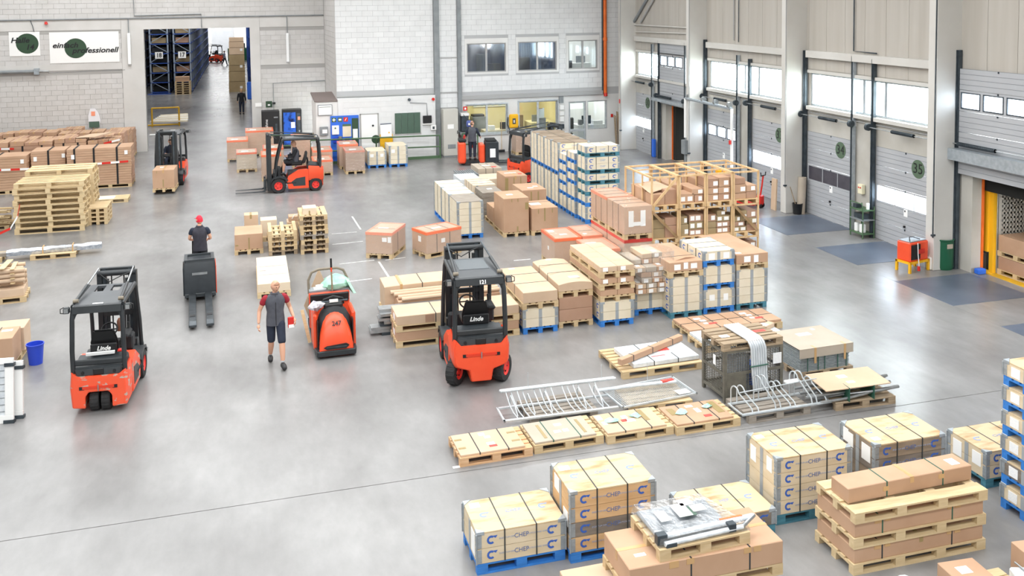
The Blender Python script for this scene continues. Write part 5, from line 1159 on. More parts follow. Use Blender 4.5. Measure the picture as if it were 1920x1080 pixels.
carton(-5.5, 20.7, PAL, .8, .75, .56, 'brown box with black strap at the left edge beside the blue bucket', m='carton', straps=[('x', .45)], labels=[('t', .5, .45, .2, .12)])
pallet(-5.5, 20.68, 0, .8, 1.5, 'raw pallet under the two boxes beside the blue bucket', long='y', rot=0)
carton(-5.4, 21.5, PAL, .75, .6, .5, 'plain brown box behind the strapped one beside the blue bucket', m='carton_light')
t = thing('blue_bucket', 'oval bright blue plastic bucket on the floor', 'bucket', -4.36, 21.06, 0)
mb = MB().lathe([(0, .0), (.13, 0), (.165, .40), (.175, .40), (.175, .425), (.158, .425), (.125, .02), (0, .02)], 24); ob('shell', mb.mesh('b', 'bucket_blue', smooth=40), t)
for k in range(2):
    t = thing('window_frame_pack', ('front', 'rear')[k]+' film-wrapped white frame leaning at the left edge', 'frame', -5.2+k*.12, 18.22+k*.16, 0, -6); t.rotation_euler.x = R(-6)
    w, h = 1.05, 1.14-.12*k
    for g in ((0, 0, w, .14), (0, h-.1, w, h), (0, .14, .12, h-.1), (w-.14, .14, w, h-.1)): pb('frame_bar', t, g[0], 0, g[1], g[2], .07, g[3], 'white', .006)
    pb('pane', t, .12, .03, .14, w-.14, .04, h-.1, 'plastic_wrap_white')
    for g in ((w-.14, h-.14), (w-.16, 0)): pb('corner_guard', t, g[0], -.02, g[1], w+.02, .09, g[1]+.06, 'steel_dark')
    if k == 0:
        for j in range(7): pb('glazing_bar', t, .12, .02, .2+j*.12, w-.14, .03, .21+j*.12, 'steel_grey')
t = thing('caster_wheel', 'black rubber wheel just showing at the left edge', 'wheel', -5.92, 24.75, .12); ob('tyre', MB().cyl((-.04, 0, 0), (.04, 0, 0), .12, 16).mesh('w', 'rubber', smooth=40), t); ob('hub', MB().cyl((-.045, 0, 0), (.045, 0, 0), .05, 12).mesh('w', 'steel_grey', smooth=40), t)
# ---------------------------------------------------------------- by the right wall
t = thing('fan_heater', 'red fan heater on yellow stand beside the loading door', 'heater', 16.9, 20.85, 0, 12)
for (x, y) in ((0, 0), (.72, 0), (0, .42), (.72, .42)): pb('leg', t, x, y, 0, x+.06, y+.06, .3, 'yellow')
pb('stand_frame', t, 0, 0, .24, .78, .48, .30, 'yellow'); pb('body', t, .02, .02, .30, .74, .46, .82, 'orange_red', .03); pb('grille', t, .06, .0, .36, .40, .025, .76, 'black'); pb('badge', t, .30, -.006, .5, .56, .02, .62, 'red'); pb('lid', t, .05, .05, .82, .7, .43, .845, 'steel_grey', .01)
rod('cable', t, [(.1, .1, .85), (.2, .2, .93), (.4, .25, .9), (.5, .1, .86)], .012, 'black'); rod('cable', t, [(.28, -.01, .8), (.27, -.03, .5), (.3, -.04, .2), (.28, -.05, .12)], .012, 'white'); ob('plug', MB().cyl((.28, -.05, .18), (.28, -.05, .06), .04, 10).mesh('plug', 'red', smooth=40), t)
t = thing('waste_bin', 'dark green waste drum with white board sticking out', 'bin', 18.12, 21.25-.2, 0)
ob('drum', MB().lathe([(0, 0), (.24, 0), (.26, .06), (.26, .78), (.28, .80), (.28, .83), (.25, .83), (.24, .1), (0, .1)], 24).mesh('d', 'bin_green', smooth=40), t); pb('label_plate', t, -.1, -.275, .6, .08, -.262, .72, 'carton_grey'); ob('white_board', bxm(.32, .02, .5, 'paper'), t, (-.17, -.05, .5), (R(-8), R(4), 0))
t = thing('white_canister', 'white plastic canister beside the green drum', 'canister', 17.66, 20.98, 0); pb('body', t, 0, 0, 0, .24, .18, .34, 'white', .02); ob('cap', MB().cyl((.06, .09, .34), (.06, .09, .39), .035, 10).mesh('c', 'white', smooth=40), t); pb('handle', t, .11, .07, .34, .2, .11, .38, 'white', .01)
t = thing('tool_trolley', 'green steel tool trolley standing between two loading doors', 'trolley', 18.0, 24.35, 0)
for (x, y) in ((0, 0), (.4, 0), (0, .6), (.4, .6)): rod('post', t, [(x, y, 0), (x, y, .98)], .02, 'green_paint')
for z_ in (.12, .55, .85): pb('shelf', t, -.02, -.02, z_, .42, .62, z_+.03, 'green_paint' if z_ != .55 else 'steel_grey')
rod('handle', t, [(0, 0, .9), (-.02, .02, 1.08), (-.02, .58, 1.08), (0, .6, .9)], .018, 'green_paint'); pb('vice', t, .05, .4, .88, .25, .55, 1.0, 'steel_dark'); pb('canister', t, .05, .1, .15, .2, .25, .42, 'white', .02); pb('canister', t, .05, .35, .15, .2, .5, .42, 'white', .02); pb('tool_box', t, .05, .1, .58, .3, .5, .74, 'steel_dark'); pb('bottle', t, .2, .05, .88, .28, .13, 1.08, 'white', .01)
t = thing('black_bucket', 'black bucket with broom handle beside the column', 'bucket', 18.05, 27.95, 0)
ob('pail', MB().lathe([(0, 0), (.14, 0), (.17, .36), (.18, .37), (.155, .37), (.13, .03), (0, .03)], 18).mesh('p', 'black', smooth=40), t); rod('broom_handle', t, [(.02, .0, .05), (-.28, .02, .95)], .016, 'pallet_old')
o = ob('cardboard_roll', MB().cyl((18.2, 27.98, 0), (18.26, 28.0, 1.25), .14, 16).mesh('r', 'carton_grey', smooth=40)); tag(o, 'upright grey cardboard roll leaning beside the column', 'roll')
o = ob('wooden_board', bxm(.05, .3, 1.1, 'carton_light'), None, (17.6, 28.62, 0), (0, R(2), 0)); tag(o, 'pale board leaning behind the column by the red pallet jack', 'board')
t = thing('pallet_jack', 'red hand pallet jack parked by the closed loading doors', 'pallet jack', 17.35, 29.2, 0, 25)
pb('pump_housing', t, -.12, -.1, .1, .12, .1, .45, 'red', .03); ob('drawbar', MB().tube([(0, 0, .4), (.02, -.06, .8), (.03, -.1, 1.15)], .03, 8).mesh('d', 'red', smooth=40), t); rod('grip', t, [(-.12, -.1, 1.28), (-.1, -.1, 1.16), (.16, -.1, 1.16), (.18, -.1, 1.28)], .02, 'black')
for x in (-.22, .1): ob('fork', MB().prism([(.1, .08), (1.25, .08), (1.25, .12), (.1, .2)], x, x+.14, 'x').mesh('f', 'red'), t)
pb('cross_head', t, -.26, .08, .1, .26, .2, .38, 'red', .02)
for x in (-.08, .08): ob('wheel', MB().cyl((x-.03, -.02, .1), (x+.03, -.02, .1), .1, 14).mesh('w', 'black', smooth=40), t)
t = thing('control_box', 'white door control box with red button on door 33 side pier', 'control box', 18.38, 24.9, 1.25); t['label'] = 'beige control box with red buttons above the tool trolley'
pb('case', t, -.02, 0, 0, .1, .22, .3, 'plaster_in', .01); pb('button', t, -.035, .05, .18, -.02, .09, .22, 'red'); pb('button', t, -.035, .14, .18, -.02, .18, .22, 'red')
o = ob('blue_roll', bxm(.14, .22, .85, 'sign_blue', .02), None, (18.25, 40.2, 0)); tag(o, 'upright blue plastic bin between the far loading doors', 'bin')
for k in range(3):
    o = ob('wooden_board', bxm(.04, .2, 2.0-.2*k, 'pallet_old' if k else 'pallet_red'), None, (18.1-.1*k, 43.6+.1*k, 0), (R(6), R(-6), 0)); tag(o, '%s of three boards leaning in the far corner' % ('longest', 'middle', 'shortest')[k], 'board', 'boards leaning in the far corner')
t = thing('black_pail', 'black pail standing in the far right corner', 'bucket', 18.2, 43.5, 0); ob('pail', MB().lathe([(0, 0), (.16, 0), (.19, .4), (.17, .4), (.15, .03), (0, .03)], 16).mesh('p', 'black', smooth=40), t); rod('rim', t, [(.19*math.cos(a*.5), .19*math.sin(a*.5), .4) for a in range(12)], .012, 'black', 6, True)
t = thing('lift_station', 'white lifting post with blue cabinet and red lamp by the twin-window door', 'control post', 17.75, 31.95, 0)
rod('post', t, [(0, 0, .6), (0, 0, 3.2)], .06, 'white'); pb('cabinet', t, -.2, -.2, .3, .2, .15, .95, 'plate_blue', .02); rod('beam', t, [(0, 0, 3.2), (-.1, 3.7, 3.25)], .06, 'galv'); ob('red_lamp', MB().cyl((-.1, -.05, 1.85), (-.1, -.05, 2.0), .05, 10).mesh('l', 'red', smooth=40), t); pb('foot', t, -.2, -.2, 0, .2, .2, .3, 'steel_grey')
for y in (0.1, 1.2, 2.2, 3.5): ob('roller', MB().cyl((-.02, y, 3.33), (-.02, y+.12, 3.33), .11, 14).mesh('r', 'steel', smooth=40), t)
rod('rear_post', t, [(-.1, 3.7, 1.6), (-.1, 3.7, 3.25)], .07, 'white'); pb('rear_cabinet', t, -.24, 3.55, .9, .02, 3.85, 1.5, 'steel_grey', .02); rod('rear_post', t, [(-.1, 3.7, 0), (-.1, 3.7, .9)], .06, 'steel_grey')
# truck cartons
GT = 'cartons loaded in the truck'
pallet(19.1, 18.98, .0, .8, 1.2, 'raw pallet in the truck under two brown cartons', long='y', near=False)
carton(19.11, 19.0, PAL, .78, 1.15, .34, 'lower brown carton in the truck', m='carton_dark', group=GT); pallet(19.1, 18.98, PAL+.35, .8, 1.2, 'raw pallet between the two truck cartons', long='y', near=False); carton(19.1, 19.0, 2*PAL+.35, .95, 1.15, .42, 'upper brown carton in the truck with white sheet', m='carton', labels=[('t', .4, .3, .3, .3)], group=GT)
pallet(19.1, 18.0, 0, .8, .9, 'raw pallet at the front of the truck by the frame edge', near=False, long='y'); carton(19.12, 18.02, PAL, .75, .8, .3, 'low brown carton at the truck mouth by the frame edge', m='carton_dark', group=GT)
pb('blue_block', bpy.data.objects['trim_11'], RX+.05, 20.22, 0, RX+.3, 20.4, .14, 'sign_blue', .02)
# ---------------------------------------------------------------- signs on the left wall
def poster(name, label, x0, x1, z0, z1):
    t = thing(name, label, 'sign', x0, LY-.035, z0); pb('board', t, 0, 0, 0, x1-x0, .012, z1-z0, 'white'); return t
t = poster('hall_sign', 'white wall sign reading Halle 14 over a dark green disc', -10.98, -9.62, 4.98, 6.15)
def zdisc(t, x, z, rx, rz, m): ob('disc', MB().prism([(x+rx*math.cos(a*math.pi/16), z+rz*math.sin(a*math.pi/16)) for a in range(32)], -.006, 0, 'y').mesh('d', m), t)
zdisc(t, .80, .60, .50, .49, 'sign_green'); text('Halle', .36, 'black', t, (.48, -.012, .76), shear=.25, bold=.008, sx=1.1); text('14', .36, 'black', t, (.90, -.012, .42), shear=.25, bold=.008)
t = poster('slogan_sign', 'wide white wall sign reading einfach professionell over a dark green disc', -9.2, -6.04, 4.58, 6.1)
zdisc(t, 1.17, .72, .50, .49, 'sign_green'); text('einfach', .36, 'black', t, (.70, -.012, .87), shear=.25, bold=.008, sx=1.15); text('professionell', .37, 'black', t, (2.05, -.012, .60), shear=.25, bold=.008, sx=1.1)
o = ob('red_bell', MB().lathe([(0, 0), (.08, 0), (.06, .12), (0, .14)], 12).mesh('b', 'red', smooth=40), None, (-9.3, LY-.1, 6.5)); tag(o, 'small red alarm lamp above the hall sign', 'alarm')
t = thing('cutout_board', 'small cut-out board in white and green leaning on the block wall behind cartons', 'board', -7.35, LY-.12, 1.35)
ob('backing', MB().prism([(-.22, 0), (.25, 0), (.34, .35), (.25, .75), (.1, .95), (-.12, .95), (-.22, .6)], 0, .03, 'y').mesh('b', 'cloth_white'), t); rod('stake', t, [(0, .05, -1.35), (0, .05, .3)], .02, 'pallet'); pb('green_patch', t, -.2, -.006, 0, .28, 0, .3, 'green_board'); pb('pink_patch', t, -.08, -.008, .58, .1, 0, .8, 'orange_film_pale')
# ---------------------------------------------------------------- far hall through the opening
struct('wall_far', MB().box(-16, 155, 0, 8, 155.3, 9).mesh('w', 'white'))
struct('wall_farleft', MB().box(-16.2, LY+.4, 0, -16, 155, 9).mesh('w', 'concrete_paint')); struct('wall_farright', MB().box(1.25, LY+.4, 0, 1.5, 155, 9).mesh('w', 'concrete_paint'))
struct('ceiling', MB().box(-16.2, LY+.4, 9, 8, 155.3, 9.2).mesh('c', 'steel_grey'))
for k in range(5): area('hall_lamp', -4.5, 58+k*21, 8.9, 11, 6, 3.4, (1, 1, 1))
area('hall_lamp', -6, 148, 8.7, 12, 8, 9)
def rack(x0, x1, y0, y1, label, num):
    t = thing('pallet_rack', label, 'rack', x0, y0, 0); w = x1-x0; d = y1-y0; n = int(d/2.8)
    for j in range(n+1):
        yy_ = d*j/n
        for x in (0, w-.12): pb('upright', t, x, yy_, 0, x+.12, yy_+.12, 6.6, 'rack_grey')
        if j < 3:
            for k in range(8):
                a, b = ((.06, w-.06) if k % 2 else (w-.06, .06)); ob('brace', MB().cyl((a, yy_+.06, .25+k*.8), (b, yy_+.06, 1.05+k*.8), .03, 6).mesh('br', 'rack_grey'), t)
    for k in range(8):
        z_ = .12+k*.8
        pb('shelf_beam', t, 0, 0, z_, w, d, z_+.06, 'rack_blue')
        for x in (0, w-.08): pb('shelf_beam', t, x, 0, z_-.04, x+.06, d, z_+.1, 'rack_blue')
        if k < 7: pb('goods_block', t, .2, .25, z_+.1, w-.2, d-.1, z_+.55, ('dark_void', 'black_soft', 'carton_olive')[k % 3] if num == '18' else ('carton_olive', 'dark_void', 'carton_dark')[k % 3])
    tt = ob('number_plate', bxm(.62, .02, .55, 'paper'), t, (w*.5-.31, -.08, 2.95)); text(num, .5, 'black', tt, (.31, -.01, .27), sx=.85, bold=.01)
    return t
rack(-7.6, -6.1, 82.5, 122, 'tall blue pallet rack numbered 18 in the far hall', '18'); rack(-5.75, -4.35, 82.5, 122, 'tall blue pallet rack numbered 17 facing the aisle', '17')
t = rack(-9.7, -8.5, 84, 122, 'dark blue rack at the left edge of the opening', '19'); bpy.data.objects.remove([c for c in t.children if c.name.startswith('number_plate')][0].children[0]); bpy.data.objects.remove([c for c in t.children if c.name.startswith('number_plate')][0])
t = thing('pallet_rack', 'narrow blue rack along the right side of the far aisle', 'rack', .15, 84, 0)
for j in range(14): pb('upright', t, 0, j*2.8, 0, .12, j*2.8+.12, 6.8, 'rack_blue'); pb('upright', t, .8, j*2.8, 0, .92, j*2.8+.12, 6.8, 'rack_blue')
for k in range(8): pb('shelf_beam', t, 0, 0, .2+k*.85, .92, 36.5, .3+k*.85, 'rack_blue')
pb('goods_block', t, .1, .3, .3, .85, 36, 5.8, 'rack_blue')
pb('base_plate', [o for o in COL.objects if o.get('label', '').startswith('tall blue pallet rack numbered 18')][0], -.2, -.3, 0, 1.6, .1, .06, 'rack_blue')
for k in range(6): pallet(-5.65, 81.55, k*PAL*1.25, 1.25, .8, 'wooden pallet, %s of the stack before rack 17' % nth[k], m='pallet', near=False, h=.17, group='pallet stack before the rack')
for k in range(3): carton(-5.6, 81.6, 6*PAL*1.25+k*.13, 1.1, .7, .12, 'brown box, %s on the far pallet stack' % ('lower', 'middle', 'upper')[k], m='carton', group='boxes on the far pallet stack')
z = 0
for k in range(7):
    h = (.9, .85, .5, .9, .6, .5, .35)[k]
    carton(-1.4+.02*k, 82, z, 1.35-.03*k, 1.2, h-.03, 'olive crate, %s of the tall stack in the far aisle' % ('lowest', 'second', 'third', 'fourth', 'fifth', 'sixth', 'topmost')[k], m='carton_olive' if k < 4 else 'carton_light', labels=[('f', .9, .3, .2, .2)] if k in (0, 2, 4) else [], group='tall crate stack in the far aisle'); z += h
t = thing('long_goods', 'white boards and profiles in a yellow stand just behind the opening', 'boards', -5.6, 60.5, 0)
for k in range(7): ob('board', bxm(2.2-.1*k, .25, .08, 'white' if k % 2 else 'ply_cream'), t, (-.1+.1*k, .1+.08*k, .25+.05*k), (0, 0, R(3*k-8)))
for x in (.05, 1.6): rod('stand_post', t, [(x, 0, 0), (x, 0, 1.15)], .05, 'yellow_dark')
rod('stand_rail', t, [(.05, 0, 1.13), (1.6, 0, 1.13)], .05, 'yellow_dark'); rod('stand_rail', t, [(-.2, 0, .1), (1.6, 0, .1)], .05, 'yellow_dark')
o = ob('white_board', bxm(.9, .4, .06, 'white'), None, (-5.35, 56.3, 0)); tag(o, 'white board lying on the floor behind the left door jamb', 'board')
t = thing('far_gate', 'pale sectional gate with two small windows at the far end', 'gate', -5.0, 154.7, 0); pb('leaf', t, 0, 0, 0, 3.3, .1, 4.2, 'door_sec'); 
for x in (.5, 1.9): pb('pane', t, x, -.02, 3.2, x+1.0, .0, 3.7, 'white')
pb('yellow_crane_beam', lw, -6.5, 140, 6.9, 3, 140.3, 7.15, 'yellow')
t = thing('machine', 'dark green machine at the far end of the aisle', 'machine', -2.2, 128, 0); pb('base', t, 0, 0, 0, 2.6, 2, 1.6, 'bin_green'); pb('cover', t, .6, .2, 1.6, 2.2, 1.8, 2.2, 'steel_dark')
t = thing('hose_reel', 'blue jacket and hose hanging behind the right jamb', 'coat', .05, 66, .4); pb('coat', t, 0, 0, .5, .35, .3, 1.7, 'sign_blue', .05); rod('hose', t, [(.4, 0, .2), (.45, .1, 1.0), (.4, .1, 1.6)], .06, 'pallet'); rod('stand', t, [(.5, 0, -.4), (.5, 0, .3)], .1, 'yellow')
# ---------------------------------------------------------------- vending machines, booth, safety board
t = thing('vending_machine', 'black vending machine with white upright lettering', 'vending machine', .70, 48.9, 0)
pb('cabinet', t, 0, 0, 0, .88, .7, 1.95, 'black', .02); text('zurücknahme', .2, 'white', t, (.24, -.006, 1.0), (R(90), R(-90), 0)); pb('coin_panel', t, .66, -.01, .9, .76, 0, 1.3, 'steel_dark'); pb('brand_plate', t, .6, -.012, 1.6, .8, -.002, 1.66, 'steel_grey')
t = thing('vending_machine', 'blue-fronted drinks vending machine with splash picture', 'vending machine', 1.72, 48.9, 0)
pb('cabinet', t, 0, 0, 0, .97, .7, 1.98, 'black', .02); pb('front_picture', t, .05, -.012, .15, .66, 0, 1.85, 'vend_blue'); pb('side_strip', t, .72, -.01, .3, .88, 0, 1.8, 'steel_dark'); pb('price_panel', t, .76, -.014, 1.45, .88, 0, 1.62, 'orange_film_pale'); pb('picture_card', t, .42, -.014, 1.05, .62, -.012, 1.35, 'paper'); text('50 ct', .12, 'white', t, (.83, -.015, .8), (R(90), R(-90), 0))
t = thing('green_wall_sign', 'small green sign with white figure above the black vending machine', 'sign', .95, LY-.06, 2.0); pb('plate', t, 0, 0, 0, .32, .02, .32, 'sign_green'); pb('figure', t, .1, -.006, .08, .22, 0, .16, 'white')
o = ob('notice_card', bxm(.32, .02, .2, 'paper'), None, (.42, LY-.06, 2.05)); tag(o, 'small white notice left of the black vending machine', 'sign')
o = ob('junction_box', bxm(.14, .06, .1, 'black'), None, (1.3, LY-.09, 2.15)); tag(o, 'black junction box between the vending machines', 'box')
bo = struct('wall_booth', MB().box(3.06, 43.98, 0, 4.06, 46.6, 2.82).mesh('booth', 'render_white'))
ob('sloped_roof', MB().prism([(43.94, 2.83), (46.7, 2.98), (46.7, 3.04), (43.94, 2.89)], 3.0, 4.05, 'x').mesh('roof', 'brown_roof'), bo)
ob('facing', MB().box(4.05, 43.98, 0, 8.66, WY, 2.95).mesh('f', 'block_white'), bo)
rest = MB(); bricks(bo, 4.3, 8.64, 0, 2.95, [], lambda a, b, c, d: (a, 43.968, c, b, 43.99, d), 'block_white', [120], rest)
if rest.v: ob('brick', rest.mesh('bricks', 'block_white', fix=False), bo)['kind'] = 'stuff'
FYB = 43.96
t = thing('wall_notice', 'framed white notice on the booth corner', 'notice', 3.14, FYB-.03, 2.2); pb('frame', t, 0, 0, 0, .66, .02, .5, 'steel_grey'); pb('sheet', t, .03, -.006, .03, .63, 0, .47, 'paper'); pb('print_line', t, .06, -.008, .38, .6, -.006, .4, 'sign_green')
t = thing('letter_box', 'grey metal box with paper slot on the booth wall', 'box', 3.2, FYB-.1, 1.28); pb('case', t, 0, 0, 0, .38, .09, .4, 'steel_grey', .01); pb('paper', t, .12, -.008, .1, .34, 0, .28, 'paper')
t = thing('first_aid_board', 'blue safety board with first-aid cabinet, signs and green flap', 'safety board', 3.70, FYB-.05, .02)
pb('panel', t, 0, 0, 0, 1.3, .03, 2.14, 'sign_blue')
for k, (x, c) in enumerate(((.06, 'green_paint'), (.34, 'green_paint'), (.60, 'red'))):
    p = ob('safety_sign', bxm(.2, .012, .2, c), t, (x, -.014, 1.86)); 
    if k == 0: pb('cross', p, .08, -.004, .03, .12, 0, .17, 'white'); pb('cross', p, .03, -.0045, .08, .17, 0, .12, 'white')
    elif k == 1: pb('figure', p, .04, -.004, .06, .16, 0, .14, 'white')
    else: ob('symbol', MB().prism([(.05, .04), (.08, .04), (.15, .16), (.12, .16)], -.004, 0, 'y').mesh('s', 'white'), p)
p = pb('cabinet', t, .06, -.08, 1.28, .38, 0, 1.70, 'white', .01); pb('cross', p, .13, -.004, .26, .17, 0, .34, 'green_paint'); pb('cross', p, .11, -.0045, .28, .19, 0, .32, 'green_paint')
pb('plan', t, .55, -.01, 1.15, .94, 0, 1.64, 'ply_cream'); pb('plan_header', t, .55, -.012, 1.64, .94, 0, 1.74, 'green_paint'); pb('green_flap', t, .98, -.02, .5, 1.28, 0, 2.0, 'sign_green'); pb('flap_paper', t, 1.02, -.028, 1.05, 1.24, -.02, 1.5, 'paper'); pb('bracket', t, .1, -.08, .9, .4, 0, 1.15, 'bucket_blue'); pb('holder', t, .65, -.06, .95, .85, 0, 1.1, 'steel_dark'); ob('dispenser', MB().cyl((.42, -.1, .9), (.42, -.1, 1.2), .09, 12).mesh('d', 'steel', smooth=40), t); pb('sheet', t, .28, -.012, .55, .5, 0, .85, 'paper')
d = bpy.data.objects.new('door_20', None); COL.objects.link(d); d['kind'] = 'structure'; d.location = (5.08, FYB-.04, 0); pb('leaf', d, .04, 0, 0, .80, .04, 2.15, 'white', .005); pb('frame', d, -.02, .01, 0, .04, .05, 2.2, 'trim_grey'); pb('frame', d, .80, .01, 0, .86, .05, 2.2, 'trim_grey'); pb('frame', d, -.02, .01, 2.15, .86, .05, 2.2, 'trim_grey'); pb('notice', d, .45, -.01, 1.55, .74, 0, 1.72, 'paper_print'); ob('lock', MB().cyl((.58, -.02, 1.63), (.58, 0, 1.63), .05, 12).mesh('l', 'black'), d)
ob('sign_disc', MB().cyl((.70, -.012, .98), (.70, 0, .98), .2, 20).mesh('s', 'sign_green'), d); pb('handle', d, .70, -.05, 1.0, .78, 0, 1.03, 'steel')
t = thing('flip_chart', 'yellow notice stand with white sheet beside the white door', 'notice stand', 5.97, FYB-.12, 0); pb('body', t, 0, 0, 0, .6, .06, 1.2, 'yellow'); o = ob('sheet_board', bxm(.52, .02, .62, 'paper'), t, (.04, -.04, 1.08), (R(-4), R(-2), 0)); pb('clip', o, .0, -.006, .58, .52, 0, .63, 'plate_blue'); pb('orange_mark', o, .36, -.004, .15, .42, 0, .22, 'yellow')
t = thing('green_shutter', 'dark green folding notice board with four panels', 'notice board', 6.70, FYB-.04, 1.18)
for k in range(4): pb('panel', t, k*.305, 0, 0, k*.305+.295, .03, .98, 'green_board', .005)
pb('frame', t, -.03, .01, -.04, 1.25, .035, 0, 'trim_grey')
t = thing('wall_monitor', 'small black monitor on the white block wall', 'monitor', 8.03, FYB-.1, 1.63); pb('case', t, 0, 0, 0, .42, .05, .36, 'black', .01); pb('shelf', t, -.02, -.02, -.06, .44, .09, -.02, 'white'); rod('cable', t, [(.22, .06, .36), (.2, .06, .95), (-.6, .06, 1.0)], .012, 'steel_dark')
t = thing('time_clock', 'small grey time clock below the monitor', 'clock', 8.40, FYB-.12, 1.28); pb('case', t, 0, 0, 0, .26, .1, .24, 'white', .01); pb('screen', t, .08, -.006, .06, .18, 0, .18, 'steel_dark')
for i, (x, z_, m_) in enumerate(((7.4, 2.78, 'steel_dark'), (8.55, 2.76, 'red'))):
    o = ob('wall_bell', MB().cyl((0, 0, 0), (0, .08, 0), .07, 12).mesh('b', m_, smooth=40), None, (x, FYB-.09, z_)); tag(o, ('grey wall bell', 'red alarm bell')[i]+' under the pipe on the white wall', 'bell')
t = thing('control_cabinet', 'tall beige control cabinet with vent grille', 'cabinet', 8.95, 43.55, 0, 0); pb('case', t, 0, 0, .06, .72, .5, 2.28, 'plaster_grey', .015); pb('plinth', t, .02, .02, 0, .70, .48, .06, 'steel_grey'); pb('paper_label', t, .2, -.008, 1.35, .5, 0, 1.56, 'paper'); pb('vent', t, .2, -.01, .4, .58, 0, .6, 'steel_grey'); pb('handle', t, .66, -.03, 1.1, .69, 0, 1.25, 'black')
# railing
def railing(pts, label, h=1.1):
    t = thing('railing', label, 'railing', 0, 0, 0)
    P = [Vector(p) for p in pts]
    for a, b in zip(P, P[1:]):
        for z_ in (h, h*.52): rod('rail', t, [(a.x, a.y, z_), (b.x, b.y, z_)], .035, 'green_paint')
        n = max(1, int((b-a).length/1.5))
        for k in range(n+1):
            q = a.lerp(b, k/n); rod('post', t, [(q.x, q.y, 0), (q.x, q.y, h)], .035, 'green_paint')
        d = (b-a).normalized(); 
    return t
t = railing([(2.75, 43.75, 0), (5.75, 43.55, 0), (8.72, 43.3, 0)], 'long dark green tube railing in front of the white wall'); pb('kerb', t, 2.75, 43.42, 0, 8.8, 43.52, .12, 'green_paint')
railing([(1.0, 46.1, 0), (2.7, 46.0, 0)], 'short green railing before the vending machines'); railing([(9.85, 43.5, 0), (10.6, 43.5, 0)], 'short green railing beside the control cabinet')
t = thing('charger_stack', 'dark charger unit with red fire extinguisher beside the control cabinet', 'charger', 9.9, 43.75, 0); pb('unit', t, .0, .1, 1.15, .36, .4, 2.0, 'steel_dark', .01); pb('cap', t, -.02, .08, 1.9, .38, .42, 2.02, 'white', .01); pb('console', t, -.1, .0, 1.0, .5, .4, 1.12, 'steel_grey'); ob('extinguisher', MB().lathe([(0, 0), (.08, 0), (.08, .5), (.03, .58), (0, .6)], 12, (.05, .05, .15)).mesh('e', 'red', smooth=40), t); ob('extinguisher', MB().lathe([(0, 0), (.08, 0), (.08, .5), (.03, .58), (0, .6)], 12, (.45, .05, .35)).mesh('e', 'red', smooth=40), t)
# ---------------------------------------------------------------- offices behind the block wall
def office(n, x0, x1, z0, z1, d, wallm, col, L):
    o = bpy.data.objects.new('wall_office_%d' % n, None); COL.objects.link(o); o['kind'] = 'structure'; y0 = WY+.31
    pb('floor', o, x0, y0, z0-.05, x1, y0+d, z0, 'trim_grey'); pb('ceiling', o, x0, y0, z1, x1, y0+d, z1+.05, 'white'); pb('rear', o, x0, y0+d, z0, x1, y0+d+.05, z1, wallm); pb('side', o, x0-.05, y0, z0, x0, y0+d, z1, wallm); pb('side', o, x1, y0, z0, x1+.05, y0+d, z1, wallm)
    area('office_lamp', (x0+x1)/2, y0+d/2, z1-.06, (x1-x0)*.7, d*.5, L, col); return o
office(1, 10.1, 15.3, .02, 2.9, 4, 'yellow_wall', (1, .96, .86), 4.0); office(2, 15.4, 18.4, .02, 2.9, 5, 'white', (1, 1, 1), 4.0)
office(3, 10.2, 12.6, 3.3, 6.2, 4, 'office_blue', (.75, .88, 1), 2.2); office(4, 12.7, 15.2, 3.3, 6.2, 4, 'office_blue', (.8, .9, 1), 3.2); office(5, 15.3, 18.4, 3.3, 6.2, 4, 'white', (1, 1, 1), 4.0)
for i, (x0, x1, z0, z1) in enumerate(bw_holes):
    w = bpy.data.objects.new('window_%d' % (4+i), None); COL.objects.link(w); w['kind'] = 'structure'
    if i == 5: w.name = 'door_21'
    n = 2 if i not in (5,) else 1; s = .05
    for k in range(n):
        a, b = x0+(x1-x0)*k/n, x0+(x1-x0)*(k+1)/n
        if i == 6: a, b = (x0, x1) if k == 0 else (None, None)
        if a is None: continue
        hs = [(a+s, b-s, z0+s, z1-s)] if i != 5 else [(a+.1, b-.1, .12, .8), (a+.1, b-.1, .92, z1-.1)]
        ob('window_frame' if i != 5 else 'leaf', wall_mesh(a, b, z0, z1, hs, lambda p, q, c, d_: (p, WY+.03, c, q, WY+.1, d_)).mesh('f', 'galv_white' if i > 2 else 'trim_grey', fix=False), w)
        for h_ in hs: pb('pane', w, h_[0], WY+.06, h_[2], h_[1], WY+.07, h_[3], 'glass_blue' if i < 2 else 'glass')
    if i in (3, 4): pb('sill', w, x0-.06, WY-.08, z0-.08, x1+.06, WY+.03, z0, 'galv_white'); ob('surround', wall_mesh(x0-.07, x1+.07, z0-.0, z1+.07, [(x0, x1, z0, z1)], lambda p, q, c, d_: (p, WY-.05, c, q, WY+.03, d_)).mesh('s', 'galv_white', fix=False), w)
def box_thing(nm, lab, cat, x, y, z, w, d, h, m, parts=()):
    t = thing(nm, lab, cat, x, y, z); pb('body', t, 0, 0, 0, w, d, h, m, .01)
    for n, g, mm in parts: pb(n, t, *g, mm)
    return t
Y1 = WY+.32
box_thing('filing_cabinet', 'low yellow filing cabinet behind the left office window', 'cabinet', 10.3, Y1+2.2, .02, 1.0, .6, 1.35, 'yellow_wall', [('drawer_front', (.04, -.01, .7, .96, 0, 1.3), 'yellow_wall')])
box_thing('office_printer', 'dark printer cabinet behind the left office window', 'printer', 11.0, Y1+1.6, .02, .7, .6, 1.5, 'steel_grey', [('paper_tray', (.05, .05, 1.5, .65, .55, 1.6), 'black')])
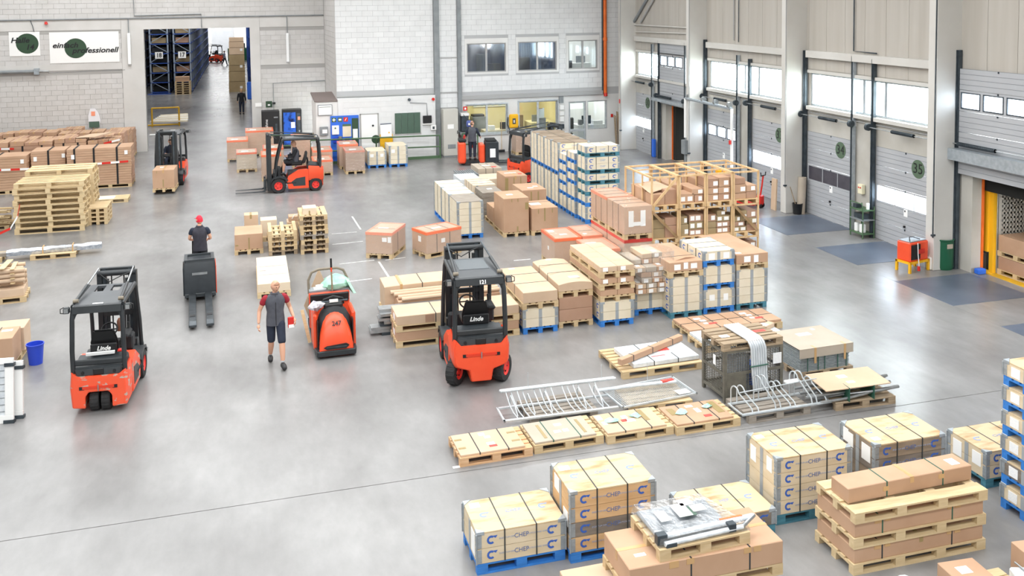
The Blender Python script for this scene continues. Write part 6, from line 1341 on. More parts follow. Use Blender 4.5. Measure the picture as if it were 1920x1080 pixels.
box_thing('office_desk', 'cluttered office desk behind the left office window', 'desk', 11.4, Y1+.7, .02, 2.2, .8, .9, 'ply_cream', [('screen', (.9, .3, .9, 1.3, .36, 1.25), 'black'), ('folder', (.3, .2, .9, .6, .5, 1.1), 'paper'), ('red_folder', (1.6, .2, .9, 1.75, .5, 1.25), 'red')])
box_thing('wall_map', 'coloured map on the office wall', 'map', 11.6, Y1+3.9, 1.75, 1.9, .03, .9, 'map_print', [('map_margin', (0, -.004, 0, 1.9, 0, .05), 'paper')])
box_thing('office_desk', 'yellow office desk behind the right office window', 'desk', 13.9, Y1+.9, .02, 1.3, 1.2, 1.15, 'yellow_wall', [('screen', (.2, .5, 1.15, .7, .56, 1.5), 'plastic_grey')])
box_thing('office_shelf', 'grey shelf with boxes behind the right office window', 'shelf', 12.9, Y1+1.6, .02, .8, .6, 1.5, 'carton_olive', [('kettle', (.2, .1, 1.5, .5, .4, 1.85), 'steel_dark'), ('box', (.0, .0, .8, .3, .01, 1.2), 'plaster_in')])
box_thing('office_partition', 'grey partition screen behind the right office window', 'partition', 14.1, Y1+.45, .02, .45, .05, 1.45, 'plastic_grey', [('foot', (0, -.1, 0, .45, .15, .04), 'steel_dark')])
box_thing('paper_notice', 'white paper sheet taped inside the right office window', 'paper', 13.88, WY+.12, 1.55, .38, .02, .5, 'paper', [('tape', (.1, -.004, .46, .28, 0, .5), 'tape')])
t = thing('office_chair', 'black office chair seen through the glass door', 'chair', 15.95, Y1+1.2, 0); pb('seat', t, -.25, -.25, .45, .25, .25, .55, 'black', .04); pb('backrest', t, -.27, -.3, .6, .27, -.2, 1.35, 'black', .05); rod('column', t, [(0, 0, .05), (0, 0, .45)], .04, 'steel_dark'); 
for a in range(5): rod('base_arm', t, [(0, 0, .07), (.3*math.cos(a*1.257), .3*math.sin(a*1.257), .04)], .025, 'black')
box_thing('office_desk', 'white desk with papers behind the office side window', 'desk', 16.4, Y1+.8, .02, 1.6, .9, .92, 'white', [('screen', (.4, .5, .92, .9, .56, 1.35), 'steel_dark'), ('papers', (.9, .1, .92, 1.4, .4, 1.1), 'paper'), ('desk_box', (.1, .1, .92, .3, .3, 1.2), 'steel_grey')])
box_thing('wall_cabinet', 'red and grey device on the office wall behind the glass door', 'device', 15.9, Y1+3.6, 1.5, .6, .3, .8, 'red', [('dial', (.2, -.05, -.2, .55, 0, .3), 'steel_dark')])
box_thing('office_window', 'bright leafy rear window of the side office', 'window', 16.6, Y1+4.95, 1.3, 1.6, .03, 1.4, 'window_leaf', [('mullion', (.78, -.02, 0, .82, 0, 1.4), 'white')])
box_thing('upper_cabinet', 'pale cupboard behind the first upper window', 'cabinet', 11.35, Y1+1.5, 3.3, .35, .5, 1.4, 'ply_cream', [('door_edge', (.16, -.01, .05, .19, 0, 1.35), 'trim_grey')]); box_thing('upper_boxes', 'brown box behind the first upper window', 'box', 11.75, Y1+1.0, 3.3, .6, .4, .95, 'carton_dark', [('tape', (.25, -.004, .4, .35, 0, .95), 'tape')])
box_thing('upper_chair', 'dark blue chair behind the middle upper window', 'chair', 13.0, Y1+1.0, 3.3, .9, .6, 1.2, 'cloth_navy', [('armrest', (-.05, .1, .8, 0, .5, .9), 'black')])
t = thing('curtain', 'pale folded curtains behind the middle upper window', 'curtain', 13.9, Y1+2.6, 3.4)
for k in range(9): ob('fold', MB().cyl((k*.13, .03*(k % 2), 0), (k*.13, .03*(k % 2), 2.3), .07, 8).mesh('f', 'plastic_wrap_white', smooth=60), t)
box_thing('upper_desk', 'white desk with blue chair behind the right upper window', 'desk', 15.6, Y1+1.0, 3.3, 1.6, .7, .85, 'white', [('blue_chair', (.0, -.2, .5, .5, -.05, 1.0), 'cloth_navy'), ('monitor', (.9, .3, .85, 1.4, .35, 1.2), 'plastic_grey'), ('plant', (.2, .2, .85, .35, .35, 1.3), 'hedge')]); box_thing('upper_poster', 'coloured picture on the wall behind the right upper window', 'picture', 15.5, Y1+3.9, 4.6, .9, .03, .8, 'map_print', [('frame_edge', (0, -.01, 0, .9, 0, .03), 'steel_grey')])
# defibrillator box, signs, duct
t = thing('defibrillator_box', 'yellow emergency box with black loop on the office wall', 'emergency box', 12.38, WY-.16, 1.15); pb('case', t, 0, 0, 0, .46, .14, .68, 'yellow', .05); p = pb('emblem', t, .15, -.008, .2, .31, 0, .48, 'steel_dark'); pb('emblem_mark', p, .05, -.004, .06, .11, 0, .2, 'paper'); rod('cable_loop', t, [(-.06, .05, .55), (-.1, .05, .2), (.05, .05, -.2), (.25, .05, -.27), (.42, .05, -.15), (.47, .05, .1)], .025, 'steel_dark')
o = ob('fire_sign', bxm(.2, .02, .2, 'red'), None, (10.05, WY-.2, 2.12)); tag(o, 'small red fire sign left of the office windows', 'sign'); o2 = pb('symbol', o, .06, -.004, .05, .14, 0, .15, 'white')
o = ob('fire_sign', bxm(.02, .14, .2, 'red'), None, (17.672, 42.85, 2.3)); tag(o, 'small red sign on the corner column', 'sign')
o = ob('fire_sign', bxm(.12, .02, .16, 'red'), None, (17.75, WY-.05, 1.45)); tag(o, 'small red switch box by the far corner', 'sign')
t = thing('switch_panel', 'white switch boxes stacked between the office windows', 'switch box', 15.0, WY-.14, 1.0)
for k, (z_, h, m_) in enumerate(((0, .22, 'steel_dark'), (.35, .25, 'white'), (.65, .2, 'white'), (.95, .22, 'white'))): pb('box', t, .0, 0, z_, .22, .1, z_+h, m_, .01)
t = thing('orange_duct', 'bright orange hose duct running down the corner of the white wall', 'duct', 17.42, WY-.14, 2.6)
ob('tube', MB().cyl((0, 0, 0), (0, 0, 8), .085, 12).mesh('d', 'orange_duct', smooth=40), t); ob('tube', MB().cyl((-.12, .06, .05), (-.12, .06, 8), .04, 8).mesh('d', 'steel_dark', smooth=40), t); ob('clamp', MB().cyl((0, 0, 2.75), (0, 0, 2.9), .11, 12).mesh('c', 'orange_duct', smooth=40), t); ob('mouth', MB().cyl((0, -.05, -.06), (0, -.02, .1), .09, 12).mesh('c', 'red', smooth=40), t)
t = thing('broom', 'broom leaning on the wall below the office window', 'broom', 11.95, WY-.2, 0); rod('handle', t, [(0, 0, .1), (.03, .12, 1.6)], .015, 'pallet'); pb('brush', t, -.15, -.05, 0, .15, .05, .12, 'black_soft')
# cartons by the office wall
pallet(12.35, 43.0, 0, 1.25, .8, 'raw pallet under the film-wrapped carton by the office wall', near=False); wrapped(12.36, 43.02, PAL, 1.2, .76, .82, 'film-wrapped brown carton by the office wall under the emergency box', edge=False, lines=0, labels=[('t', .4, .2, .3, .3)])
for k in range(3): carton(13.75+.1*k, 43.2, k*.32, 1.0-.1*k, .6, .3, 'loose brown carton, %s of three by the office wall' % ('lowest', 'middle', 'topmost')[k], m=('carton_dark', 'carton', 'carton_light')[k], group='loose cartons by the office wall')
ob('dark_floor_area', MB().box(10.0, 38.2, -.01, 14.5, 40.3, .004).mesh('m', 'steel_grey'), floor)  # darker grey rectangle laid over the floor
# ---------------------------------------------------------------- vehicles
def wheel(parent, x, y, r, w, rim='rim_red', steer=0):
    t = bpy.data.objects.new('wheel', None); COL.objects.link(t); t.parent = parent; t.location = (x, y, r); t.rotation_euler = (0, 0, R(steer))
    mb = MB(); M = Matrix.Rotation(R(90), 4, 'Y')
    mb.lathe([(r*.55, -w/2), (r*.93, -w/2), (r, -w*.32), (r, w*.32), (r*.93, w/2), (r*.55, w/2)], 26, M=M)
    for k in range(18):
        a = 2*math.pi*k/18; c = Vector((0, math.cos(a)*r, math.sin(a)*r)); u = Vector((0, -math.sin(a), math.cos(a)))
        mb.add([c+u*.018+Vector((-w*.45, 0, 0)), c-u*.018+Vector((-w*.45, 0, 0)), c-u*.018+Vector((w*.45, 0, 0)), c+u*.018+Vector((w*.45, 0, 0)), c*1.025+u*.014+Vector((-w*.42, 0, 0)), c*1.025-u*.014+Vector((-w*.42, 0, 0)), c*1.025-u*.014+Vector((w*.42, 0, 0)), c*1.025+u*.014+Vector((w*.42, 0, 0))], [(4, 5, 6, 7), (0, 1, 5, 4), (2, 3, 7, 6), (0, 4, 7, 3), (1, 2, 6, 5)])
    ob('tyre', mb.mesh('tyre', 'rubber', smooth=35), t)
    mb = MB().lathe([(0, -w*.40), (r*.2, -w*.40), (r*.24, -w*.28), (r*.48, -w*.30), (r*.58, -w*.46), (r*.58, w*.46), (r*.48, w*.30), (r*.24, w*.28), (r*.2, w*.40), (0, w*.40)], 22, M=M); ob('rim', mb.mesh('rim', rim, smooth=35), t)
    for k in range(5):
        a = 2*math.pi*k/5
        for s in (-1, 1): ob('bolt', MB().cyl((s*w*.27, math.cos(a)*r*.33, math.sin(a)*r*.33), (s*w*.36, math.cos(a)*r*.33, math.sin(a)*r*.33), r*.06, 6).mesh('bolt', 'black'), t)
    return t
def forklift(x, y, rz, label, rear='pair', num=None, body='orange_red', forks=True, hood_text=True, roof_slots=True, tall=2.12, steer=0):
    t = thing('forklift', label, 'forklift', x, y, 0, rz); g = 'fork_grey'
    # counterweight
    if rear == 'twin':
        pts = [(-.53, .12), (-.27, .10), (-.27, .30)]+[(-.27+.06-.06*math.cos(R(a)), .36+.06*math.sin(R(a))-.0) for a in (20, 50, 90)]+[(.21, .42), (.25, .38), (.27, .30), (.27, .10), (.53, .12), (.54, .55), (.50, .80), (.38, .76), (-.38, .76), (-.50, .80), (-.54, .55)]
        pts = [(-.52, .12), (-.27, .10), (-.27, .32), (-.20, .41), (.20, .41), (.27, .32), (.27, .10), (.52, .12), (.55, .5), (.52, .82), (.40, .73), (-.40, .73), (-.52, .82), (-.55, .5)]
        z_top = .76
    else:
        pts = [(-.20, .12), (.20, .12), (.24, .34), (.50, .42), (.55, .52), (.56, .80), (.52, .98), (.40, .84), (-.40, .84), (-.52, .98), (-.56, .80), (-.55, .52), (-.50, .42), (-.24, .34)]
        z_top = .86
    mb = MB(); r0 = [(p[0]*.93, -1.06, p[1]+(.03 if p[1] < .45 else 0)) for p in pts]; r1 = [(p[0], -.98, p[1]) for p in pts]; r2 = [(p[0], -.48, p[1]+(.05 if p[1] > .7 else 0)) for p in pts]
    cw = ob('counterweight', MB().loft([r0, r1, r2]).mesh('cw', body, smooth=30, bevel=.012, seg=2), t)
    zs = .52 if rear == 'twin' else .66
    pb('slot', cw, -.30, -1.072, zs-.02, .30, -1.055, zs+.03, 'orange_slot'); pb('slot_end', cw, -.36, -1.07, zs-.03, -.27, -1.05, zs+.03, 'black'); pb('slot_end', cw, .27, -1.07, zs-.03, .36, -1.05, zs+.03, 'black'); ob('tow_pin', MB().cyl((0, -1.08, zs-.06), (0, -1.08, zs+.06), .012, 8).mesh('pin', 'steel'), cw)
    # rear hood
    hd = ob('rear_hood', MB().loft([[(-.42, -1.0, z_top-.04), (.42, -1.0, z_top-.04), (.46, -.98, z_top+.12), (-.46, -.98, z_top+.12)], [(-.5, -.45, z_top-.04), (.5, -.45, z_top-.04), (.48, -.45, z_top+.2), (-.48, -.45, z_top+.2)]]).mesh('hood', 'fork_hood', smooth=30, bevel=.02, seg=2), t)
    pb('latch', hd, -.1, -1.012, z_top-.02, .1, -.99, z_top+.1, 'black', .02)
    for s in (-.3, .3): ob('bolt', MB().cyl((s, -1.01, z_top+.03), (s, -.98, z_top+.03), .03, 12).mesh('b', 'black', smooth=40), hd)
    # chassis side
    for s in (-1, 1):
        pr = [(-.48, .14), (.30, .14), (.36, .45), (.30, .62), (-.10, .86), (-.48, z_top+.02)]
        a, b = (s*.30, s*.545); side = ob('side_panel', MB().prism(pr, min(a, b), max(a, b), 'x').mesh('side', body, bevel=.015, seg=2, smooth=30), t)
        ob('side_cover', MB().prism([(-.35, .25), (.1, .25), (.18, .42), (.0, .55), (-.35, .6)], s*.545, s*.552, 'x').mesh('cover', 'fork_hood'), side)
        ob('fender', MB().prism([(.30, .50), (.42, .62), (.62, .68), (.86, .62), (.95, .5), (.95, .44), (.86, .56), (.62, .60), (.45, .55), (.36, .44)], s*.36 if s > 0 else -.58, s*.58 if s > 0 else -.36, 'x').mesh('fender', g, smooth=30), t)
        pb('step', t, min(s*.36, s*.56), .0, .36, max(s*.36, s*.56), .42, .40, 'black_soft')
    pb('battery_block', t, -.30, -.48, .14, .30, .30, .78, 'fork_hood', .01); pb('floor_plate', t, -.42, .18, .42, .42, .82, .48, 'black_soft'); ob('front_axle', MB().cyl((-.5, .68, .29), (.5, .68, .29), .12, 12).mesh('axle', g, smooth=40), t)
    pb('front_wall', t, -.42, .74, .14, .42, .86, .80, g, .01)
    # seat, armrest, steering
    st = ob('seat', bxm(.5, .46, .14, 'black', .04), t, (-.25, -.28, z_top+.14)); ob('backrest', MB().loft([[(-.25, -.36, z_top+.2), (.25, -.36, z_top+.2), (.25, -.26, z_top+.2), (-.25, -.26, z_top+.2)], [(-.27, -.44, z_top+.4), (.27, -.44, z_top+.4), (.27, -.34, z_top+.4), (-.27, -.34, z_top+.4)], [(-.2, -.48, z_top+.66), (.2, -.48, z_top+.66), (.2, -.40, z_top+.66), (-.2, -.40, z_top+.66)]]).mesh('back', 'black', bevel=.03, seg=2, smooth=40), t)
    bp = ob('seat_rear_panel', bxm(.52, .04, .2, 'black', .02), t, (-.26, -.50, z_top+.2))
    if hood_text: text('Linde', .12, 'white', bp, (.26, -.008, .11), shear=.3, bold=.004)
    ar = ob('armrest', bxm(.16, .45, .08, 'black_soft', .03), t, (.28, -.25, z_top+.38)); rod('joystick', ar, [(.08, .4, .06), (.08, .42, .2)], .025, 'black'); pb('console_box', t, .30, .05, z_top+.05, .46, .35, z_top+.34, 'black_soft', .03)
    ob('steering_wheel', MB().tube([(.16*math.cos(a*math.pi/10)-.05, .28+.12*math.sin(a*math.pi/10), z_top+.42+.10*math.sin(a*math.pi/10)) for a in range(20)], .018, 6, True).mesh('sw', 'black', smooth=60), t); rod('steering_column', t, [(-.05, .28, z_top+.42), (-.05, .52, z_top+.05), (-.05, .56, .48)], .04, 'black'); rod('steering_spoke', t, [(-.2, .28, z_top+.42), (.1, .28, z_top+.42)], .014, 'black'); pb('dashboard', t, -.4, .56, .48, .2, .72, z_top+.1, 'black_soft', .04)
    # guard
    T_ = tall
    for s in (-1, 1):
        rod('rear_post', t, [(s*.49, -.93, z_top+.02), (s*.49, -.95, z_top+.45), (s*.475, -.92, T_-.25), (s*.46, -.86, T_-.06)], .048, g, 8)
        rod('front_post', t, [(s*.50, .80, .55), (s*.49, .72, 1.2), (s*.47, .52, T_-.12), (s*.46, .45, T_-.03)], .042, g, 8)
        ob('gusset', MB().prism([(s*.47, T_-.04), (s*.47, T_-.34), (s*.40, T_-.18), (s*.26, T_-.05)], -.93, -.86, 'y').mesh('gus', g), t)
        rod('side_rail', t, [(s*.47, -.86, T_-.03), (s*.465, .45, T_-.02)], .045, g, 8)
        lamp = ob('work_lamp', bxm(.12, .1, .12, g, .02), t, (s*.58-.06, -.93, T_-.14)); pb('lens', lamp, .02, -.006, .02, .1, 0, .1, 'steel'); rod('lamp_guard', lamp, [(.06+s*.05, .05, -.0), (.06+s*.11, .02, .02), (.06+s*.11, .02, .1), (.06+s*.05, .05, .12)], .01, 'black', 6)
        rod('tilt_cylinder', t, [(s*.43, -.74, T_+.05), (s*.40, .05, T_+.12)], .032, g, 10); rod('tilt_rod', t, [(s*.40, .05, T_+.12), (s*.36, .92, T_+.21)], .018, 'steel' if rear == 'twin' else 'steel_dark', 8); ob('tilt_joint', MB().cyl((s*.43-.05, -.76, T_+.05), (s*.43+.05, -.76, T_+.05), .036, 10).mesh('tj', 'arch_tan', smooth=40), t)
    pb('rear_cross_bar', t, -.50, -.95, z_top+.15, .50, -.88, z_top+.26, g, .02)
    # roof with slots
    hs = [(-.22+.20*i, -.10+.20*i, .0, .32) for i in range(2)] if roof_slots else []
    roof = ob('roof', wall_mesh(-.44, .44, -.90, .46, [(-.26, -.08, -.02, .36), (.06, .24, -.02, .36)] if roof_slots else [], lambda a, b, c, d: (a, c, T_-.045, b, d, T_+.0)).mesh('roof', 'fork_roof', fix=False), t)
    ob('roof_lip', MB().prism([(-.96, T_-.14), (-.90, T_-.14), (-.86, T_+.005), (-.93, T_-.01)], -.46, .46, 'x').mesh('lip', g, smooth=30), roof)
    if not roof_slots: pb('roof_window', roof, -.30, -.35, T_-.0, .30, .36, T_+.008, 'roof_glass')
    if num: text(num, .1, 'white', roof, (.06, -.972, T_-.08), (R(78), 0, 0), bold=.004)
    else: pb('sticker', roof, -.1, -.86, T_, .1, -.80, T_+.004, 'paper')
    # mast
    mz = T_+.12
    for s in (-1, 1):
        ob('mast_upright', MB().box(s*.36-.05, .92, .08, s*.36+.05, 1.08, mz).mesh('mast', g), t); ob('inner_upright', MB().box(s*.27-.035, .98, .08, s*.27+.035, 1.10, mz+.04).mesh('mast', 'steel_dark'), t)
        rod('lift_cylinder', t, [(s*.2, .97, .15), (s*.2, .97, mz-.15)], .035, g, 8); rod('chain', t, [(s*.13, 1.05, .3), (s*.13, 1.05, mz-.05)], .015, 'black', 5)
    rod('mast_head', t, [(-.40, .95, mz-.03), (.40, .95, mz-.03)], .06, g, 10); pb('mast_cross', t, -.36, 1.0, mz+.0, .36, 1.08, mz+.07, g, .01); pb('mast_cross', t, -.36, .94, 1.25, .36, 1.0, 1.35, g); pb('mast_cross', t, -.36, .92, .2, .36, 1.0, .36, g)
    rod('hose', t, [(-.32, .85, mz-.02), (-.1, .7, mz-.14), (.15, .82, mz-.05), (.3, .9, mz-.02)], .012, 'black', 6)
    cr = ob('fork_carriage', bxm(.95, .05, .1, g), t, (-.475, 1.12, .12)); pb('carriage_bar', cr, 0, 0, .36, .95, .05, .45, g)
    for s in (-.30, .30):
        pb('carriage_post', cr, .475+s-.03, 0, 0, .475+s+.03, .04, .45, g)
        if forks: ob('fork', MB().prism([(1.17, .04), (2.30, .04), (2.30, .055), (1.30, .085), (1.23, .12), (1.22, .55), (1.17, .55)], s-.05, s+.05, 'x').mesh('fork', 'fork_steel'), t)
    wheel(t, -.47, .68, .29, .2); wheel(t, .47, .68, .29, .2)
    if rear == 'twin': wheel(t, -.11, -.80, .22, .17, 'black'); wheel(t, .11, -.80, .22, .17, 'black')
    else: wheel(t, -.46, -.74, .26, .19, steer=steer); wheel(t, .46, -.74, .26, .19, steer=steer)
    return t
A = forklift(-2.66, 19.05, -4, 'worn orange forklift with twin rear wheels, nearest on the left', 'twin', None, 'orange_worn', tall=2.06)
A.scale = (.9, .95, .96)
B = forklift(4.25, 18.12, -4, 'clean orange forklift with 121 on its roof edge, beside the long cartons', 'pair', '121', 'orange_red', roof_slots=False, steer=-36)
C = forklift(1.78, 37.95, 90, 'orange forklift seen side-on carrying a seated driver', 'pair', None, 'orange_red', hood_text=False, roof_slots=False, tall=2.1)
D = forklift(-3.1, 41.25, 176, 'orange forklift coming towards the camera with a brown box', 'twin', None, 'orange_red', forks=True, hood_text=False, tall=2.08)
pallet(-3.62, 38.65, .1, .82, 1.2, 'raw pallet lifted by the oncoming forklift', rot=-3, long='y', near=False)
carton(-3.61, 38.66, .1+PAL, .8, 1.15, .72, 'plain brown box carried by the oncoming forklift', rot=-3, m='carton', labels=[('t', .2, .6, .14, .14), ('f', .37, .05, .04, .3, 'tape_olive'), ('f', .15, .6, .02, .1, 'tape_olive')], tape=('x', .4))
Ef = forklift(11.35, 36.6, -72, 'orange forklift half hidden behind the crate towers', 'pair', None, 'orange_red', hood_text=False, roof_slots=False, tall=2.1)
Fx = forklift(-3.9, 125.5, 60, 'small orange forklift at the far end of the next hall', 'pair', None, 'orange_red', hood_text=False)
for c in Fx.children:
    if c.name.startswith('mast_upright'): c.scale.z = 1.35
# worn paint chips on A are in its material; papers on its seat
ob('white_board', bxm(.55, .06, .05, 'paper'), A, (-.32, -.62, .98), (0, 0, R(3))); ob('red_rag', bxm(.12, .1, .04, 'red', .01), A, (.28, -.58, 1.0)); ob('drink_bottle', MB().lathe([(0, 0), (.05, 0), (.05, .2), (.02, .26), (0, .27)], 12, (.1, .55, 1.05)).mesh('b', 'flesh_dark', smooth=40), A)
# ---- ride-on pallet truck with black cover, forks to the camera
t = thing('pallet_truck', 'ride-on pallet truck with black cover and forks towards the camera', 'pallet truck', -1.25, 24.35, 0, 3)
ob('battery_cover', MB().loft([[(-.39, .0, .12), (.39, .0, .12), (.39, .75, .12), (-.39, .75, .12)], [(-.39, .0, .70), (.39, .0, .70), (.39, .75, .70), (-.39, .75, .70)], [(-.36, .10, .98), (.36, .10, .98), (.36, .75, .98), (-.36, .75, .98)]]).mesh('cover', 'black_cover', bevel=.03, seg=2, smooth=30), t)
pb('rear_step', t, -.37, -.03, .10, .37, .0, .2, 'fork_hood', .01); pb('recess', t, -.18, -.006, .66, .18, .004, .72, 'steel'); ob('top_tray', wall_mesh(-.36, .36, .12, .75, [(-.28, .28, .2, .66)], lambda a, b, c, d: (a, c, .98, b, d, 1.02)).mesh('tray', 'fork_hood'), t)
for s in (-1, 1): pb('side_panel', t, min(s*.38, s*.398), .02, .15, max(s*.38, s*.398), .74, .85, 'orange_red' if s > 0 else 'black_cover', .01)
for s in (-.19, .19):
    f = ob('fork', MB().prism([(-.0, .06), (-.0, .20), (-2.05, .17), (-2.2, .12), (-2.2, .06)], s-.085, s+.085, 'x').mesh('fork', 'fork_steel', bevel=.008), t); pb('fork_roller_slot', f, s-.06, -1.75, .172, s+.06, -1.62, .182, 'black')
pb('platform', t, -.38, .75, .12, .38, 1.35, .20, 'black_soft'); pb('front_hood', t, -.28, 1.35, .12, .28, 1.85, .72, 'orange_red', .05); rod('handle_bar', t, [(-.15, 1.4, .85), (-.15, 1.3, 1.2), (.15, 1.3, 1.2), (.15, 1.4, .85)], .025, 'black')
for s in (-.3, .3): ob('wheel', MB().cyl((s-.04, .3, .1), (s+.04, .3, .1), .1, 14).mesh('w', 'black', smooth=40), t)
for s in (-.19, .19): ob('wheel', MB().cyl((s-.05, -1.7, .05), (s+.05, -1.7, .05), .05, 12).mesh('w', 'black', smooth=40), t)
ob('drive_wheel', MB().cyl((-.05, 1.65, .12), (.05, 1.65, .12), .12, 14).mesh('w', 'black', smooth=40), t)
# ---- tow tractor 247
t = thing('tow_tractor', 'orange tow tractor numbered 247 with a board and green bag aboard', 'tow tractor', 1.66, 19.5, 0, 1)
def arch(w, z0, z1, y, n=10):
    return [(-w, y, z0)]+[(-w*math.cos(math.pi*k/n) if 0 else -w*math.cos(math.pi*k/n)*(1 if k in (0, n) else .97), y, z1-.30+.30*math.sin(math.pi*k/n)) for k in range(n+1)]+[(w, y, z0)]
ob('front_cowl', MB().loft([arch(.35, .175, .34, -.02), arch(.35, .175, .55, .02), arch(.33, .14, .74, .14), arch(.30, .2, .86, .30), arch(.27, .3, .92, .45)]).mesh('cowl', 'orange_red', smooth=40), t)
ob('cowl_frame', MB().loft([arch(.36, .4, .72, .20), arch(.36, .14, .96, .40), arch(.33, .14, .99, .52)]).mesh('cf', 'black_soft', smooth=40), t)
ob('bumper', MB().loft([[(-.40, -.05, .05), (.40, -.05, .05), (.43, .12, .05), (.43, .5, .05), (-.43, .5, .05), (-.43, .12, .05)], [(-.40, -.05, .17), (.40, -.05, .17), (.43, .12, .17), (.43, .5, .17), (-.43, .5, .17), (-.43, .12, .17)]]).mesh('bump', 'fork_grey', bevel=.015), t)
ob('cowl_slot', MB().prism([(-.26, .24), (-.2, .20), (.2, .20), (.26, .26), (.2, .30), (-.2, .27)], -.055, .02, 'y').mesh('slot', 'black'), t); ob('cowl_slot', MB().prism([(-.22, .235), (.22, .235), (.2, .265), (-.2, .265)], -.06, -.02, 'y').mesh('slot', 'steel_dark'), t)
text('247', .13, 'black', t, (.02, .075, .70), (R(58), 0, 0), bold=.004)
for s in (-1, 1): pb('side_shell', t, min(s*.36, s*.44), .25, .10, max(s*.36, s*.44), .95, .86, 'orange_red', .03); pb('side_trim', t, min(s*.355, s*.37), .12, .15, max(s*.355, s*.37), .3, .75, 'black')
pb('deck', t, -.42, .5, .10, .42, 2.0, .24, 'black_soft'); pb('back_wall', t, -.44, 1.25, .24, .44, 1.38, 1.02, 'orange_red', .02); pb('back_cushion', t, -.42, 1.20, .80, .42, 1.26, 1.0, 'black', .02); pb('tray', t, -.43, 1.3, 1.0, .43, 1.6, 1.06, 'steel_grey'); pb('rear_box', t, -.40, 1.38, .24, .40, 2.0, .7, 'black_soft')
rod('guard_arch', t, [(-.42, 1.5, .95), (-.43, 1.5, 1.25), (-.36, 1.5, 1.42), (-.2, 1.5, 1.48), (.2, 1.5, 1.48), (.34, 1.5, 1.42), (.42, 1.5, 1.25), (.42, 1.5, .95)], .03, 'arch_tan', 8)
pb('console', t, -.2, .42, .9, .2, .62, 1.02, 'black', .03); rod('handle_bar', t, [(-.22, .5, .98), (-.2, .48, 1.1), (0, .48, 1.16), (.2, .48, 1.1), (.22, .5, .98)], .022, 'black'); rod('twist_grip', t, [(-.25, .46, 1.06), (.3, .46, 1.06)], .02, 'steel_dark'); pb('display', t, -.08, .44, 1.04, .1, .5, 1.09, 'paper')
for s in (-.3, .3): ob('wheel', MB().cyl((s-.06, .3, .12), (s+.06, .3, .12), .12, 14).mesh('w', 'black', smooth=40), t); ob('wheel', MB().cyl((s-.06, 1.8, .12), (s+.06, 1.8, .12), .12, 14).mesh('w', 'black', smooth=40), t)
t2 = thing('push_broom', 'broom with orange and black handle standing upright on the tow tractor', 'broom', 1.70, 20.72, 1.06); rod('handle', t2, [(0, 0, 0), (-.01, 0, .42)], .018, 'pallet_old'); rod('handle_band', t2, [(-.01, 0, .42), (-.012, 0, .52)], .019, 'orange_red'); rod('handle_grip', t2, [(-.012, 0, .52), (-.015, 0, .72)], .022, 'black')
o = ob('cardboard_sheet', MB().prism([(.18, 0), (.0, .50), (.355, 1.34), (.68, .5), (.68, 0)], -.006, .006, 'y').mesh('board', 'carton_light'), None, (1.125, 21.6, .0), (0, 0, 0)); tag(o, 'pointed brown hardboard sheet leaning on the tow tractor', 'board')
o = ob('timber_batten', MB().tube([(1.17, 20.42, .05), (1.03, 20.62, .72)], .05, 4).mesh('slat', 'pallet_new'), None); tag(o, 'pale timber batten propped against the tow tractor side', 'batten')
t2 = thing('green_bag', 'pale green plastic bag lying on the back of the tow tractor', 'bag', 1.80, 20.98, 1.06)
rr = random.Random(21); rings = []
for k in range(6):
    rad = (.24, .27, .27, .22, .15, .03)[k]; rings.append([(rad*(1.15+rr.uniform(-.15, .15))*math.cos(a*math.pi/7), rad*(.9+rr.uniform(-.15, .15))*math.sin(a*math.pi/7), .30*k/5*1.0) for a in range(14)])
ob('bag_body', MB().loft(rings).mesh('bag', 'green_film', smooth=35), t2); ob('bag_tail', MB().add([(.2, -.2, .2), (.36, -.3, -.1), (.3, .1, -.12), (.25, .1, .2), (.44, -.1, -.16)], [(0, 1, 4, 3), (3, 4, 2), (0, 3, 2, 1)]).mesh('tail', 'green_film'), t2)
t2 = thing('work_rags', 'grey and white rags lying over the tow tractor side', 'rags', 1.34, 19.95, .9)
rr = random.Random(8); rings = []
for k in range(7):
    rad = (.02, .09, .12, .12, .1, .08, .02)[k]; rings.append([(-.22+.36*k/6, rad*(1+rr.uniform(-.3, .3))*math.cos(a*math.pi/5), .07+rad*(.8+rr.uniform(-.3, .3))*math.sin(a*math.pi/5)+.06*k/6) for a in range(10)])
ob('rag_heap', MB().loft(rings).mesh('rag', 'tarp_rags', smooth=35), t2)
t2 = thing('paper_cup', 'white roll of paper on the tow tractor tray', 'paper', 1.36, 20.9, 1.06); ob('roll', MB().cyl((0, 0, .05), (.16, .03, .05), .05, 12).mesh('r', 'paper', smooth=40), t2); ob('sheets', bxm(.3, .14, .03, 'paper_print'), t2, (-.05, -.05, 0))
# ---- pallet truck with standing driver by the office
t = thing('pallet_truck', 'orange stand-on pallet truck with black battery box by the office wall', 'pallet truck', 9.95, 41.2, 0, -8)
pb('front_shell', t, -.82, -.36, .1, -.48, .36, 1.05, 'orange_red', .06); pb('front_top', t, -.8, -.3, 1.05, -.46, .3, 1.2, 'black', .04); rod('handle_bar', t, [(-.55, -.2, 1.2), (-.5, -.2, 1.32), (-.5, .2, 1.32), (-.55, .2, 1.2)], .025, 'red'); pb('platform', t, -.5, -.36, .1, .12, .36, .2, 'black_soft'); pb('back_shell', t, .12, -.36, .1, .38, .36, .95, 'orange_red', .05); pb('battery_box', t, .40, -.38, .1, 1.0, .38, 1.05, 'black_cover', .03); pb('battery_lid', t, .42, -.36, 1.05, .9, .36, 1.15, 'black_soft', .02); pb('sticker', t, .6, -.39, .35, .85, -.378, .75, 'paper')
for s in (-.19, .19): ob('fork', MB().box(1.0, s-.085, .06, 3.2, s+.085, .14).mesh('fork', 'fork_steel', bevel=.01), t)
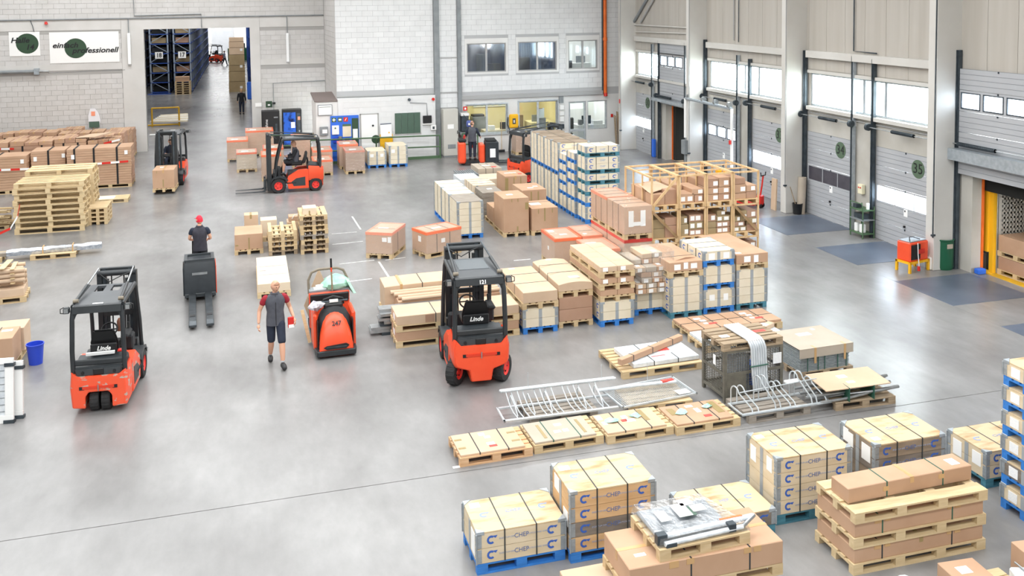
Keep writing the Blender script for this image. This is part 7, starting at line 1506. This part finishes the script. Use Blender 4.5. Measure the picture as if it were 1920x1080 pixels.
for xx in (-.6, .7): ob('wheel', MB().cyl((xx, -.2, .11), (xx, .2, .11), .11, 14).mesh('w', 'black', smooth=40), t)
# ---------------------------------------------------------------- people
def skin(V, Ed, Rr, sub=2):
    """surface grown round a skeleton: returns verts, faces"""
    me = bpy.data.meshes.new('sk'); me.from_pydata([tuple(v) for v in V], Ed, []); o = bpy.data.objects.new('sk', me)
    md = o.modifiers.new('s', 'SKIN'); md.use_smooth_shade = True
    for i, r in enumerate(Rr):
        sv = me.skin_vertices[0].data[i]; sv.radius = (r, r) if not isinstance(r, tuple) else r; sv.use_root = (i == 0)
    sb = o.modifiers.new('d', 'SUBSURF'); sb.levels = sub; sb.render_levels = sub
    m2 = baked(o)
    v = [tuple(q.co) for q in m2.vertices]; f = [tuple(p.vertices) for p in m2.polygons]
    bpy.data.meshes.remove(me); bpy.data.meshes.remove(m2); return v, f
def chainmesh(chains, name, m, sub=2):
    mb = MB()
    for pts, rs in chains:
        v, f = skin(pts, [(i, i+1) for i in range(len(pts)-1)], rs, sub); mb.add(v, f)
    return mb.mesh(name, m, smooth=80)
def headmesh(mb, c, yaw, pitch, s=1.0):
    n, mm = 16, 14; V = []; F = []; Rm = Matrix.Rotation(R(yaw), 3, 'Z') @ Matrix.Rotation(R(pitch), 3, 'X')
    for i in range(mm+1):
        ph = math.pi*i/mm
        for j in range(n):
            th = 2*math.pi*j/n; x = math.sin(ph)*math.cos(th); y = math.sin(ph)*math.sin(th); z = math.cos(ph)
            X = x*.078; Y = y*.098; Z = z*.118
            if z < 0: X *= 1-.28*(-z); Y *= (1-.12*(-z)); 
            if y < -.5: Y *= .94
            if y < -.9 and abs(x) < .3 and -.30 < z < .12: Y -= .020           # nose
            if y < -.8 and -.62 < z < -.45: Y -= .006                           # lips
            if y < -.75 and .10 < z < .28: Y -= .006                            # brow
            if abs(x) > .9 and -.3 < z < .25: X *= 1.10                         # ears
            V.append(Vector(c)+Rm @ Vector((X, Y, Z))*s)
    for i in range(mm):
        for j in range(n): F.append((i*n+j, (i+1)*n+j, (i+1)*n+(j+1) % n, i*n+(j+1) % n))
    mb.add(V, F); return Rm
def hand(mb, w, d, side, curl=.5, s=1.0, fwd=Vector((0, -1, 0))):
    """palm and five fingers from wrist w along d"""
    d = Vector(d).normalized(); f = (fwd-d*fwd.dot(d)).normalized(); lat = d.cross(f).normalized()
    P = lambda a, b, c=0: Vector(w)+d*a*s+f*b*s+lat*c*s
    v, fc = skin([P(0, 0), P(.045, 0), P(.09, 0)], [(0, 1), (1, 2)], [.022*s, (.038*s, .018*s), (.036*s, .016*s)], 1); mb.add(v, fc)
    for k, (o, L) in enumerate(((-.030, .068), (-.010, .078), (.010, .074), (.028, .058))):
        # fingers fan along f; they bend towards lat*side
        p0 = P(.085, o); p1 = p0+d*L*.45*s+lat*side*curl*.010*s; p2 = p1+(d*(1-curl*.6)+lat*side*curl).normalized()*L*.35*s; p3 = p2+(d*(1-curl)+lat*side*curl*1.2).normalized()*L*.3*s
        v, fc = skin([p0, p1, p2, p3], [(0, 1), (1, 2), (2, 3)], [.010*s, .0095*s, .009*s, .007*s], 1); mb.add(v, fc)
    q0 = P(.03, -.028); q1 = q0+(d*.6-f*.8).normalized()*.035*s; q2 = q1+(d*.95-f*.2+lat*side*.3).normalized()*.035*s
    v, fc = skin([q0, q1, q2], [(0, 1), (1, 2)], [.013*s, .011*s, .009*s], 1); mb.add(v, fc)
def person(label, x, y, z, rz, J, top, vest=None, legs='cloth_navy', shorts=True, hair='hair_dark', bald=False, cap=None, head=(0, 0), name='person', sleeve='short', s=1.0, low=False):
    """J: joints in local space (facing -Y): pel, che, nek, hed, and l/r sho, elb, wri, hip, kne, ank, toe"""
    t = thing(name, label, 'person', x, y, z, rz); J = {k: Vector(v)*s for k, v in J.items()}; r = lambda v: v*s
    mb = MB(); V = []; E_ = []; Q = []
    def add(p, rad, par=None):
        V.append(p); Q.append((r(rad[0]), r(rad[1])) if isinstance(rad, tuple) else r(rad))
        if par is not None: E_.append((par, len(V)-1))
        return len(V)-1
    pel = add(J['pel'], .105); wai = add(J['pel'].lerp(J['che'], .45), .10, pel); che = add(J['che'], .105, wai); nb = add(J['nek'], .06, che); nt = add(J['nek'].lerp(J['hed'], .55), .052, nb)
    for k in 'lr':
        sh = add(J[k+'sho'], .062, che); el = add(J[k+'elb'], .044, sh); me_ = add(J[k+'elb'].lerp(J[k+'wri'], .35), .042, el); wr = add(J[k+'wri'], .028, me_)
        hp = add(J[k+'hip'], .092, pel); th = add(J[k+'hip'].lerp(J[k+'kne'], .5), .080, hp); kn = add(J[k+'kne'], .060, th); cf = add(J[k+'kne'].lerp(J[k+'ank'], .33), .065, kn); an = add(J[k+'ank'], .040, cf)
    v, f = skin(V, E_, Q, 2); mb.add(v, f)
    Rm = headmesh(mb, J['hed'], head[0], head[1], s*1.06)
    for k, sd in (('l', 1), ('r', -1)): hand(mb, J[k+'wri'], J[k+'wri']-J[k+'elb'], sd, .7, s)
    ob('body', mb.mesh('body', 'skin', smooth=80), t)
    hd = J['hed']
    for sx in (-.03, .03): ob('eye', MB().lathe([(0, -.008), (.010, -.003), (.010, .003), (0, .008)], 8, hd+Rm @ Vector((sx, -.094, .012))*s).mesh('eye', 'black', smooth=60), t)
    ob('mouth', MB().add([hd+Rm @ Vector(q)*s for q in ((-.025, -.088, -.062), (.025, -.088, -.062), (.022, -.0865, -.068), (-.022, -.0865, -.068), (-.025, -.083, -.062), (.025, -.083, -.062), (.022, -.083, -.068), (-.022, -.083, -.068))], [(0, 1, 2, 3), (4, 7, 6, 5), (0, 4, 5, 1), (2, 6, 7, 3)]).mesh('m', 'flesh_dark'), t)
    def shell(k, zmin, ymax, m, nm, front=None):
        n, mm = 18, 10; VV = []; FF = []
        for i in range(mm+1):
            ph = math.pi*.62*i/mm
            for j in range(n):
                th = 2*math.pi*j/n; xx = math.sin(ph)*math.cos(th); yy_ = math.sin(ph)*math.sin(th); zz = math.cos(ph)
                if yy_ < 0 and zz < .35 and not front: zz = max(zz, .30+.25*min(1, -yy_*1.4)) if -yy_ > .25 else zz
                VV.append(hd+Rm @ Vector((xx*.083*k, yy_*.104*k, zz*.124*k))*s)
        for i in range(mm):
            for j in range(n): FF.append((i*n+j, (i+1)*n+j, (i+1)*n+(j+1) % n, i*n+(j+1) % n))
        return ob(nm, MB().add(VV, FF).mesh(nm, m, smooth=80), t)
    if cap:
        shell(1.06, 0, 0, cap, 'cap', True); c = ob('cap_peak', MB().prism([(-.075, 0), (-.06, -.09), (0, -.115), (.06, -.09), (.075, 0)], 0, .012, 'z').mesh('peak', cap), t); M4 = Matrix.Translation(hd) @ Rm.to_4x4() @ Matrix.Translation((0, -.085*s, .045*s)) @ Matrix.Rotation(R(8), 4, 'X'); c.matrix_local = M4
    elif not bald: shell(1.0, 0, 0, hair, 'hair')
    else: shell(.985, 0, 0, 'stubble', 'hair')
    # garments: lofted torso, sleeves and legs follow the joints
    d = lambda a, b, q: J[a].lerp(J[b], q)
    lat = (J['lsho']-J['rsho']).normalized(); sp = (J['che']-J['pel']).normalized(); fw = lat.cross(sp).normalized()
    def torso(k, ext=.0):
        up = (J['nek']-J['che'])
        cs = [(J['pel']-sp*(.10+ext)*s, .178, .128), (J['pel'], .176, .126), (J['pel'].lerp(J['che'], .45), .160, .120), (J['pel'].lerp(J['che'], .8), .182, .132), (J['che']+up*.25, .200, .130), (J['che']+up*.55, .195, .108), (J['che']+up*.80, .130, .088), (J['nek'], .075, .072), (J['nek']+up*.12, .066, .066)]
        rings = []
        for c, a, b_ in cs: rings.append([c+lat*math.cos(2*math.pi*q/20)*a*k*s+fw*math.sin(2*math.pi*q/20)*b_*k*s for q in range(20)])
        return rings
    def garment(nm, m, k, chains=(), ext=0):
        mb_ = MB().loft(torso(k, ext))
        for pts, rs in chains:
            v, f = skin(pts, [(i, i+1) for i in range(len(pts)-1)], rs, 2); mb_.add(v, f)
        return ob(nm, mb_.mesh(nm, m, smooth=70), t)
    arms = []
    for k in 'lr':
        p = [J[k+'sho'].lerp(J['che'], .4), J[k+'sho'], d(k+'sho', k+'elb', .62)]; q = [r(.075), r(.080), r(.068)]
        if sleeve == 'long': p += [J[k+'elb'], d(k+'elb', k+'wri', .92)]; q += [r(.058), r(.044)]
        arms.append((p, q))
    garment('shirt', top, .96, arms)
    if vest:
        garment('vest', vest, 1.05, [([J['che'].lerp(J[k+'sho'], .45), J[k+'sho'].lerp(J['che'], .06)], [r(.09), r(.086)]) for k in 'lr'], .02)
        zp = [c+(-fw if fw.y > 0 else fw)*a*s for c, a in ((J['pel']-sp*.1*s, .137), (J['pel'].lerp(J['che'], .45), .129), (J['che'], .141), (J['nek']-sp*.03*s, .085))]; rod('zip', t, zp, r(.006), 'black', 5)
        rod('collar', t, [J['nek']+(lat*.072*math.cos(a*math.pi/6)+fw*.07*math.sin(a*math.pi/6))*s for a in range(12)], r(.024), vest, 6, True)
    lg = []; hips = MB().loft([[c+lat*math.cos(2*math.pi*q/18)*a*s+fw*math.sin(2*math.pi*q/18)*b_*s for q in range(18)] for c, a, b_ in ((J['pel']-sp*.13*s, .165, .12), (J['pel'], .168, .121), (J['pel']+sp*.06*s, .160, .116))])
    for k in 'lr':
        p = [J[k+'hip']+Vector((0, 0, .03))*s, d(k+'hip', k+'kne', .5), d(k+'hip', k+'kne', .9)]; q = [r(.108), r(.098), r(.088)]
        if not shorts: p[2:] = [J[k+'kne'], d(k+'kne', k+'ank', .5), d(k+'kne', k+'ank', .95)]; q[2:] = [r(.078), r(.070), r(.060)]
        else: p.append(d(k+'hip', k+'kne', 1.08)); q.append(r(.084))
        lg.append((p, q))
    for pts, rs in lg:
        v, f = skin(pts, [(i, i+1) for i in range(len(pts)-1)], rs, 2); hips.add(v, f)
    ob('shorts' if shorts else 'trousers', hips.mesh('legs', legs, smooth=70), t)
    for k in 'lr':
        a, to = J[k+'ank'], J[k+'toe']; dr = (to-a); 
        if shorts: ob('sock', chainmesh([([a+(J[k+'kne']-a).normalized()*.11*s, a], [r(.044), r(.043)])], 'sock', 'sock'), t)
        to = to+Vector((dr.x, dr.y, 0)).normalized()*.035*s; heel = a-Vector((dr.x, dr.y, 0)).normalized()*.06*s; heel.z = to.z if abs(heel.z-to.z) < .05 else heel.z-.05*s
        ob('shoe', chainmesh([([heel+Vector((0, 0, .0)), a.lerp(to, .3)-Vector((0, 0, .02))*s, a.lerp(to, .7)-Vector((0, 0, .01))*s, to], [r(.052), r(.060), r(.056), r(.042)])], 'shoe', 'shoe'), t)
    return t
def stand(h=1.0):
    J = dict(pel=(0, 0, .97), che=(0, .01, 1.32), nek=(0, 0, 1.50), hed=(0, -.02, 1.66))
    for k, s in (('l', 1), ('r', -1)):
        J[k+'sho'] = (s*.19, .01, 1.43); J[k+'elb'] = (s*.25, .03, 1.14); J[k+'wri'] = (s*.27, -.04, .90); J[k+'hip'] = (s*.09, 0, .92); J[k+'kne'] = (s*.10, -.01, .50); J[k+'ank'] = (s*.10, .02, .09); J[k+'toe'] = (s*.12, -.13, .045)
    return J
# walking man (steps towards the camera; his left leg leads)
J = stand()
J.update(lhip=(.09, -.02, .92), lkne=(.10, -.18, .52), lank=(.10, -.26, .12), ltoe=(.12, -.40, .05), rhip=(-.09, .02, .92), rkne=(-.09, .04, .50), rank=(-.10, .24, .14), rtoe=(-.11, .12, .05),
         relb=(-.31, .06, 1.15), rwri=(-.34, -.06, .91), lelb=(.30, .10, 1.15), lwri=(.36, -.06, .96), hed=(.01, -.035, 1.65))
m = person('walking man in grey vest, maroon shirt and dark shorts holding a red pack', .44, 19.47, 0, 4, J, 'cloth_maroon', 'cloth_grey', 'cloth_navy', True, bald=True, head=(26, 8), s=1.0)
t = thing('red_pack', 'red and white paper pack held in the walking man\'s hand', 'pack', .735, 19.40, .80, 10); pb('pack', t, -.06, -.05, -.02, .06, .0, .20, 'red', .01); pb('white_band', t, -.05, -.056, -.02, .065, .005, .05, 'paper', .005)
# driver on the ride-on truck (seen from behind)
J = stand(); J.update(lelb=(.27, -.02, 1.16), lwri=(.20, -.24, 1.08), relb=(-.27, -.02, 1.16), rwri=(-.20, -.24, 1.08))
person('driver in red cap and dark vest standing on the black pallet truck', -1.27, 25.38, .2, 177, J, 'cloth_navy', 'cloth_grey2', 'cloth_black', False, cap='cap_red', head=(28, 6), s=.97)
# man on the orange pallet truck by the office (seen from behind, head turned right)
J = stand(); J.update(lelb=(.28, -.06, 1.15), lwri=(.30, -.28, 1.05), relb=(-.3, -.02, 1.16), rwri=(-.35, -.2, 1.05))
person('man in grey vest and blue sleeves on the orange pallet truck', 9.80, 41.25, .2, 165, J, 'cloth_navy', 'cloth_grey', 'cloth_navy', False, sleeve='long', head=(-40, 0), s=1.0)
# seated drivers
def seated():
    J = dict(pel=(0, 0, .12), che=(0, .02, .50), nek=(0, -.03, .68), hed=(0, -.06, .84))
    for k, s in (('l', 1), ('r', -1)):
        J[k+'sho'] = (s*.19, 0, .60); J[k+'elb'] = (s*.25, -.10, .36); J[k+'wri'] = (s*.16, -.34, .36); J[k+'hip'] = (s*.10, -.02, .10); J[k+'kne'] = (s*.13, -.44, .14); J[k+'ank'] = (s*.13, -.50, -.28); J[k+'toe'] = (s*.14, -.64, -.33)
    return J
person('bald driver in black sleeves and grey vest seated on the side-on forklift', 1.78+.02, 37.95, 1.0, -90, seated(), 'cloth_black', 'cloth_grey', 'cloth_black', True, bald=True, sleeve='long', head=(0, 14))
person('driver in navy shirt behind the mast of the oncoming forklift', -3.1, 41.3, .88, -4, seated(), 'cloth_navy', None, 'cloth_navy', False, sleeve='long', head=(8, 6))
# people in the far hall
J = stand(); person('woman in black walking through the big opening', -.33, 65.3, 0, 180, J, 'cloth_black', None, 'cloth_navy', False, hair='hair_blond', sleeve='long', s=.97)
J = stand(); J.update(lkne=(.1, -.2, .5), lank=(.1, -.3, .1), ltoe=(.1, -.44, .05), rkne=(-.1, .05, .5), rank=(-.1, .3, .14), rtoe=(-.1, .18, .05)); person('man in white shirt walking at the far end of the aisle', -2.45, 118, 0, 60, J, 'cloth_white', None, 'cloth_navy', False, sleeve='short')
person('dark-dressed person standing at the far end of the aisle', -1.75, 121, 0, 20, stand(), 'cloth_navy', None, 'cloth_navy', False, sleeve='long')
# helmet-like visor bag hanging at the office window
t = thing('blue_helmet', 'blue helmet with visor hanging beside the office window', 'helmet', 9.98, 42.6, 1.62); ob('shell', MB().lathe([(0, .22), (.1, .2), (.14, .12), (.14, 0), (.12, -.08), (0, -.08)], 16).mesh('h', 'helmet_blue', smooth=60), t); pb('visor', t, -.08, -.15, 0, .08, -.12, .1, 'paper', .02); rod('hook', t, [(0, 0, .2), (0, .3, .3), (0, 1.5, .35)], .012, 'steel_dark')
bpy.data.scenes.remove(TMP)
